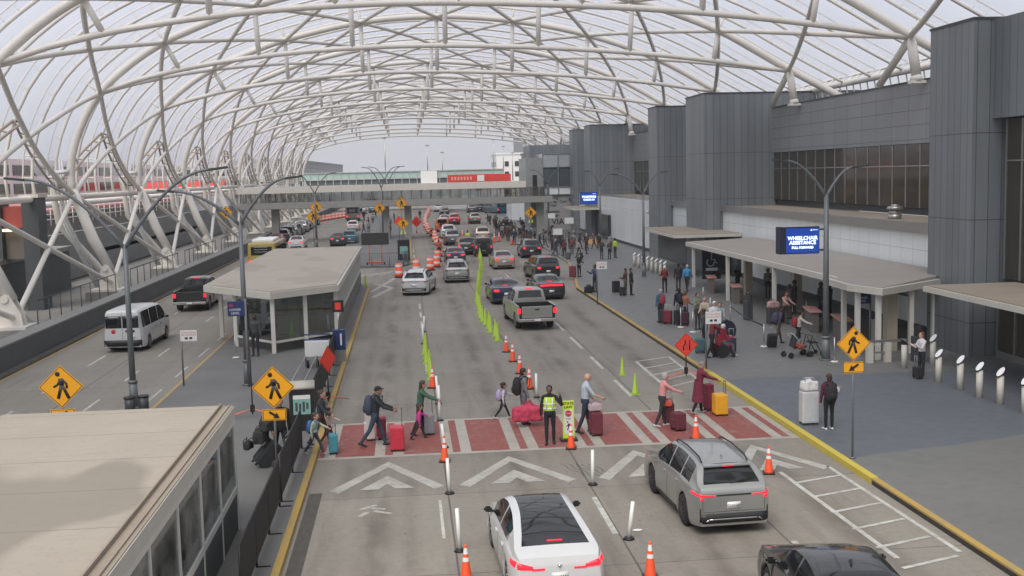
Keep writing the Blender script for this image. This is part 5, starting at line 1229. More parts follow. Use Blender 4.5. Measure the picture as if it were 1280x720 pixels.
def car(kind, color, label, name, lit=True, cat='car', group=None, tail='bar', rim=None, plate_txt=None, detail=True):
    sp = dict(SPECS[kind]); sp['wy'] = (-sp['wb']/2-.02, sp['wb']/2-.02) if kind != 'cab' else (.95,)
    if kind == 'van': sp['wy'] = (-1.55, 1.75)
    root = empty(name, (0,0,0), 0, label, cat, group); pm = PAINT[color]
    body, bvh = make_body(sp, root, pm)
    W, L = sp['W']/2, sp['L']; TL = M_LIT if lit else M_UNLIT
    for cy in sp['wy']:
        for s in (-1, 1): wheel(root, s*(W-.03), cy, sp['r'], rim=rim)
    def both(nm, m_, u0, u1, v0, v1, **k):
        for s in (-1, 1):
            kk = dict(k); lo, hi = kk.pop('lo', None), kk.pop('hi', None)
            patch(bvh, root, nm, m_, s*u0, s*u1, v0, v1, lo=(lambda u: lo(abs(u))) if lo else None, hi=(lambda u: hi(abs(u))) if hi else None, **kk)
    if kind == 'fastback':
        both('tail_lamp', TL, .50, .80, 0, 0, lo=lambda u: .78+(u-.5)*.06, hi=lambda u: .84+(u-.5)*.30, nu=6, nv=2)
        for s, ax in ((-1, 'left'), (1, 'right')): patch(bvh, root, 'tail_lamp', TL, -2.26, -1.98, .80, .92, axis=ax, th=.01, nu=4, nv=2, lo=lambda u: .82+(u+2.26)*.1, hi=lambda u: .93-(u+2.26)*.05)
        both('tail_lamp', TL, .28, .52, .765, .80, nu=3, nv=1)
        patch(bvh, root, 'rear_diffuser', M_BLACK, -.62, .62, .26, .44, nu=8, nv=2); plate(bvh, root, 0, .63, plate_txt)
        both('reflector', M_UNLIT, .55, .75, .36, .40, nu=2, nv=1, th=.02)
        z_ = 1.035; patch(bvh, root, 'boot_seam', M_BLACK, -.68, .68, .565, .573, nu=8, nv=1, th=.004); patch(bvh, root, 'high_brake_lamp', M_LIT, -.15, .15, -1.83, -1.80, axis='top', nu=3, nv=1, th=.015)
        b = MB(); b.tube([(-.0, -2.36, .86), (0, -2.372, .80)], [.045, .008], 6); b.build('badge', M_CHROME, root)
    elif kind in ('crossover', 'suv', 'boxy'):
        zl = {'crossover': .96, 'suv': 1.0, 'boxy': .95}[kind]
        if kind == 'crossover':
            both('tail_lamp', TL, .44, .82, 0, 0, lo=lambda u: .915+.01*u, hi=lambda u: .945+.14*max(0, u-.55), nu=8, nv=2)
            for s, ax in ((-1, 'left'), (1, 'right')): patch(bvh, root, 'tail_lamp', TL, -2.27, -1.98, .93, 1.0, axis=ax, th=.01, nu=4, nv=2, lo=lambda u: .925+(u+2.27)*.12, hi=lambda u: .985+(u+2.27)*.06)
            both('tail_lamp', TL, .70, .78, .84, .91, nu=2, nv=2)
            patch(bvh, root, 'light_bar', M_BLACK, -.4, .4, .925, .955, nu=6, nv=1)
        elif kind == 'suv': both('tail_lamp', TL, .56, .82, 0, 0, lo=lambda u: .88, hi=lambda u: 1.03, nu=4, nv=2)
        else: both('tail_lamp', TL, .66, .82, .82, 1.06, nu=3, nv=2)
        patch(bvh, root, 'lower_bumper', M_BLACK, -.80, .80, .30, .52, nu=10, nv=2, th=.02)
        if kind == 'crossover':
            patch(bvh, root, 'bumper_trim', M_CHROME, -.60, .60, .38, .405, nu=10, nv=1, th=.035); both('bumper_trim', M_CHROME, .58, .66, 0, 0, lo=lambda u: .38-(u-.58)*.6, hi=lambda u: .41-(u-.58)*.6, nu=2, nv=1, th=.035)
            both('corner_vent', M_BLACK, .77, .80, .36, .66, nu=1, nv=3, th=.016)
        plate(bvh, root, 0, .70 if kind != 'boxy' else .62, plate_txt)
        patch(bvh, root, 'hatch_seam', M_BLACK, -.72, .72, .56, .568, nu=8, nv=1, th=.004)
        both('hatch_seam', M_BLACK, .72, .728, .56, .9, nu=1, nv=4, th=.004)
        yb_ = sp['rw'][1]; kind == 'crossover' or patch(bvh, root, 'high_brake_lamp', TL, -.11, .11, yb_+.10, yb_+.13, axis='top', nu=3, nv=1, th=.02)
        b = MB(); zr = interp(sp['top'], yb_)
        if kind == 'crossover': b.box(-.55, .55, yb_-.16, yb_+.12, zr-.055, zr-.01, .012); b.build('roof_spoiler', pm, root); b = MB(); b.box(-.12, .12, yb_-.168, yb_-.158, zr-.045, zr-.02); b.build('high_brake_lamp', TL, root)
        else: b.bm.free()
        for s in (-1, 1):
            b = MB(); ys_ = [-1.7, -1.5, -.6, .1, .28]; b.tube([(s*(sp['wr']-.035), y_, interp(sp['top'], y_)+(.045 if 0 < i < 4 else -.01)) for i, y_ in enumerate(ys_)], .02, 6); b.build('roof_rail', M_BLACK, root)
        if kind == 'boxy':
            b = MB(); b.tube([(0, -2.28, 1.02), (0, -2.5, 1.02)], .36, 20); b.build('spare_wheel', M_RUB, root)
        b = MB(); b.tube([(-.05, sp['rw'][0]-.02, interp(sp['top'], sp['rw'][0])+.02), (.32, sp['rw'][0]+.0, interp(sp['top'], sp['rw'][0])+.07)], .012, 5); b.build('wiper', M_BLACK, root)
    elif kind == 'sedan':
        if tail == 'full': patch(bvh, root, 'tail_lamp', TL, -.80, .80, .86, .97, nu=14, nv=2)
        else: both('tail_lamp', TL, .46, .80, 0, 0, lo=lambda u: .76+.04*u, hi=lambda u: .92+.02*u, nu=5, nv=2)
        patch(bvh, root, 'rear_diffuser', M_BLACK, -.6, .6, .24, .38, nu=8, nv=2); plate(bvh, root, 0, .66 if tail != 'full' else .55, plate_txt)
        patch(bvh, root, 'boot_seam', M_BLACK, -.66, .66, .545, .553, nu=8, nv=1, th=.004)
        patch(bvh, root, 'high_brake_lamp', TL, -.14, .14, -1.62, -1.58, axis='top', nu=2, nv=1, th=.02)
    elif kind == 'van':
        for s in (-1, 1): patch(bvh, root, 'tail_lamp', TL, s*.86, s*.93, .85, 1.45, nu=2, nv=5)
        for s in (-1, 1): patch(bvh, root, 'rear_window', M_CARGLASS, s*.03, s*.80, 1.22, 1.82, nu=4, nv=4, th=.008)
        patch(bvh, root, 'rear_bumper', M_BLACK, -.92, .92, .32, .62, nu=8, nv=2, th=.07); patch(bvh, root, 'door_seam', M_BLACK, -.006, .006, .65, 1.95, nu=1, nv=8, th=.01)
        plate(bvh, root, .45, .78, plate_txt); patch(bvh, root, 'round_mark', M_RED, -.549, -.331, .95, 1.17, nu=8, nv=2, th=.01, lo=lambda u: 1.06-math.sqrt(max(0, .0121-(u+.44)**2)), hi=lambda u: 1.061+math.sqrt(max(0, .0121-(u+.44)**2))); 
        patch(bvh, root, 'small_print', M_DARKM, .15, .6, 1.0, 1.12, nu=3, nv=1, th=.008)
    elif kind == 'cab':
        patch(bvh, root, 'high_brake_lamp', TL, -.18, .18, -1.60, -1.55, axis='top', nu=3, nv=1, th=.03)
    ym = sp['ws'][1]-.28; mirrors(root, sp, ym, interp(sp['belt'], ym)+.03, pm if kind not in ('van', 'fastback') else M_BLACK)
    # door seams, handles
    if detail and kind != 'cab':
        for s, ax in ((-1, 'left'), (1, 'right')):
            for yy in (sp['pil'][-1]-.02, sp['ws'][1]-.12, sp['pil'][0]-.85 if len(sp['pil']) == 1 else sp['pil'][0]+.0): patch(bvh, root, 'door_seam', M_BLACK, yy-.005, yy+.005, sp['gr']+.16, interp(sp['belt'], yy)-.03, axis=ax, th=.003, nu=1, nv=5)
            for yy in (sp['pil'][-1]+.12, sp['pil'][-1]-.9): patch(bvh, root, 'door_handle', pm if kind != 'van' else M_BLACK, yy, yy+.18, interp(sp['belt'], yy)-.15, interp(sp['belt'], yy)-.115, axis=ax, th=.03, nu=2, nv=1)
            patch(bvh, root, 'sill_cladding', M_BLACK, sp['wy'][0]+sp['r']+.1, sp['wy'][1]-sp['r']-.1, sp['gr']+.01, sp['gr']+.12, axis=ax, th=.008, nu=6, nv=1)
    # head lamps (pale) and grille
    both('head_lamp', M_CHROME, W*.5, W*.8, interp(sp['belt'], L/2)-.2, interp(sp['belt'], L/2)-.08, axis='front', nu=4, nv=2) if kind != 'van' else None
    # antenna fin
    if kind in ('fastback', 'crossover', 'suv', 'sedan') and not sp['roofglass']:
        y_ = sp['rw'][1]+.3; zz = interp(sp['top'], y_); b = MB(); b.prism([(-.015, y_-.08, zz-.01), (-.015, y_+.1, zz-.01), (-.015, y_-.06, zz+.07)], (0,0,0), (.03,0,0)); b.build('antenna_fin', pm, root)
    return root
def pickup(color, label, lit=True, rim=None, group=None, plate_txt=None):
    root = empty('pickup_truck', (0,0,0), 0, label, 'pickup truck', group); tmp = car('cab', color, None, 'cab_tmp', lit=lit, rim=rim)
    for ch in list(tmp.children): ch.parent = root
    for k in ('label', 'category'):
        if k in tmp: del tmp[k]
    bpy.data.objects.remove(tmp)
    for ch in root.children:
        ch.data = ch.data.copy(); ch.data.transform(T((0, 1.1, 0)))
        for g in ch.children: g.data = g.data.copy(); g.data.transform(T((0, 1.1, 0)))
    pm = PAINT[color]; TL = M_LIT if lit else M_UNLIT; y0, y1 = -2.85, -.70; W = .99; r = .41; wy = -1.75; zt = 1.22
    b = MB()
    arch = [(wy+math.cos(a)*(r+.07), r+math.sin(a)*(r+.07)) for a in [math.pi*k/10 for k in range(11)]]
    side = [(y0+.02, .5), (y0, .62), (y0, zt), (y1, zt), (y1, .38), (wy+r+.07, .38)]+arch+[(wy-r-.07, .5)]
    for s in (-1, 1):
        b.prism([(s*W, y, z) for y, z in side], (0,0,0), (-s*.09,0,0)); b.obox((s*(W-.05), (y0+y1)/2, zt+.012), (1,0,0), (0,1,0), (0,0,1), .06, (y1-y0)/2, .014, .008)
    b.box(-W+.09, W-.09, y1-.05, y1, .4, zt); b.build('bed_side', pm, root)
    b = MB(); b.box(-W+.09, W-.09, y0+.07, y1-.051, .66, .72); b.box(-W+.091, -W+.11, y0+.07, y1-.06, .72, zt-.02); b.box(W-.11, W-.091, y0+.07, y1-.06, .72, zt-.02); b.box(-W+.12, W-.12, y1-.07, y1-.052, .72, zt-.02)
    for s in (-1, 1): b.box(s*(W-.11)-(.0 if s < 0 else .16), s*(W-.11)+(.16 if s < 0 else .0), wy-.45, wy+.45, .72, .93, .03)
    b.build('bed_liner', M_BLACK, root)
    b = MB(); b.box(-.78, .78, y0-.02, y0+.06, .64, zt+.0, .02); tg = b.build('tailgate', pm, root)
    b = MB(); b.box(-.12, .12, y0-.035, y0-.021, 1.02, 1.09); b.build('tailgate_handle', M_BLACK, tg)
    for s in (-1, 1):
        b = MB(); b.box(min(s*.83, s*.985), max(s*.83, s*.985), y0-.025, y0+.1, .86, 1.12, .015); b.build('tail_lamp', TL, root)
    b = MB(); b.box(-.97, .97, y0-.16, y0+.02, .46, .62, .03); b.build('rear_bumper', M_CHROME if color != 'charcoal' else M_BLACK, root)
    b = MB(); b.box(-.16, .16, y0-.175, y0-.161, .5, .61); pl_ = b.build('number_plate', M_SIGNW, root)
    for s in (-1, 1): wheel(root, s*(W-.03), wy, r, .27, rim)
    b = MB(); b.box(-.7, .7, -2.6, 2.4, .38, .6); b.tube([(-.7, wy, r), (.7, wy, r)], .08, 8); b.obox((0, y0-.2, .42), (1,0,0), (0,1,0), (0,0,1), .04, .12, .04); b.build('underbody', M_BLACK, root)
    return root
def bus(label, color='yellow', L=8, W=2.45, H=2.75):
    root = empty('shuttle_bus', (0,0,0), 0, label, 'bus'); pm = PAINT[color]
    b = MB(); b.box(-W/2, W/2, -L/2, L/2, .4, H, .16); b.build('body', pm, root)
    b = MB(); b.box(-W/2+.28, W/2-.28, -L/2-.02, -L/2+.01, 1.5, H-.35, .03); b.build('rear_window', M_CARGLASS, root)
    for s in (-1, 1):
        b = MB(); b.box(min(s*(W/2-.01), s*(W/2+.012)), max(s*(W/2-.01), s*(W/2+.012)), -L/2+.5, L/2-.6, 1.45, H-.4); b.build('side_window', M_CARGLASS, root)
        b = MB(); b.box(min(s*.85, s*1.1), max(s*.85, s*1.1), -L/2-.03, -L/2+.02, .8, 1.1, .02); b.build('tail_lamp', M_LIT, root)
        for y in (-L/2+1.7, L/2-1.7): wheel(root, s*(W/2-.14), y, .46, .26)
        b = MB(); b.box(min(s*(W/2), s*(W/2+.25)), max(s*(W/2), s*(W/2+.25)), L/2-.4, L/2-.3, 1.6, 2.1, .02); b.build('door_mirror', M_BLACK, root)
    b = MB(); b.box(-.9, .9, -L/2+1, L/2-1.5, H, H+.22, .06); b.build('roof_unit', M_SOFTW, root)
    b = MB(); b.box(-W/2, W/2, -L/2-.06, -L/2+.04, .35, .6, .03); b.build('rear_bumper', M_BLACK, root)
    b = MB()
    for k in range(3): b.box(-.6, .5, -L/2-.026, -L/2-.021, 1.75+k*.2, 1.8+k*.2)
    b.build('window_print', mat('pale_window_print', (.3, .3, .3), .5, var=0), root)
    return root
PR = {}
def put(kind, color, px, label, name='car', lit=True, dy=None, rz=0, tail='', rim=None, group=None, plate_txt=None, x=None, cat='car', y=None):
    """px: picture point on the road under the middle of the rear bumper"""
    q = G(*px) if px else Vector((x, y, 0))
    key = (kind, lit, tail, rim)
    L = SPECS[kind]['L'] if kind in SPECS else 5.7
    if key not in PR:
        if kind == 'pickup': o = pickup(color, label, lit, rim, group)
        else: o = car(kind, color, label, name, lit, cat, group, tail, rim)
        PR[key] = (o, color)
    else:
        src, c0 = PR[key]; o = copy_tree(src); o.name = name
        if c0 != color:
            for ch in o.children:
                for i_, s_ in enumerate(ch.material_slots):
                    if s_.material == PAINT[c0]: s_.link = 'OBJECT'; s_.material = PAINT[color]
                for g_ in ch.children:
                    for s_ in g_.material_slots:
                        if s_.material == PAINT[c0]: s_.link = 'OBJECT'; s_.material = PAINT[color]
        for k in ('group',):
            if k in o and not group: del o[k]
        tag(o, label, cat, group)
    if kind == 'van': o.scale = (1, 1, 1)
    o.location = (q.x-math.sin(rz)*L/2, q.y+math.cos(rz)*L/2, 0); o.rotation_euler = (0, 0, rz)
    if plate_txt:
        pass
    return o
# near cars
o = car('fastback', 'white', 'white fastback electric car with dark glass roof, lowest in the middle', 'parked_car', True, plate_txt='CVN2531'); o.name = 'car'; o.location = (2.46, 21.6, 0); o.rotation_euler = (0, 0, R(2.0)); o.scale = (.96, .96, .96)
fw_, rw_ = G(810, 612), G(853, 657)
o = car('crossover', 'silver', 'silver crossover with red angled tail lamps beside the right kerb zone', 'car', True, rim=M_DRIM, plate_txt='CJX0187')
d_ = (fw_-rw_); ang = math.atan2(-d_.x, d_.y); d_.normalize(); n_ = Vector((d_.y, -d_.x, 0)); c_ = rw_+d_*(2.69/2+.02)+n_*.89; o.location = (c_.x, c_.y, 0); o.rotation_euler = (0, 0, ang); o.scale = (.95, .95, .95)
o = car('sedan', 'black', 'black car mostly cut off by the bottom edge at right', 'car', False); o.location = (7.05, 17.55, 0); o.rotation_euler = (0, 0, R(-5))
put('pickup', 'silver', (672, 413), 'silver pickup truck with open bed and lit tail lamps, behind the lime cones', 'pickup_truck', rz=R(3), cat='pickup truck')
put('sedan', 'navy', (634, 381), 'dark navy sedan just left of the silver pickup cab', rz=R(1)); put('sedan', 'charcoal', (690, 375), 'dark sedan with full width red tail light beside the kerb', tail='full', rz=R(3))
put('suv', 'charcoal', (686, 351), 'dark hatchback SUV ahead of the sedan with the full width tail light', rz=R(6)); put('sedan', 'champagne', (631, 337), 'pale gold sedan with glowing tail lamps right of the lime row', rz=R(1))
put('suv', 'black', (665, 323), 'black SUV with bright lamps and roof light near the crowd'); put('boxy', 'charcoal', (605, 321), 'dark SUV at the head of the lime cone row')
put('crossover', 'silver', (572, 354), 'silver crossover on the left of the lime row', lit=False); put('crossover', 'white', (518, 370), 'white crossover angled in the left lane with unlit lamps', lit=False, rz=R(-9))
put('sedan', 'navy', (570, 331), 'dark blue sedan behind the silver crossover'); put('suv', 'charcoal', (583, 319), 'dark SUV with three bright red lamps in the third row back')
put('suv', 'grey', (566, 307), 'grey SUV beside the walking officer far back', lit=False); put('suv', 'white', (561, 299), 'white SUV ahead of the far grey one', lit=False)
put('suv', 'champagne', (604, 303), 'large pale roofed SUV alone in the far right lane', lit=False); put('boxy', 'orange', (553, 290), 'dark orange boxy car in the distant queue'); put('suv', 'red', (568, 281), 'distant dark red car right of the white one')
put('sedan', 'white', (556, 280), 'distant white sedan under the bridge'); put('suv', 'olive', (594, 280), 'distant SUV with scattered red lamps near the far pavement'); put('suv', 'black', (556, 271), 'distant black SUV farthest in the middle queue', lit=False)
for i, (p, c, k) in enumerate((((548, 265), 'white', 'suv'), ((541, 261), 'olive', 'van'), ((563, 263), 'silver', 'sedan'), ((575, 262), 'white', 'van'), ((590, 266), 'grey', 'suv'), ((600, 265), 'dark', 'suv'))): put(k, c, p, 'small vehicle in the jam beyond the footbridge', lit=False, group='far vehicles beyond the footbridge')
# left roadway
o = car('van', 'white', 'white passenger van with red round mark on the rear door, left road', 'passenger_van', True, cat='van'); q = G(161, 441); o.location = (q.x-.15, q.y+2.7, 0); o.scale = (.94, .94, .94); o.rotation_euler = (0, 0, R(-2.5)); PR[('van', True, '', None)] = (o, 'white')
put('pickup', 'charcoal', (238, 390), 'black lifted pickup truck ahead of the white van', 'pickup_truck', rz=R(-1), cat='pickup truck')
o = bus('yellow shuttle bus behind the middle shelter roof', L=7, W=2.3, H=2.55); q = G(328, 341); o.location = (q.x, q.y+3.5, 0)
put('sedan', 'white', (370, 312), 'white sedan just ahead of the yellow bus'); put('sedan', 'red', (343, 309), 'dark red car beside the yellow bus')
for i, (px, py) in enumerate(((352, 303), (358, 300), (364, 297), (370, 294), (376, 291), (381, 288), (386, 285), (391, 282))): put('suv' if i % 3 else 'crossover', ('black', 'dark', 'grey', 'charcoal', 'silver', 'dark', 'white', 'black')[i], (px, py), 'dark vehicle in the line along the far left parapet', lit=False, group='cars lined along the left parapet')
put('sedan', 'charcoal', (422, 308), 'dark red lit sedan behind the shelter roof on the left road'); put('crossover', 'teal', (437, 306), 'blue car beside the dark sedan past the shelter', lit=False); put('crossover', 'white', (441, 290), 'white car with tail lamps on the far left road')
o = bus('tall dark red truck far along the left road', color='olive', L=8, W=2.5, H=3.4); q = G(441, 277); o.location = (q.x, q.y+4, 0); o['category'] = 'truck'; o.name = 'box_truck'
for p, c in (((452, 268), 'silver'), ((466, 266), 'teal')): put('suv', c, p, 'small vehicle in the jam beyond the footbridge', lit=False, group='far vehicles beyond the footbridge')
for i, (p, lab) in enumerate((((575, 265), 'long white bus parked across the end of the road'), ((622, 268), 'blue and grey coach beyond the bridge at right'))):
    o = bus(lab, color=('white', 'teal')[i], L=12, H=3.0); q = G(*p); o.location = (q.x, q.y+6, 0); o.rotation_euler = (0, 0, R((78, 10)[i]))
# ------------------------------------------------------------------ people
def rx(v, a): return Matrix.Rotation(a, 3, 'X') @ v
def ry(v, a): return Matrix.Rotation(a, 3, 'Y') @ v
def rz3(v, a): return Matrix.Rotation(a, 3, 'Z') @ v
BODY = {}
DG = lambda: bpy.context.evaluated_depsgraph_get()
def remesh(b, vox, smooth=2):
    me = bpy.data.meshes.new('r'); b.bm.to_mesh(me); b.bm.free(); ob = bpy.data.objects.new('r', me); COL.objects.link(ob)
    m1 = ob.modifiers.new('a', 'REMESH'); m1.mode = 'VOXEL'; m1.voxel_size = vox
    m2 = ob.modifiers.new('b', 'SMOOTH'); m2.iterations = smooth; m2.factor = .5
    dg = DG(); dg.update(); out = bpy.data.meshes.new_from_object(ob.evaluated_get(dg)); bpy.data.objects.remove(ob)
    for p in out.polygons: p.use_smooth = True
    return out
def lathe_ell(b, secs, n=14):
    """secs: (centre, rx, ry) stacked"""
    rings = [[b.bm.verts.new(Vector(c)+Vector((math.cos(2*math.pi*k/n)*a, math.sin(2*math.pi*k/n)*d, 0))) for k in range(n)] for c, a, d in secs]
    for r1, r_ in zip(rings, rings[1:]):
        for k in range(n): b.bm.faces.new((r1[k], r1[(k+1) % n], r_[(k+1) % n], r_[k]))
    b.bm.faces.new(rings[0]); b.bm.faces.new(rings[-1])
def person_mesh(pose, vox=.016):
    """figure 1.75 m tall facing +Y; slots: skin, top, bottom, shoes"""
    P = dict(lean=0, hipL=0, hipR=0, kneeL=0, kneeR=0, shL=5, shR=5, abL=8, abR=8, elL=12, elR=12, short=False, sit=False, fem=False, head=0, child=False, bulk=1.08); P.update(pose)
    hz = .93 if not P['sit'] else .52
    lean = -R(P['lean']); piv = Vector((0, 0, hz))
    def up(v): return piv+rx(Vector(v)-Vector((0, 0, .93)), lean)
    seg = []; b = MB(); bk = P['bulk']; sw = .175 if P['fem'] else .195
    def limb(a, c, ra, rc, lab, n=10, mid=None):
        a, c = Vector(a), Vector(c); b.ball(a, ra, n=8); b.ball(c, rc, n=8)
        pts = [a, a.lerp(c, .35), c]; b.tube(pts, [ra, (mid or (ra*.62+rc*.42)), rc], n); seg.append((a, c, ra, rc, lab))
    # torso
    T_ = [(.86,.155,.115),(.93,.168,.125),(1.02,.152,.112),(1.12,.145*bk,.108*bk),(1.24,.162*bk,.118*bk),(1.34,.185*bk,.122*bk),(1.40,.175,.108),(1.445,.115,.082),(1.49,.062,.062)]
    if P['fem']: T_ = [(z, (a*1.03 if z < 1 else a*.9), d*(1.0 if z < 1 else .96)) for z, a, d in T_]
    rings = []
    n = 16
    for z, a, d in T_:
        c = up((0, .0 if z < 1.3 else .005, z)); rings.append([b.bm.verts.new(c+rx(Vector((math.cos(2*math.pi*k/n)*a, math.sin(2*math.pi*k/n)*d, 0)), lean)) for k in range(n)])
    for r1, r_ in zip(rings, rings[1:]):
        for k in range(n): b.bm.faces.new((r1[k], r1[(k+1) % n], r_[(k+1) % n], r_[k]))
    b.bm.faces.new(rings[0]); b.bm.faces.new(rings[-1])
    seg.append((up((0,0,1.03)), up((0,0,1.40)), .14, .15, 1)); seg.append((up((0,0,.86)), up((0,0,.95)), .15, .15, 2))
    b.tube([up((-sw+.01, 0, 1.392)), up((-sw*.5, 0, 1.418)), up((sw*.5, 0, 1.418)), up((sw-.01, 0, 1.392))], [.062, .068, .068, .062], 10)
    # neck, head with brow, nose, chin, ears
    hd = 1.06 if not P['child'] else 1.38; hc = up((0, .02, 1.49+.118*hd)); neck = up((0, 0, 1.42)); b.tube([neck, hc], [.062, .052], 10); seg.append((up((0,0,1.475)), hc, .05, .05, 0))
    q = Matrix.Rotation(lean*.3+R(P['head']), 4, 'X')
    def hp(x, y, z): return hc+(q.to_3x3() @ Vector((x, y, z)))*hd
    b.ball(hc, .076*hd, .095*hd, .112*hd, 14, q); b.ball(hp(0, .035, -.06), .052*hd, .055*hd, .055*hd, 10); b.ball(hp(0, .012, .02), .077*hd, .092*hd, .09*hd, 12)
    b.tube([hp(0, .088, .02), hp(0, .112, -.022), hp(0, .085, -.03)], [.011*hd, .016*hd, .012*hd], 8)
    b.ball(hp(0, .078, -.052), .028*hd, .017*hd, .012*hd, 8); b.ball(hp(0, .07, .035), .055*hd, .028*hd, .015*hd, 8)
    for s in (-1, 1): b.ball(hp(s*.078, -.002, -.005), .012*hd, .022*hd, .032*hd, 8)
    seg.append((hp(0, 0, -.05), hp(0, 0, .04), .09*hd, .09*hd, 0))
    # legs
    ank = []
    for s, h, kn in ((-1, P['hipL'], P['kneeL']), (1, P['hipR'], P['kneeR'])):
        hj = Vector((s*.09, 0, hz-.03)); kd = rx(Vector((s*.012, 0, -.42)), R(h)); kj = hj+kd; ad = rx(Vector((0, 0, -.42)), R(h-kn)); aj = kj+ad
        limb(hj, kj, .092, .058, 2, mid=.082); limb(kj, aj, .058, .043, 2, mid=.060)
        ft = R(min(0, (h-kn)*.6)) if not P['sit'] else 0
        toe = aj+rx(Vector((s*.025, .155, -.045)), ft); heel = aj+rx(Vector((0, -.045, -.045)), ft)
        b.tube([heel, aj+rx(Vector((0, .05, -.038)), ft), toe], [.038, .045, .034], 10, ell=(1.05, .85)); b.ball(toe, .042, .042, .03, 8); b.ball(heel, .038, .036, .036, 8)
        seg.append((heel, toe, .045, .04, 3)); ank.append(min(toe.z, heel.z)-.03)
    # arms
    hands = []
    for s, sh, ab, el in ((-1, P['shL'], P['abL'], P['elL']), (1, P['shR'], P['abR'], P['elR'])):
        sj = up((s*sw, 0, 1.385)); d = rx(ry(Vector((0, 0, -.285)), -s*R(ab)), R(sh)+lean*.6); ej = sj+d
        d2 = rx(ry(Vector((0, 0, -.255)), -s*R(ab*.35 if el < 100 else -8)), R(sh+el)+lean*.6); wj = ej+d2
        lab2 = 0 if P['short'] else 1
        limb(sj, ej, .066, .052 if not P['short'] else .046, 1, mid=.060); limb(ej, wj, .044 if P['short'] else .052, .028 if P['short'] else .040, lab2)
        hd_ = d2.normalized(); hv = wj+hd_*.05; rot = hd_.to_track_quat('Z', 'X').to_matrix().to_4x4(); b.ball(hv, .026, .044, .055, 8, rot); b.tube([wj-hd_*.02, hv], [.026, .028], 8); seg.append((wj+hd_*.012, hv+hd_*.05, .03, .03, 0)); hands.append((wj, hd_, s))
    me = remesh(b, vox)
    # material by nearest limb
    slots = [0, 1, 2, 3]
    for p in me.polygons:
        c = p.center; best = None
        for a, d, ra, rc, lab in seg:
            ad = d-a; t = max(0, min(1, (c-a).dot(ad)/max(ad.length_squared, 1e-9))); r_ = ra+(rc-ra)*t; v = ((c-(a+ad*t)).length-r_)
            if best is None or v < best[0]: best = (v, lab)
        p.material_index = best[1]
    # fingers, joined to the palm in the same mesh
    fb_ = MB()
    for wj, hd_, s in hands:
        side = Vector((1, 0, 0)); nrm_ = hd_.cross(side); 
        if nrm_.length < .1: side = Vector((0, 1, 0)); nrm_ = hd_.cross(side)
        nrm_.normalize(); side = nrm_.cross(hd_).normalized(); fwd = nrm_
        for k, (o_, L_) in enumerate(((-.030, .062), (-.010, .072), (.010, .068), (.029, .054))):
            base = wj+hd_*.085+fwd*o_; curl = side*(-s)*.028; fb_.tube([base, base+hd_*L_*.5+curl*.35, base+hd_*L_*.8+curl*1.3], [.0098, .009, .0072], 6)
        base = wj+hd_*.035+fwd*(.036 if hd_.z < 0 else -.036); fb_.tube([base, base+hd_*.03+fwd*.022, base+hd_*.058+fwd*.024-side*s*.012], [.012, .010, .008], 6)
    for f in fb_.bm.faces: f.material_index = 0; f.smooth = True
    bm = bmesh.new(); bm.from_mesh(me); t2 = bpy.data.meshes.new('f'); fb_.bm.to_mesh(t2); fb_.bm.free(); bm.from_mesh(t2)
    dz = -min(ank); bmesh.ops.translate(bm, verts=bm.verts, vec=(0, 0, dz)); bm.to_mesh(me); bm.free()
    info = dict(head=hc+Vector((0, 0, dz)), hd=hd, q=q, hands=[(w_+h_*.07+Vector((0,0,dz)), h_) for w_, h_, s in hands], back=up((0, -.13, 1.22))+Vector((0,0,dz)), hip=up((0,0,.95))+Vector((0,0,dz)), lean=lean, dz=dz)
    return me, info
POSES = {
 'stand': dict(shL=2, shR=4, elL=10, elR=14),
 'standf': dict(fem=True, shL=20, shR=15, elL=65, elR=50, hipL=4, kneeL=8),
 'phone': dict(shL=25, shR=30, elL=95, elR=90, abL=4, abR=4, head=12, hipR=5, kneeR=10),
 'walk': dict(hipL=24, kneeL=6, hipR=-20, kneeR=18, shL=-18, shR=22, elL=15, elR=28, lean=4),
 'walkf': dict(fem=True, hipL=20, kneeL=5, hipR=-17, kneeR=16, shL=12, shR=30, elL=25, elR=35, lean=4),
 'push': dict(hipL=22, kneeL=8, hipR=-22, kneeR=14, shL=42, shR=48, elL=32, elR=28, lean=8),
 'pushf': dict(fem=True, hipL=10, kneeL=4, hipR=-12, kneeR=12, shL=52, shR=60, elL=22, elR=15, lean=8),
 'officer': dict(hipL=-3, hipR=4, abR=14, shR=-4, elR=8, shL=25, abL=38, elL=140, bulk=1.1, fem=True),
 'baldman': dict(short=True, shL=18, shR=38, elL=30, elR=32, hipL=12, kneeL=4, hipR=-12, kneeR=10, lean=5, bulk=1.12),
 'child': dict(child=True, hipL=26, kneeL=6, hipR=-22, kneeR=16, shL=60, shR=-10, elL=10, elR=20, lean=4),
 'sit': dict(sit=True, fem=True, hipL=78, hipR=78, kneeL=72, kneeR=72, shL=25, shR=25, elL=70, elR=70),
 'pull': dict(hipL=18, kneeL=4, hipR=-16, kneeR=14, shL=8, shR=-24, elL=12, elR=4, lean=3),
 'armup': dict(shR=80, abR=30, elR=110, shL=5),
}
def skinc(k): return mat('skin_'+k, {'light': (.50, .30, .22), 'tan': (.36, .20, .13), 'brown': (.16, .08, .05), 'deep': (.07, .035, .024)}[k], .55, var=.05)
def cloth(c):
    nm = 'cloth_%02x%02x%02x' % tuple(int(max(0, min(.999, v))*255) for v in c)
    return mat(nm, c, .9, var=.22, scale=14, bump=.25)
def get_body(pose):
    if pose not in BODY: BODY[pose] = person_mesh(POSES[pose])
    return BODY[pose]
HAIRM = {'black': (.012, .010, .009), 'brown': (.05, .028, .016), 'auburn': (.13, .05, .025), 'grey': (.35, .34, .33), 'white': (.6, .59, .56), 'blonde': (.32, .22, .11)}
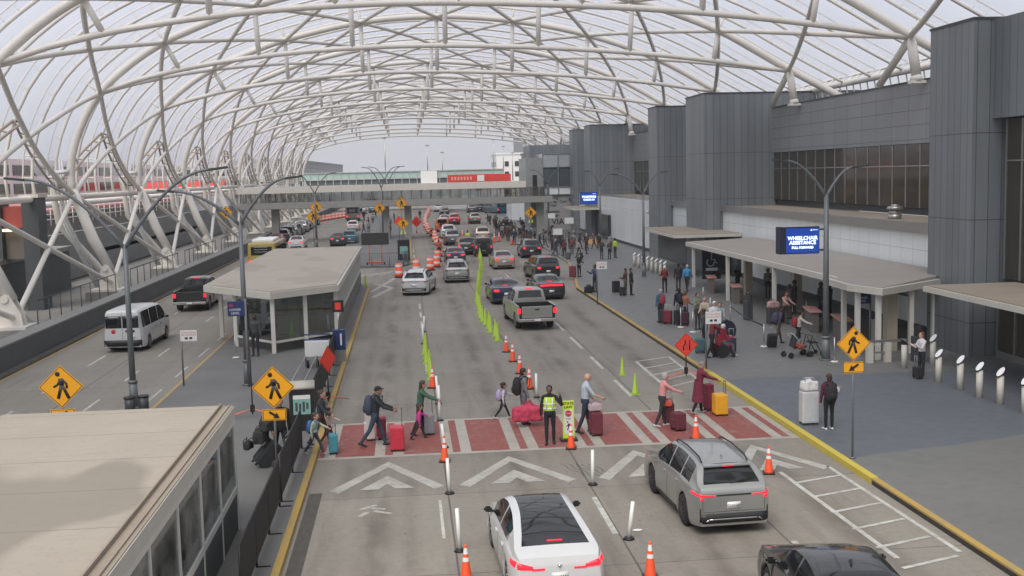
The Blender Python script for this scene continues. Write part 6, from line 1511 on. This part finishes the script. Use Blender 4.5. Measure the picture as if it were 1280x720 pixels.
HAIR = {}
def hair_mesh(pose, style):
    k = (pose, style)
    if k in HAIR: return HAIR[k]
    me, inf = get_body(pose); hc, hd, q = inf['head'], inf['hd'], inf['q']
    def hp(x, y, z): return hc+(q.to_3x3() @ Vector((x, y, z)))*hd
    b = MB()
    if style in ('cap', 'beanie', 'hood'):
        b.ball(hp(0, -.008, .035), .088*hd, .104*hd, .088*hd, 14, q)
        if style == 'cap': b.ball(hp(0, .115, .045), .062*hd, .065*hd, .010*hd, 10, q)
        if style == 'hood': b.ball(hp(0, -.03, -.03), .095*hd, .095*hd, .12*hd, 12, q); b.ball(hp(0, -.05, -.14), .10*hd, .075*hd, .05*hd, 10)
    else:
        b.ball(hp(0, -.014, .032), .089*hd, .105*hd, .098*hd, 14, q); b.ball(hp(0, -.042, -.025), .084*hd, .072*hd, .085*hd, 12, q)
        if style == 'long': b.tube([hp(0, -.05, .02), hp(0, -.085, -.12), hp(0, -.095, -.30)], [.08*hd, .078*hd, .04*hd], 12, ell=(1, .55)); 
        if style == 'bun': b.ball(hp(0, -.105, .06), .042*hd, .04*hd, .04*hd, 10)
        if style == 'curly':
            for i in range(16): a = i*2.4; b.ball(hp(math.cos(a)*.075, -.03+math.sin(a)*.07, .02+.07*math.sin(i*1.7)), .045*hd, n=7)
        if style == 'pony': b.tube([hp(0, -.10, .04), hp(0, -.14, -.05), hp(0, -.12, -.2)], [.035*hd, .038*hd, .015*hd], 8)
    # open the face
    m_ = remesh(b, .014, 1); bm = bmesh.new(); bm.from_mesh(m_); inv = q.to_3x3().inverted()
    kill = []
    for v in bm.verts:
        l_ = (inv @ (v.co-hc))/hd
        if l_.y > .052 and l_.z < (.052 if style not in ('cap', 'beanie') else .03) and not (style == 'cap' and l_.y > .1 and l_.z > .02): kill.append(v)
    bmesh.ops.delete(bm, geom=kill, context='VERTS'); bm.to_mesh(m_); bm.free()
    HAIR[k] = m_; return m_
def link(name, me, parent, mats=None, loc=None):
    o = bpy.data.objects.new(name, me); COL.objects.link(o); o.parent = parent
    if loc: o.location = loc
    return o
EYE = {}
def person(pose, p, face, label, top=(.05,.05,.06), bot=(.03,.03,.04), shoes=(.02,.02,.02), skin='light', hair='brown', style='short', h=1.72, z0=0.0, group=None, hat=None, coat=None, xyz=None, simple=False):
    """face: heading in degrees, 0 looks up the road (+Y), 90 looks to -X, -90 looks right"""
    me, inf = get_body(pose); q = Vector(xyz) if xyz else G(p[0], p[1], z0)
    root = empty('person', q, R(face), label, 'person', group); s = h/1.75*(1.0 if pose != 'child' else .93); root.scale = (s, s, s)
    m = me.copy() if False else me
    o = link('body', m, root)
    if not m.materials:
        for _ in range(4): m.materials.append(M_BLACK)
    for i, mm in enumerate((skinc(skin), cloth(top), cloth(bot), cloth(shoes))): o.material_slots[i].link = 'OBJECT'; o.material_slots[i].material = mm
    if style != 'bald':
        hm = hair_mesh(pose, style)
        if not hm.materials: hm.materials.append(M_BLACK)
        hobj = link({'cap': 'cap', 'beanie': 'hat', 'hood': 'hood'}.get(style, 'hair'), hm, root); hobj.material_slots[0].link = 'OBJECT'
        hobj.material_slots[0].material = cloth(hat) if style in ('cap', 'beanie', 'hood') and hat else mat('hair_'+hair, HAIRM[hair], .6, var=.2, scale=30)
    if not simple:
        if pose not in EYE:
            b = MB(); hc, hd, qq = inf['head'], inf['hd'], inf['q'].to_3x3()
            for s_ in (-1, 1): b.ball(hc+(qq @ Vector((s_*.030, .086, .012)))*hd, .0125*hd, .010*hd, .008*hd, 8)
            EYE[pose] = b.mesh('eyes', M_BLACK)
        link('eyes', EYE[pose], root)
    if coat: garment(root, inf, *coat)
    root['_h'] = s
    return root, inf
def garment(root, inf, col, length=.5, flare=.24):
    """open coat or skirt hanging from the waist"""
    hp_ = inf['hip']; b = MB(); n = 24; secs = []
    for k in range(7):
        t = k/6; rad = .168+(flare-.168)*t; c = Vector((hp_.x, hp_.y-.01-.03*t, hp_.z+.16-t*(length+.16))); secs.append([b.bm.verts.new(c+Vector((math.cos(2*math.pi*j/n)*rad*(1+.05*t*math.sin(j*3)), math.sin(2*math.pi*j/n)*rad*.82*(1+.06*t*math.cos(j*4)), 0))) for j in range(n)])
    for r1, r_ in zip(secs, secs[1:]):
        for j in range(n): f = b.bm.faces.new((r1[j], r1[(j+1) % n], r_[(j+1) % n], r_[j])); f.smooth = True
    b.build('coat_skirt', cloth(col), root)
def attach_pos(root, inf, v):
    """world place of a body-space point"""
    s = root['_h']; return root.location+Matrix.Rotation(root.rotation_euler.z, 3, 'Z') @ (Vector(v)*s)
# bags
def backpack(root, inf, col, label, sc=1.0, name='backpack'):
    pos = attach_pos(root, inf, inf['back']+Vector((0, -.045, -.02))); s = root['_h']*sc
    e = empty(name, pos, root.rotation_euler.z, label, 'backpack'); e.scale = (s,)*3
    b = MB(); b.ball((0, -.02, 0), .155, .11, .23, 14); b.ball((0, -.03, -.10), .15, .10, .15, 12); b.bm.transform if False else None
    me = remesh(b, .016, 2); me.materials.append(cloth(col)); link('pack_body', me, e)
    b = MB(); b.ball((0, -.115, -.09), .105, .045, .095, 10); b.build('front_pocket', cloth(tuple(c*.8 for c in col)), e)
    for x in (-.085, .085):
        b = MB(); b.tube([(x, .04, .17), (x*1.05, .14, .25), (x*1.15, .29, .17), (x*1.25, .27, 0), (x*1.35, .10, -.14)], .022, 6, ell=(1.2, .5)); b.build('strap', cloth(tuple(c*.7 for c in col)), e)
    return e
def suitcase(pos, rz, col, label, w=.42, d=.26, h=.62, hard=True, handle=.36, tilt=0, group=None, wheels=True):
    e = empty('suitcase', pos, rz, label, 'suitcase', group); e.rotation_euler = (tilt, 0, rz)
    b = MB(); b.box(-w/2, w/2, -d/2, d/2, .06, .06+h, .045)
    if hard:
        for k in range(5): x = -w/2+w*(k+1)/6; b.box(x-.012, x+.012, -d/2-.006, d/2+.006, .12, h, .004)
    else: b.box(-w/2+.05, w/2-.05, -d/2-.04, -d/2+.01, .12, .06+h*.62, .02)
    b.build('shell', mat('case_%d_%d_%d' % tuple(int(c*255) for c in col), col, .38 if hard else .85, var=.15, scale=6), e)
    if handle:
        b = MB()
        for x in (-.09, .09): b.tube([(x, d/2-.05, .06+h-.02), (x, d/2-.05, .06+h+handle)], .009, 6)
        b.tube([(-.11, d/2-.05, .06+h+handle), (.11, d/2-.05, .06+h+handle)], .015, 6); b.build('pull_handle', M_BLACK if hard else M_ALU, e)
    if wheels:
        for x in (-w/2+.05, w/2-.05):
            for y in (-d/2+.04, d/2-.04):
                b = MB(); b.tube([(x-.018, y, .032), (x+.018, y, .032)], .032, 10); b.build('wheel', M_BLACK, e)
    return e
def duffel(pos, rz, col, label, L=.7, r=.17, group=None):
    e = empty('duffel_bag', pos, rz, label, 'bag', group); b = MB(); b.box(-L/2, L/2, -r*.8, r*.8, 0, r*1.75, r*.35); b.ball((0, 0, r*1.2), L*.38, r*.85, r*.95, 10)
    me = remesh(b, .025, 7); pass
    for v in me.vertices: v.co += v.normal*(noise.noise(v.co*7+Vector((len(label)*1.7, 0, 0)))*.045*min(1, r*5)); v.co.z = max(.005, v.co.z)
    me.update(); me.materials.append(cloth(col)); link('bag_body', me, e)
    for y in (-.06, .06):
        b = MB(); b.tube([(-.16, y*1.6, r*1.7), (-.12, y, r*2.3), (.12, y, r*2.3), (.16, y*1.6, r*1.7)], .012, 6); b.build('handle', cloth(tuple(c*.6 for c in col)), e)
    return e
gx = lambda p, z=0: G(p[0], p[1], z)

# --- crossing, left to right
ro, inf = person('push', (470, 558), -90, 'man in black cap and dark jacket striding right on the crosswalk with a red case', (.022,.028,.03), (.035,.055,.085), (.02,.02,.02), 'tan', 'black', 'cap', 1.84, hat=(.015,.015,.017)); backpack(ro, inf, (.045,.06,.09), 'navy backpack on the man in the black cap', 1.25)
suitcase(gx((497, 563)), R(-90), (.50,.03,.055), 'bright red hard suitcase pushed by the man in the black cap', .44, .40, .66, True, .5)
suitcase(gx((463, 550)), R(-80), (.62,.58,.56), 'pale cream case on the far side of the man in the black cap', .4, .25, .78, False, 0); suitcase(gx((478, 549)), R(-90), (.22,.02,.04), 'dark red case hidden behind the legs of the man in the black cap', .4, .25, .6, False, 0)
ro, inf = person('pushf', (526, 544), -88, 'woman with long dark hair and green jacket pushing a grey suitcase', (.05,.115,.075), (.018,.018,.02), (.03,.03,.03), 'light', 'brown', 'long', 1.70)
suitcase(gx((537, 543)), R(-90), (.22,.24,.27), 'blue grey suitcase pushed by the woman in green', .38, .3, .6, True, .42)
ro, inf = person('child', (524, 549), -80, 'small child in bright pink vest beside the woman in green', (.55,.04,.26), (.05,.02,.03), (.05,.03,.03), 'light', 'brown', 'long', 1.14)
ro, inf = person('child', (629, 523), -85, 'girl with dark bun and lilac backpack walking on the crossing', (.50,.48,.52), (.018,.018,.02), (.5,.5,.5), 'light', 'black', 'bun', 1.26); backpack(ro, inf, (.40,.34,.52), 'lilac backpack on the girl with the bun', 1.25)
ro, inf = person('stand', (655, 530), -80, 'dark haired man in grey with black backpack behind the red garment bag', (.16,.165,.18), (.13,.13,.15), (.05,.05,.05), 'light', 'black', 'short', 1.78); backpack(ro, inf, (.018,.018,.02), 'black backpack on the dark haired man in grey', 1.25)
duffel(gx((660, 533))+Vector((0, 0, .18)), R(4), (.48,.05,.10), 'large raspberry red soft bag carried next to the officer', .95, .26)
ro, inf = person('officer', (688, 555), 172, 'traffic officer in lime safety vest with one arm raised', (.015,.015,.018), (.013,.014,.02), (.015,.015,.015), 'brown', 'black', 'bun', 1.73)
s_ = inf; b = MB(); n = 20; rings = []
for z, a, d in ((1.00,.172,.135),(1.10,.172,.135),(1.22,.182,.142),(1.33,.190,.140),(1.40,.165,.12)):
    rings.append([b.bm.verts.new((math.cos(2*math.pi*k/n)*a, math.sin(2*math.pi*k/n)*d, z+inf['dz'])) for k in range(n)])
for r1, r_ in zip(rings, rings[1:]):
    for k in range(n): f = b.bm.faces.new((r1[k], r1[(k+1) % n], r_[(k+1) % n], r_[k])); f.smooth = True
vest = b.build('safety_vest', mat('lime_vest', (.50, .72, .04), .7, var=.15, scale=10), ro)
b = MB()
for z in (1.06, 1.2): b.tube([(math.cos(2*math.pi*k/24)*.18, math.sin(2*math.pi*k/24)*.145, z+inf['dz']) for k in range(25)], .018, 6, cap=False)
for x in (-.09, .09): b.tube([(x, .14, 1.05+inf['dz']), (x, .147, 1.38+inf['dz'])], .018, 6)
b.build('silver_stripe', M_REFW, vest)
ro, inf = person('baldman', (732, 541), -88, 'bald man in light blue short sleeved shirt and navy trousers on the crosswalk', (.42,.48,.55), (.025,.032,.055), (.04,.035,.03), 'light', 'grey', 'bald', 1.83)
suitcase(gx((745, 544)), R(-85), (.14,.025,.04), 'dark maroon suitcase pushed by the bald man', .44, .34, .66, False, .2); q = gx((745, 544)); duffel(q+Vector((0, 0, .74)), R(5), (.45,.35,.38), 'patterned pink bag on top of the maroon suitcase', .44, .13)
ro, inf = person('pushf', (828, 533), -85, 'grey haired woman in salmon pink hooded jacket pushing dark bags', (.62,.27,.27), (.03,.03,.035), (.5,.5,.5), 'light', 'grey', 'short', 1.68)
suitcase(gx((836, 530)), R(-90), (.10,.02,.03), 'tall dark maroon case held by the woman in salmon pink', .36, .3, .62, False, .35); suitcase(gx((848, 538)), R(-75), (.12,.025,.035), 'rounded dark maroon bag in front of the woman in salmon pink', .42, .34, .5, False, 0); duffel(gx((833, 531))+Vector((0, -.1, .6)), R(0), (.6,.10,.06), 'small orange red tote beside the woman in salmon pink', .3, .1)
ro, inf = person('pushf', (874, 517), -85, 'woman in long maroon coat and headscarf pushing a yellow suitcase', (.16,.02,.045), (.015,.015,.018), (.3,.3,.3), 'light', 'grey', 'beanie', 1.72, coat=((.16,.02,.045), .55, .25), hat=(.24,.2,.18))
suitcase(gx((900, 519)), R(-88), (.74,.36,.02), 'bright yellow hard suitcase at the right end of the crosswalk', .44, .42, .64, True, .4); suitcase(gx((886, 513)), R(-80), (.20,.03,.05), 'tall maroon case between the maroon coat and the yellow suitcase', .34, .25, .82, False, .12)
# --- near left island
ro, inf = person('walk', (352, 577), 195, 'tall man in black behind the sign post pulling stacked black bags', (.02,.02,.022), (.015,.015,.016), (.02,.02,.02), 'tan', 'black', 'short', 1.86, z0=.13)
q = gx((322, 584), .13); suitcase(q+Vector((0, 0, .02)), R(-70), (.02,.022,.024), 'large black tilted case at the bottom of the stacked luggage', .5, .36, .74, False, .45, tilt=R(-42)); duffel(q+Vector((.12, .02, .66)), R(75), (.025,.025,.025), 'black bag stacked on the tilted case', .5, .2); duffel(q+Vector((.28, .05, .98)), R(70), (.03,.03,.03), 'upper black bag on the luggage stack by the near sign', .46, .18); duffel(q+Vector((-.22, .0, .50)), R(80), (.02,.02,.02), 'small black bag hanging off the luggage stack', .36, .13)
ro, inf = person('walkf', (402, 556), -100, 'woman in dark jacket with children at the island edge of the crosswalk', (.03,.035,.045), (.06,.02,.025), (.03,.03,.03), 'light', 'brown', 'bun', 1.66, z0=.1)
ro, inf = person('child', (394, 568), -110, 'child in pale green with bright blue backpack stepping off the kerb', (.36,.42,.30), (.03,.035,.06), (.3,.3,.3), 'light', 'brown', 'short', 1.28, z0=.13); backpack(ro, inf, (.05,.16,.42), 'bright blue patterned backpack on the child at the kerb', 1.2)
ro, inf = person('child', (411, 556), -95, 'child in pinkish white jacket beside the teal suitcase', (.55,.48,.46), (.08,.03,.03), (.25,.2,.2), 'light', 'black', 'long', 1.2, z0=0)
suitcase(gx((417, 567)), R(-85), (.06,.26,.32), 'teal suitcase at the left end of the crosswalk', .36, .25, .52, True, .25)
# --- right pavement, near
ro, inf = person('stand', (1036, 537), 5, 'woman seen from behind with black backpack and maroon jacket beside a silver case', (.075,.018,.032), (.012,.012,.014), (.6,.6,.6), 'light', 'brown', 'bun', 1.66, z0=.15); backpack(ro, inf, (.02,.02,.025), 'black backpack on the woman beside the silver case', 1.2)
suitcase(gx((1011, 530), .15), R(0), (.50,.51,.53), 'tall silver trunk standing on the right pavement', .52, .36, .95, True, 0); duffel(gx((1011, 530), .15)+Vector((0, 0, 1.02)), R(0), (.6,.6,.6), 'white puffy bag on top of the silver trunk', .5, .17); duffel(gx((1046, 520), .15)+Vector((0, 0, .75)), R(90), (.5,.48,.45), 'small white bag at the side of the woman in maroon', .22, .09)
ro, inf = person('phone', (1152, 472), 95, 'young woman with long auburn hair and white top looking at her phone', (.62,.58,.60), (.02,.022,.03), (.3,.3,.3), 'light', 'auburn', 'long', 1.66, z0=.15); suitcase(gx((1147, 473), .15), R(90), (.02,.02,.022), 'small black carry-on at the feet of the woman in the white top', .4, .25, .36, False, .4)
ro, inf = person('pushf', (998, 436), -100, 'woman in white jacket with red backpack pushing a folded stroller', (.55,.53,.48), (.02,.02,.025), (.3,.3,.3), 'tan', 'black', 'short', 1.66, z0=.15); backpack(ro, inf, (.30,.03,.04), 'red backpack on the woman with the stroller', 1.1)
def stroller(p, lab, rz=0):
    e = empty('stroller', gx(p, .15), rz, lab, 'stroller')
    b = MB()
    for x in (-.24, .24): b.tube([(x, -.45, .12), (x, .1, .55), (x, -.35, 1.0)], .016, 6); b.tube([(x, .5, .12), (x, -.05, .55), (x, .0, .8)], .016, 6)
    b.tube([(-.24, -.35, 1.0), (.24, -.35, 1.0)], .02, 6); b.build('frame', M_ALU, e)
    b = MB(); b.box(-.2, .2, -.15, .35, .38, .46, .03); b.obox((0, -.16, .68), (1,0,0), (0,.35,1), (0,1,-.35), .2, .26, .03, .02); b.build('seat', cloth((.03,.03,.035)), e); b = MB(); b.ball((0, .1, .42), .24, .3, .12, 10); b.build('bag', cloth((.45,.06,.04)), e)
    for x in (-.26, .26):
        for y in (-.45, .5):
            b = MB(); b.tube([(x-.03, y, .12), (x+.03, y, .12)], .12, 14); b.build('wheel', M_RUB, e)
stroller((996, 446), 'dark folded stroller with orange bag before the tall lamp base', R(-75))
e = empty('walker', gx((1014, 444), .15), R(-80), 'black wheeled walker right of the stroller', 'walker'); b = MB()
for x in (-.25, .25): b.tube([(x, -.3, .05), (x, -.1, .85), (x, -.35, .9)], .018, 6); b.tube([(x, .35, .05), (x, -.05, .75)], .018, 6)
b.tube([(-.25, -.05, .6), (.25, -.05, .6)], .018, 6); b.build('frame', M_BLACK, e); b = MB(); b.box(-.22, .22, -.12, .2, .52, .56, .01); b.build('seat', M_BLACK, e)
for x in (-.25, .25):
    for y in (-.3, .35):
        b = MB(); b.tube([(x-.02, y, .09), (x+.02, y, .09)], .09, 12); b.build('wheel', M_RUB, e)
def wheelchair(p, rz, lab):
    e = empty('wheelchair', gx(p, .15), rz, lab, 'wheelchair')
    b = MB(); M_ = mat('wheelchair_red', (.38,.03,.05), .5)
    for x in (-.24, .24): b.tube([(x, -.2, .5), (x, .25, .5), (x, .35, .15)], .018, 6); b.tube([(x, -.22, .15), (x, -.22, .98), (x, -.34, .98)], .018, 6); b.tube([(x, -.2, .72), (x, .2, .72), (x, .2, .5)], .018, 6)
    b.build('frame', M_, e); b = MB(); b.box(-.22, .22, -.2, .24, .47, .51, .01); b.box(-.22, .22, -.24, -.2, .5, .92, .01); b.build('seat', M_, e)
    b = MB()
    for x in (-.12, .12): b.box(x-.07, x+.07, .34, .5, .12, .14)
    b.build('footrest', M_BLACK, e)
    for x in (-.28, .28):
        b = MB(); b.tube([(x-.012, -.15, .28), (x+.012, -.15, .28)], .28, 20); b.build('rear_wheel', M_RUB, e); b = MB(); b.tube([(x-.015, .32, .09), (x+.015, .32, .09)], .09, 12); b.build('caster', M_RUB, e)
    return e
wc = wheelchair((904, 446), R(-80), 'red wheelchair carrying the white haired woman')
ro, inf = person('sit', None, -80, 'white haired woman in red jacket seated in the red wheelchair', (.32,.03,.06), (.10,.14,.15), (.6,.6,.6), 'light', 'white', 'short', 1.66, xyz=tuple(wc.location+Vector((0, 0, .0))))
ro.location.z = .15+.02
# --- right pavement, others. (foot px, facing, pose, top, bottom, skin, hair, style, height, label, extras)
Q = [
 ((890, 447), -85, 'pushf', (.18,.03,.035), (.02,.02,.02), 'deep', 'black', 'short', 1.72, 'attendant in dark red behind the wheelchair', None),
 ((880, 437), 70, 'stand', (.05,.065,.08), (.03,.035,.045), 'brown', 'black', 'short', 1.76, 'man in slate jacket left of the wheelchair with a teal case', None),
 ((893, 424), 180, 'phone', (.62,.62,.64), (.2,.25,.3), 'light', 'brown', 'cap', 1.74, 'person in white shirt and cap standing at the queue sign', None),
 ((900, 424), 160, 'standf', (.28,.34,.38), (.25,.3,.36), 'light', 'brown', 'short', 1.68, 'person in pale blue behind the loading sign plate', None),
 ((872, 412), 200, 'phone', (.19,.21,.18), (.05,.05,.05), 'tan', 'black', 'short', 1.78, 'man in grey green hoodie with crossbody strap', None),
 ((881, 414), 150, 'standf', (.45,.38,.30), (.03,.03,.03), 'light', 'blonde', 'short', 1.62, 'woman in tan top beside the man in grey green', None),
 ((826, 403), 20, 'stand', (.05,.13,.21), (.02,.025,.035), 'light', 'grey', 'short', 1.7, 'person in blue coat with red backpack and two cases', 'red'),
 ((849, 402), 10, 'stand', (.02,.022,.028), (.16,.16,.17), 'light', 'black', 'short', 1.72, 'person in black beside two black suitcases in the queue', 'black'),
 ((857, 404), -60, 'standf', (.30,.13,.08), (.04,.04,.05), 'light', 'auburn', 'short', 1.62, 'woman in rust patterned shirt in the queue', None),
 ((831, 366), 5, 'standf', (.20,.03,.03), (.015,.015,.018), 'light', 'white', 'beanie', 1.7, 'person in red vest and white hat walking toward the entrance', None),
 ((848, 364), 10, 'stand', (.03,.035,.045), (.05,.035,.05), 'tan', 'black', 'short', 1.8, 'tall man in dark jacket next to the red vested person', None),
 ((859, 364), -30, 'walk', (.05,.26,.48), (.03,.03,.04), 'light', 'grey', 'short', 1.75, 'person in vivid blue jacket by the wheelchair banner', None),
 ((782, 369), 60, 'standf', (.10,.06,.06), (.12,.10,.08), 'light', 'brown', 'short', 1.68, 'woman in brown jacket reaching to a black suitcase', None),
 ((789, 369), -120, 'stand', (.03,.028,.022), (.02,.02,.02), 'tan', 'black', 'short', 1.68, 'person in black coat close beside the woman in brown', None),
 ((744, 365), 120, 'phone', (.05,.07,.13), (.03,.035,.05), 'brown', 'black', 'short', 1.78, 'man in navy standing alone near the kerb', None),
 ((724, 346), -150, 'standf', (.025,.025,.028), (.02,.02,.022), 'light', 'black', 'pony', 1.66, 'woman in black with a red suitcase near the kerb', None),
 ((986, 446), 0, None, None, None, None, None, None, None, None, None),
 ((973, 430), -75, 'pull', (.07,.06,.10), (.10,.08,.06), 'tan', 'brown', 'short', 1.7, 'traveller with white hood and purple backpack pulling a black case', 'purple'),
 ((981, 405), 200, 'pushf', (.42,.26,.22), (.05,.04,.04), 'tan', 'black', 'bun', 1.62, 'woman in pink patterned top behind the purple backpack', None),
 ((987, 399), 30, 'armup', (.14,.10,.09), (.10,.09,.08), 'brown', 'black', 'short', 1.78, 'man with crossed straps in the pavilion shade', None),
 ((993, 392), 90, 'stand', (.025,.03,.035), (.02,.02,.025), 'deep', 'black', 'short', 1.78, 'attendant in dark uniform reaching left inside the pavilion', None),
 ((1037, 398), 40, 'armup', (.03,.035,.035), (.03,.03,.03), 'tan', 'black', 'short', 1.8, 'man with raised arm just right of the tall lamp post', None),
 ((1026, 396), 100, 'stand', (.04,.042,.045), (.03,.03,.03), 'brown', 'black', 'short', 1.8, 'person in black mostly behind the tall lamp post', None),
 ((1098, 428), 60, 'stand', (.09,.095,.09), (.05,.05,.05), 'deep', 'black', 'curly', 1.75, 'attendant in grey behind the near counter', None),
 ((960, 372), 180, 'stand', (.16,.15,.14), (.04,.04,.04), 'deep', 'black', 'curly', 1.74, 'attendant with round dark hair deep in the pavilion', None),
 ((922, 366), 200, 'phone', (.02,.02,.022), (.02,.02,.02), 'deep', 'black', 'short', 1.7, 'attendant in black bending at the second counter', None),
 ((769, 322), -60, 'stand', (.45,.62,.05), (.05,.05,.05), 'deep', 'black', 'short', 1.74, 'person in lime vest near the far white wall', None),
 ((752, 324), 200, 'phone', (.05,.05,.055), (.06,.06,.06), 'tan', 'black', 'short', 1.72, 'dark clothed person left of the lime vest', None),
 ((762, 324), 140, 'standf', (.08,.06,.06), (.04,.04,.05), 'light', 'brown', 'short', 1.62, 'short dark clothed person immediately left of the lime vest', None),
 ((706, 322), 20, 'standf', (.18,.05,.06), (.02,.02,.02), 'light', 'brown', 'short', 1.66, 'person in dull red coat with grey case by the near gore', None),
 ((715, 318), -20, 'standf', (.25,.08,.09), (.05,.04,.05), 'light', 'black', 'short', 1.6, 'person in rose coat beside the dull red one', None),
 ((724, 322), 60, 'walkf', (.38,.34,.34), (.03,.03,.03), 'light', 'black', 'short', 1.66, 'person in pale jacket with dark rolling bag by the crowd', None),
 ((611, 318), 100, 'stand', (.05,.05,.05), (.3,.3,.1), 'brown', 'black', 'short', 1.7, None, None),
 ((585, 309), 170, 'stand', (.52,.60,.10), (.45,.45,.12), 'deep', 'black', 'short', 1.82, 'officer in long lime coat between the far cars', None),
 ((320, 445), 170, 'stand', (.06,.065,.065), (.03,.03,.035), 'deep', 'black', 'short', 1.85, 'man in dark green behind the glass of the middle shelter', None),
]
for t in Q:
    p, fc, pose, top, bot_, sk, hr, st_, hh, lab, ex = t
    if not pose or not lab: continue
    z0 = .15 if p[0] > 640 else (0 if p[0] > 560 else .13)
    ro, inf = person(pose, p, fc, lab, top, bot_, (.03,.03,.03), sk, hr, st_, hh, z0=z0, hat=(.7,.7,.68) if st_ in ('cap','beanie') else None)
    if ex == 'red': backpack(ro, inf, (.32,.03,.05), 'red backpack on the person in the blue coat', 1.1)
    if ex == 'black': backpack(ro, inf, (.02,.022,.03), 'round dark backpack on the person in black in the queue', 1.2)
    if ex == 'purple': backpack(ro, inf, (.07,.06,.11), 'purple dark backpack under the white hood', 1.1)
for p, c, lab, dims in (((835, 405), (.17,.02,.04), 'dark red suitcase with white tag in the queue', (.42,.3,.62)), ((829, 404), (.03,.03,.035), 'black suitcase next to the dark red one in the queue', (.4,.28,.6)), ((848, 406), (.02,.02,.022), 'left one of the two black suitcases in the queue', (.42,.3,.68)), ((856, 407), (.06,.02,.03), 'right plum black suitcase of the pair in the queue', (.4,.28,.62)),
    ((875, 441), (.06,.13,.15), 'teal grey case left of the wheelchair group', (.4,.3,.55)), ((770, 366), (.02,.022,.022), 'black suitcase held by the woman in brown', (.46,.3,.7)), ((778, 370), (.03,.03,.03), 'second black case at the feet of the woman in brown', (.34,.28,.5)), ((716, 347), (.16,.03,.04), 'dark red case beside the woman in black near the kerb', (.5,.34,.78)),
    ((964, 434), (.02,.02,.022), 'black case pulled by the traveller with the purple backpack', (.4,.26,.55)), ((966, 405), (.05,.052,.055), 'grey black suitcase under the pink bags in the pavilion', (.55,.4,.75)), ((975, 403), (.04,.042,.06), 'navy case beside the piled luggage in the pavilion', (.4,.3,.6)), ((710, 324), (.1,.1,.1), 'small grey case in the far group by the gore', (.4,.3,.55)), ((726, 324), (.03,.03,.03), 'small dark rolling bag of the person in the pale jacket', (.35,.25,.5)), ((914, 440), (.03,.04,.07), 'navy wheeled case right behind the wheelchair', (.42,.3,.62))):
    suitcase(gx(p, .15), R(rnd.uniform(-40, 40)), c, lab, *dims, False, .3, tilt=R(18) if 'pulled' in lab else 0)
duffel(gx((736, 366), .15), R(50), (.02,.022,.03), 'black duffel lying by the kerb near the man in navy', .62, .24); duffel(gx((966, 405), .15)+Vector((0, 0, .8)), R(20), (.42,.28,.26), 'pink bags piled on the grey black suitcase', .6, .18)
e = empty('round_case', gx((908, 428), .15), R(20), 'round navy cover held beside the wheelchair', 'bag'); b = MB(); b.tube([(0, -.06, .5), (0, .06, .5)], .5, 24); b.build('cover', cloth((.02,.025,.05)), e); b = MB(); b.tube([(0, -.065, 1.0), (0, .065, 1.0)], .04, 8); b.build('handle', M_BLACK, e)
# --- far crowd
crowd = []
for a, c, n, w_ in (((622, 292), (640, 306), 9, 5), ((612, 280), (636, 300), 12, 6), ((630, 286), (648, 300), 10, 5), ((655, 300), (660, 312), 4, 3), ((664, 306), (668, 308), 2, 2), ((676, 308), (700, 322), 9, 6), ((690, 300), (712, 314), 10, 6), ((716, 306), (735, 318), 5, 6), ((646, 285), (656, 296), 3, 3), ((740, 312), (765, 318), 3, 5)):
    for k in range(n): t = (k+.5)/n; crowd.append((a[0]+(c[0]-a[0])*t+rnd.uniform(-w_, w_), a[1]+(c[1]-a[1])*t+rnd.uniform(-w_*.5, w_*.3)))
cols = [(.02,.02,.022), (.03,.035,.045), (.05,.05,.05), (.09,.03,.035), (.04,.05,.08), (.12,.11,.10), (.25,.25,.26), (.03,.03,.03), (.07,.06,.05)]
for i, p in enumerate(crowd):
    pose = ('stand', 'standf', 'phone', 'walk', 'walkf')[i % 5]; st_ = ('short', 'bun', 'short', 'short', 'long')[i % 5]
    if pose == 'stand' or pose == 'phone': st_ = 'short'
    person(pose, p, rnd.choice((0, 10, 180, 170, 90, -90, 45)), 'traveller in dark clothes in the distant pavement crowd', cols[(i*5) % 9], cols[(i*7+2) % 9], (.03,.03,.03), ('light', 'tan', 'brown', 'deep')[i % 4], ('black', 'brown', 'grey')[i % 3], st_, rnd.uniform(1.6, 1.8), z0=.15, group='distant crowd on the pavement', simple=True)
for i, p in enumerate(((455, 276), (461, 284), (466, 280), (470, 275), (487, 296), (488, 285), (493, 279), (455, 292), (461, 292), (525, 274))):
    person(('stand', 'walk')[i % 2], p, rnd.choice((0, 180, 90)), 'dark dressed person waiting on the far island', cols[(i*3) % 9], cols[(i*5) % 9], (.03,.03,.03), 'tan', 'black', 'short', 1.72, z0=.14 if p[0] > 470 else 0, group='people on the far island', simple=True)
ro, inf = person('stand', (549, 322), 10, 'person in orange red by the drums left of the lanes', (.35,.12,.08), (.02,.02,.02), (.02,.02,.02), 'tan', 'black', 'short', 1.75, simple=True)
# people inside cars are hidden by dark glass
for o in bpy.data.objects:
    if '_h' in o: del o['_h']
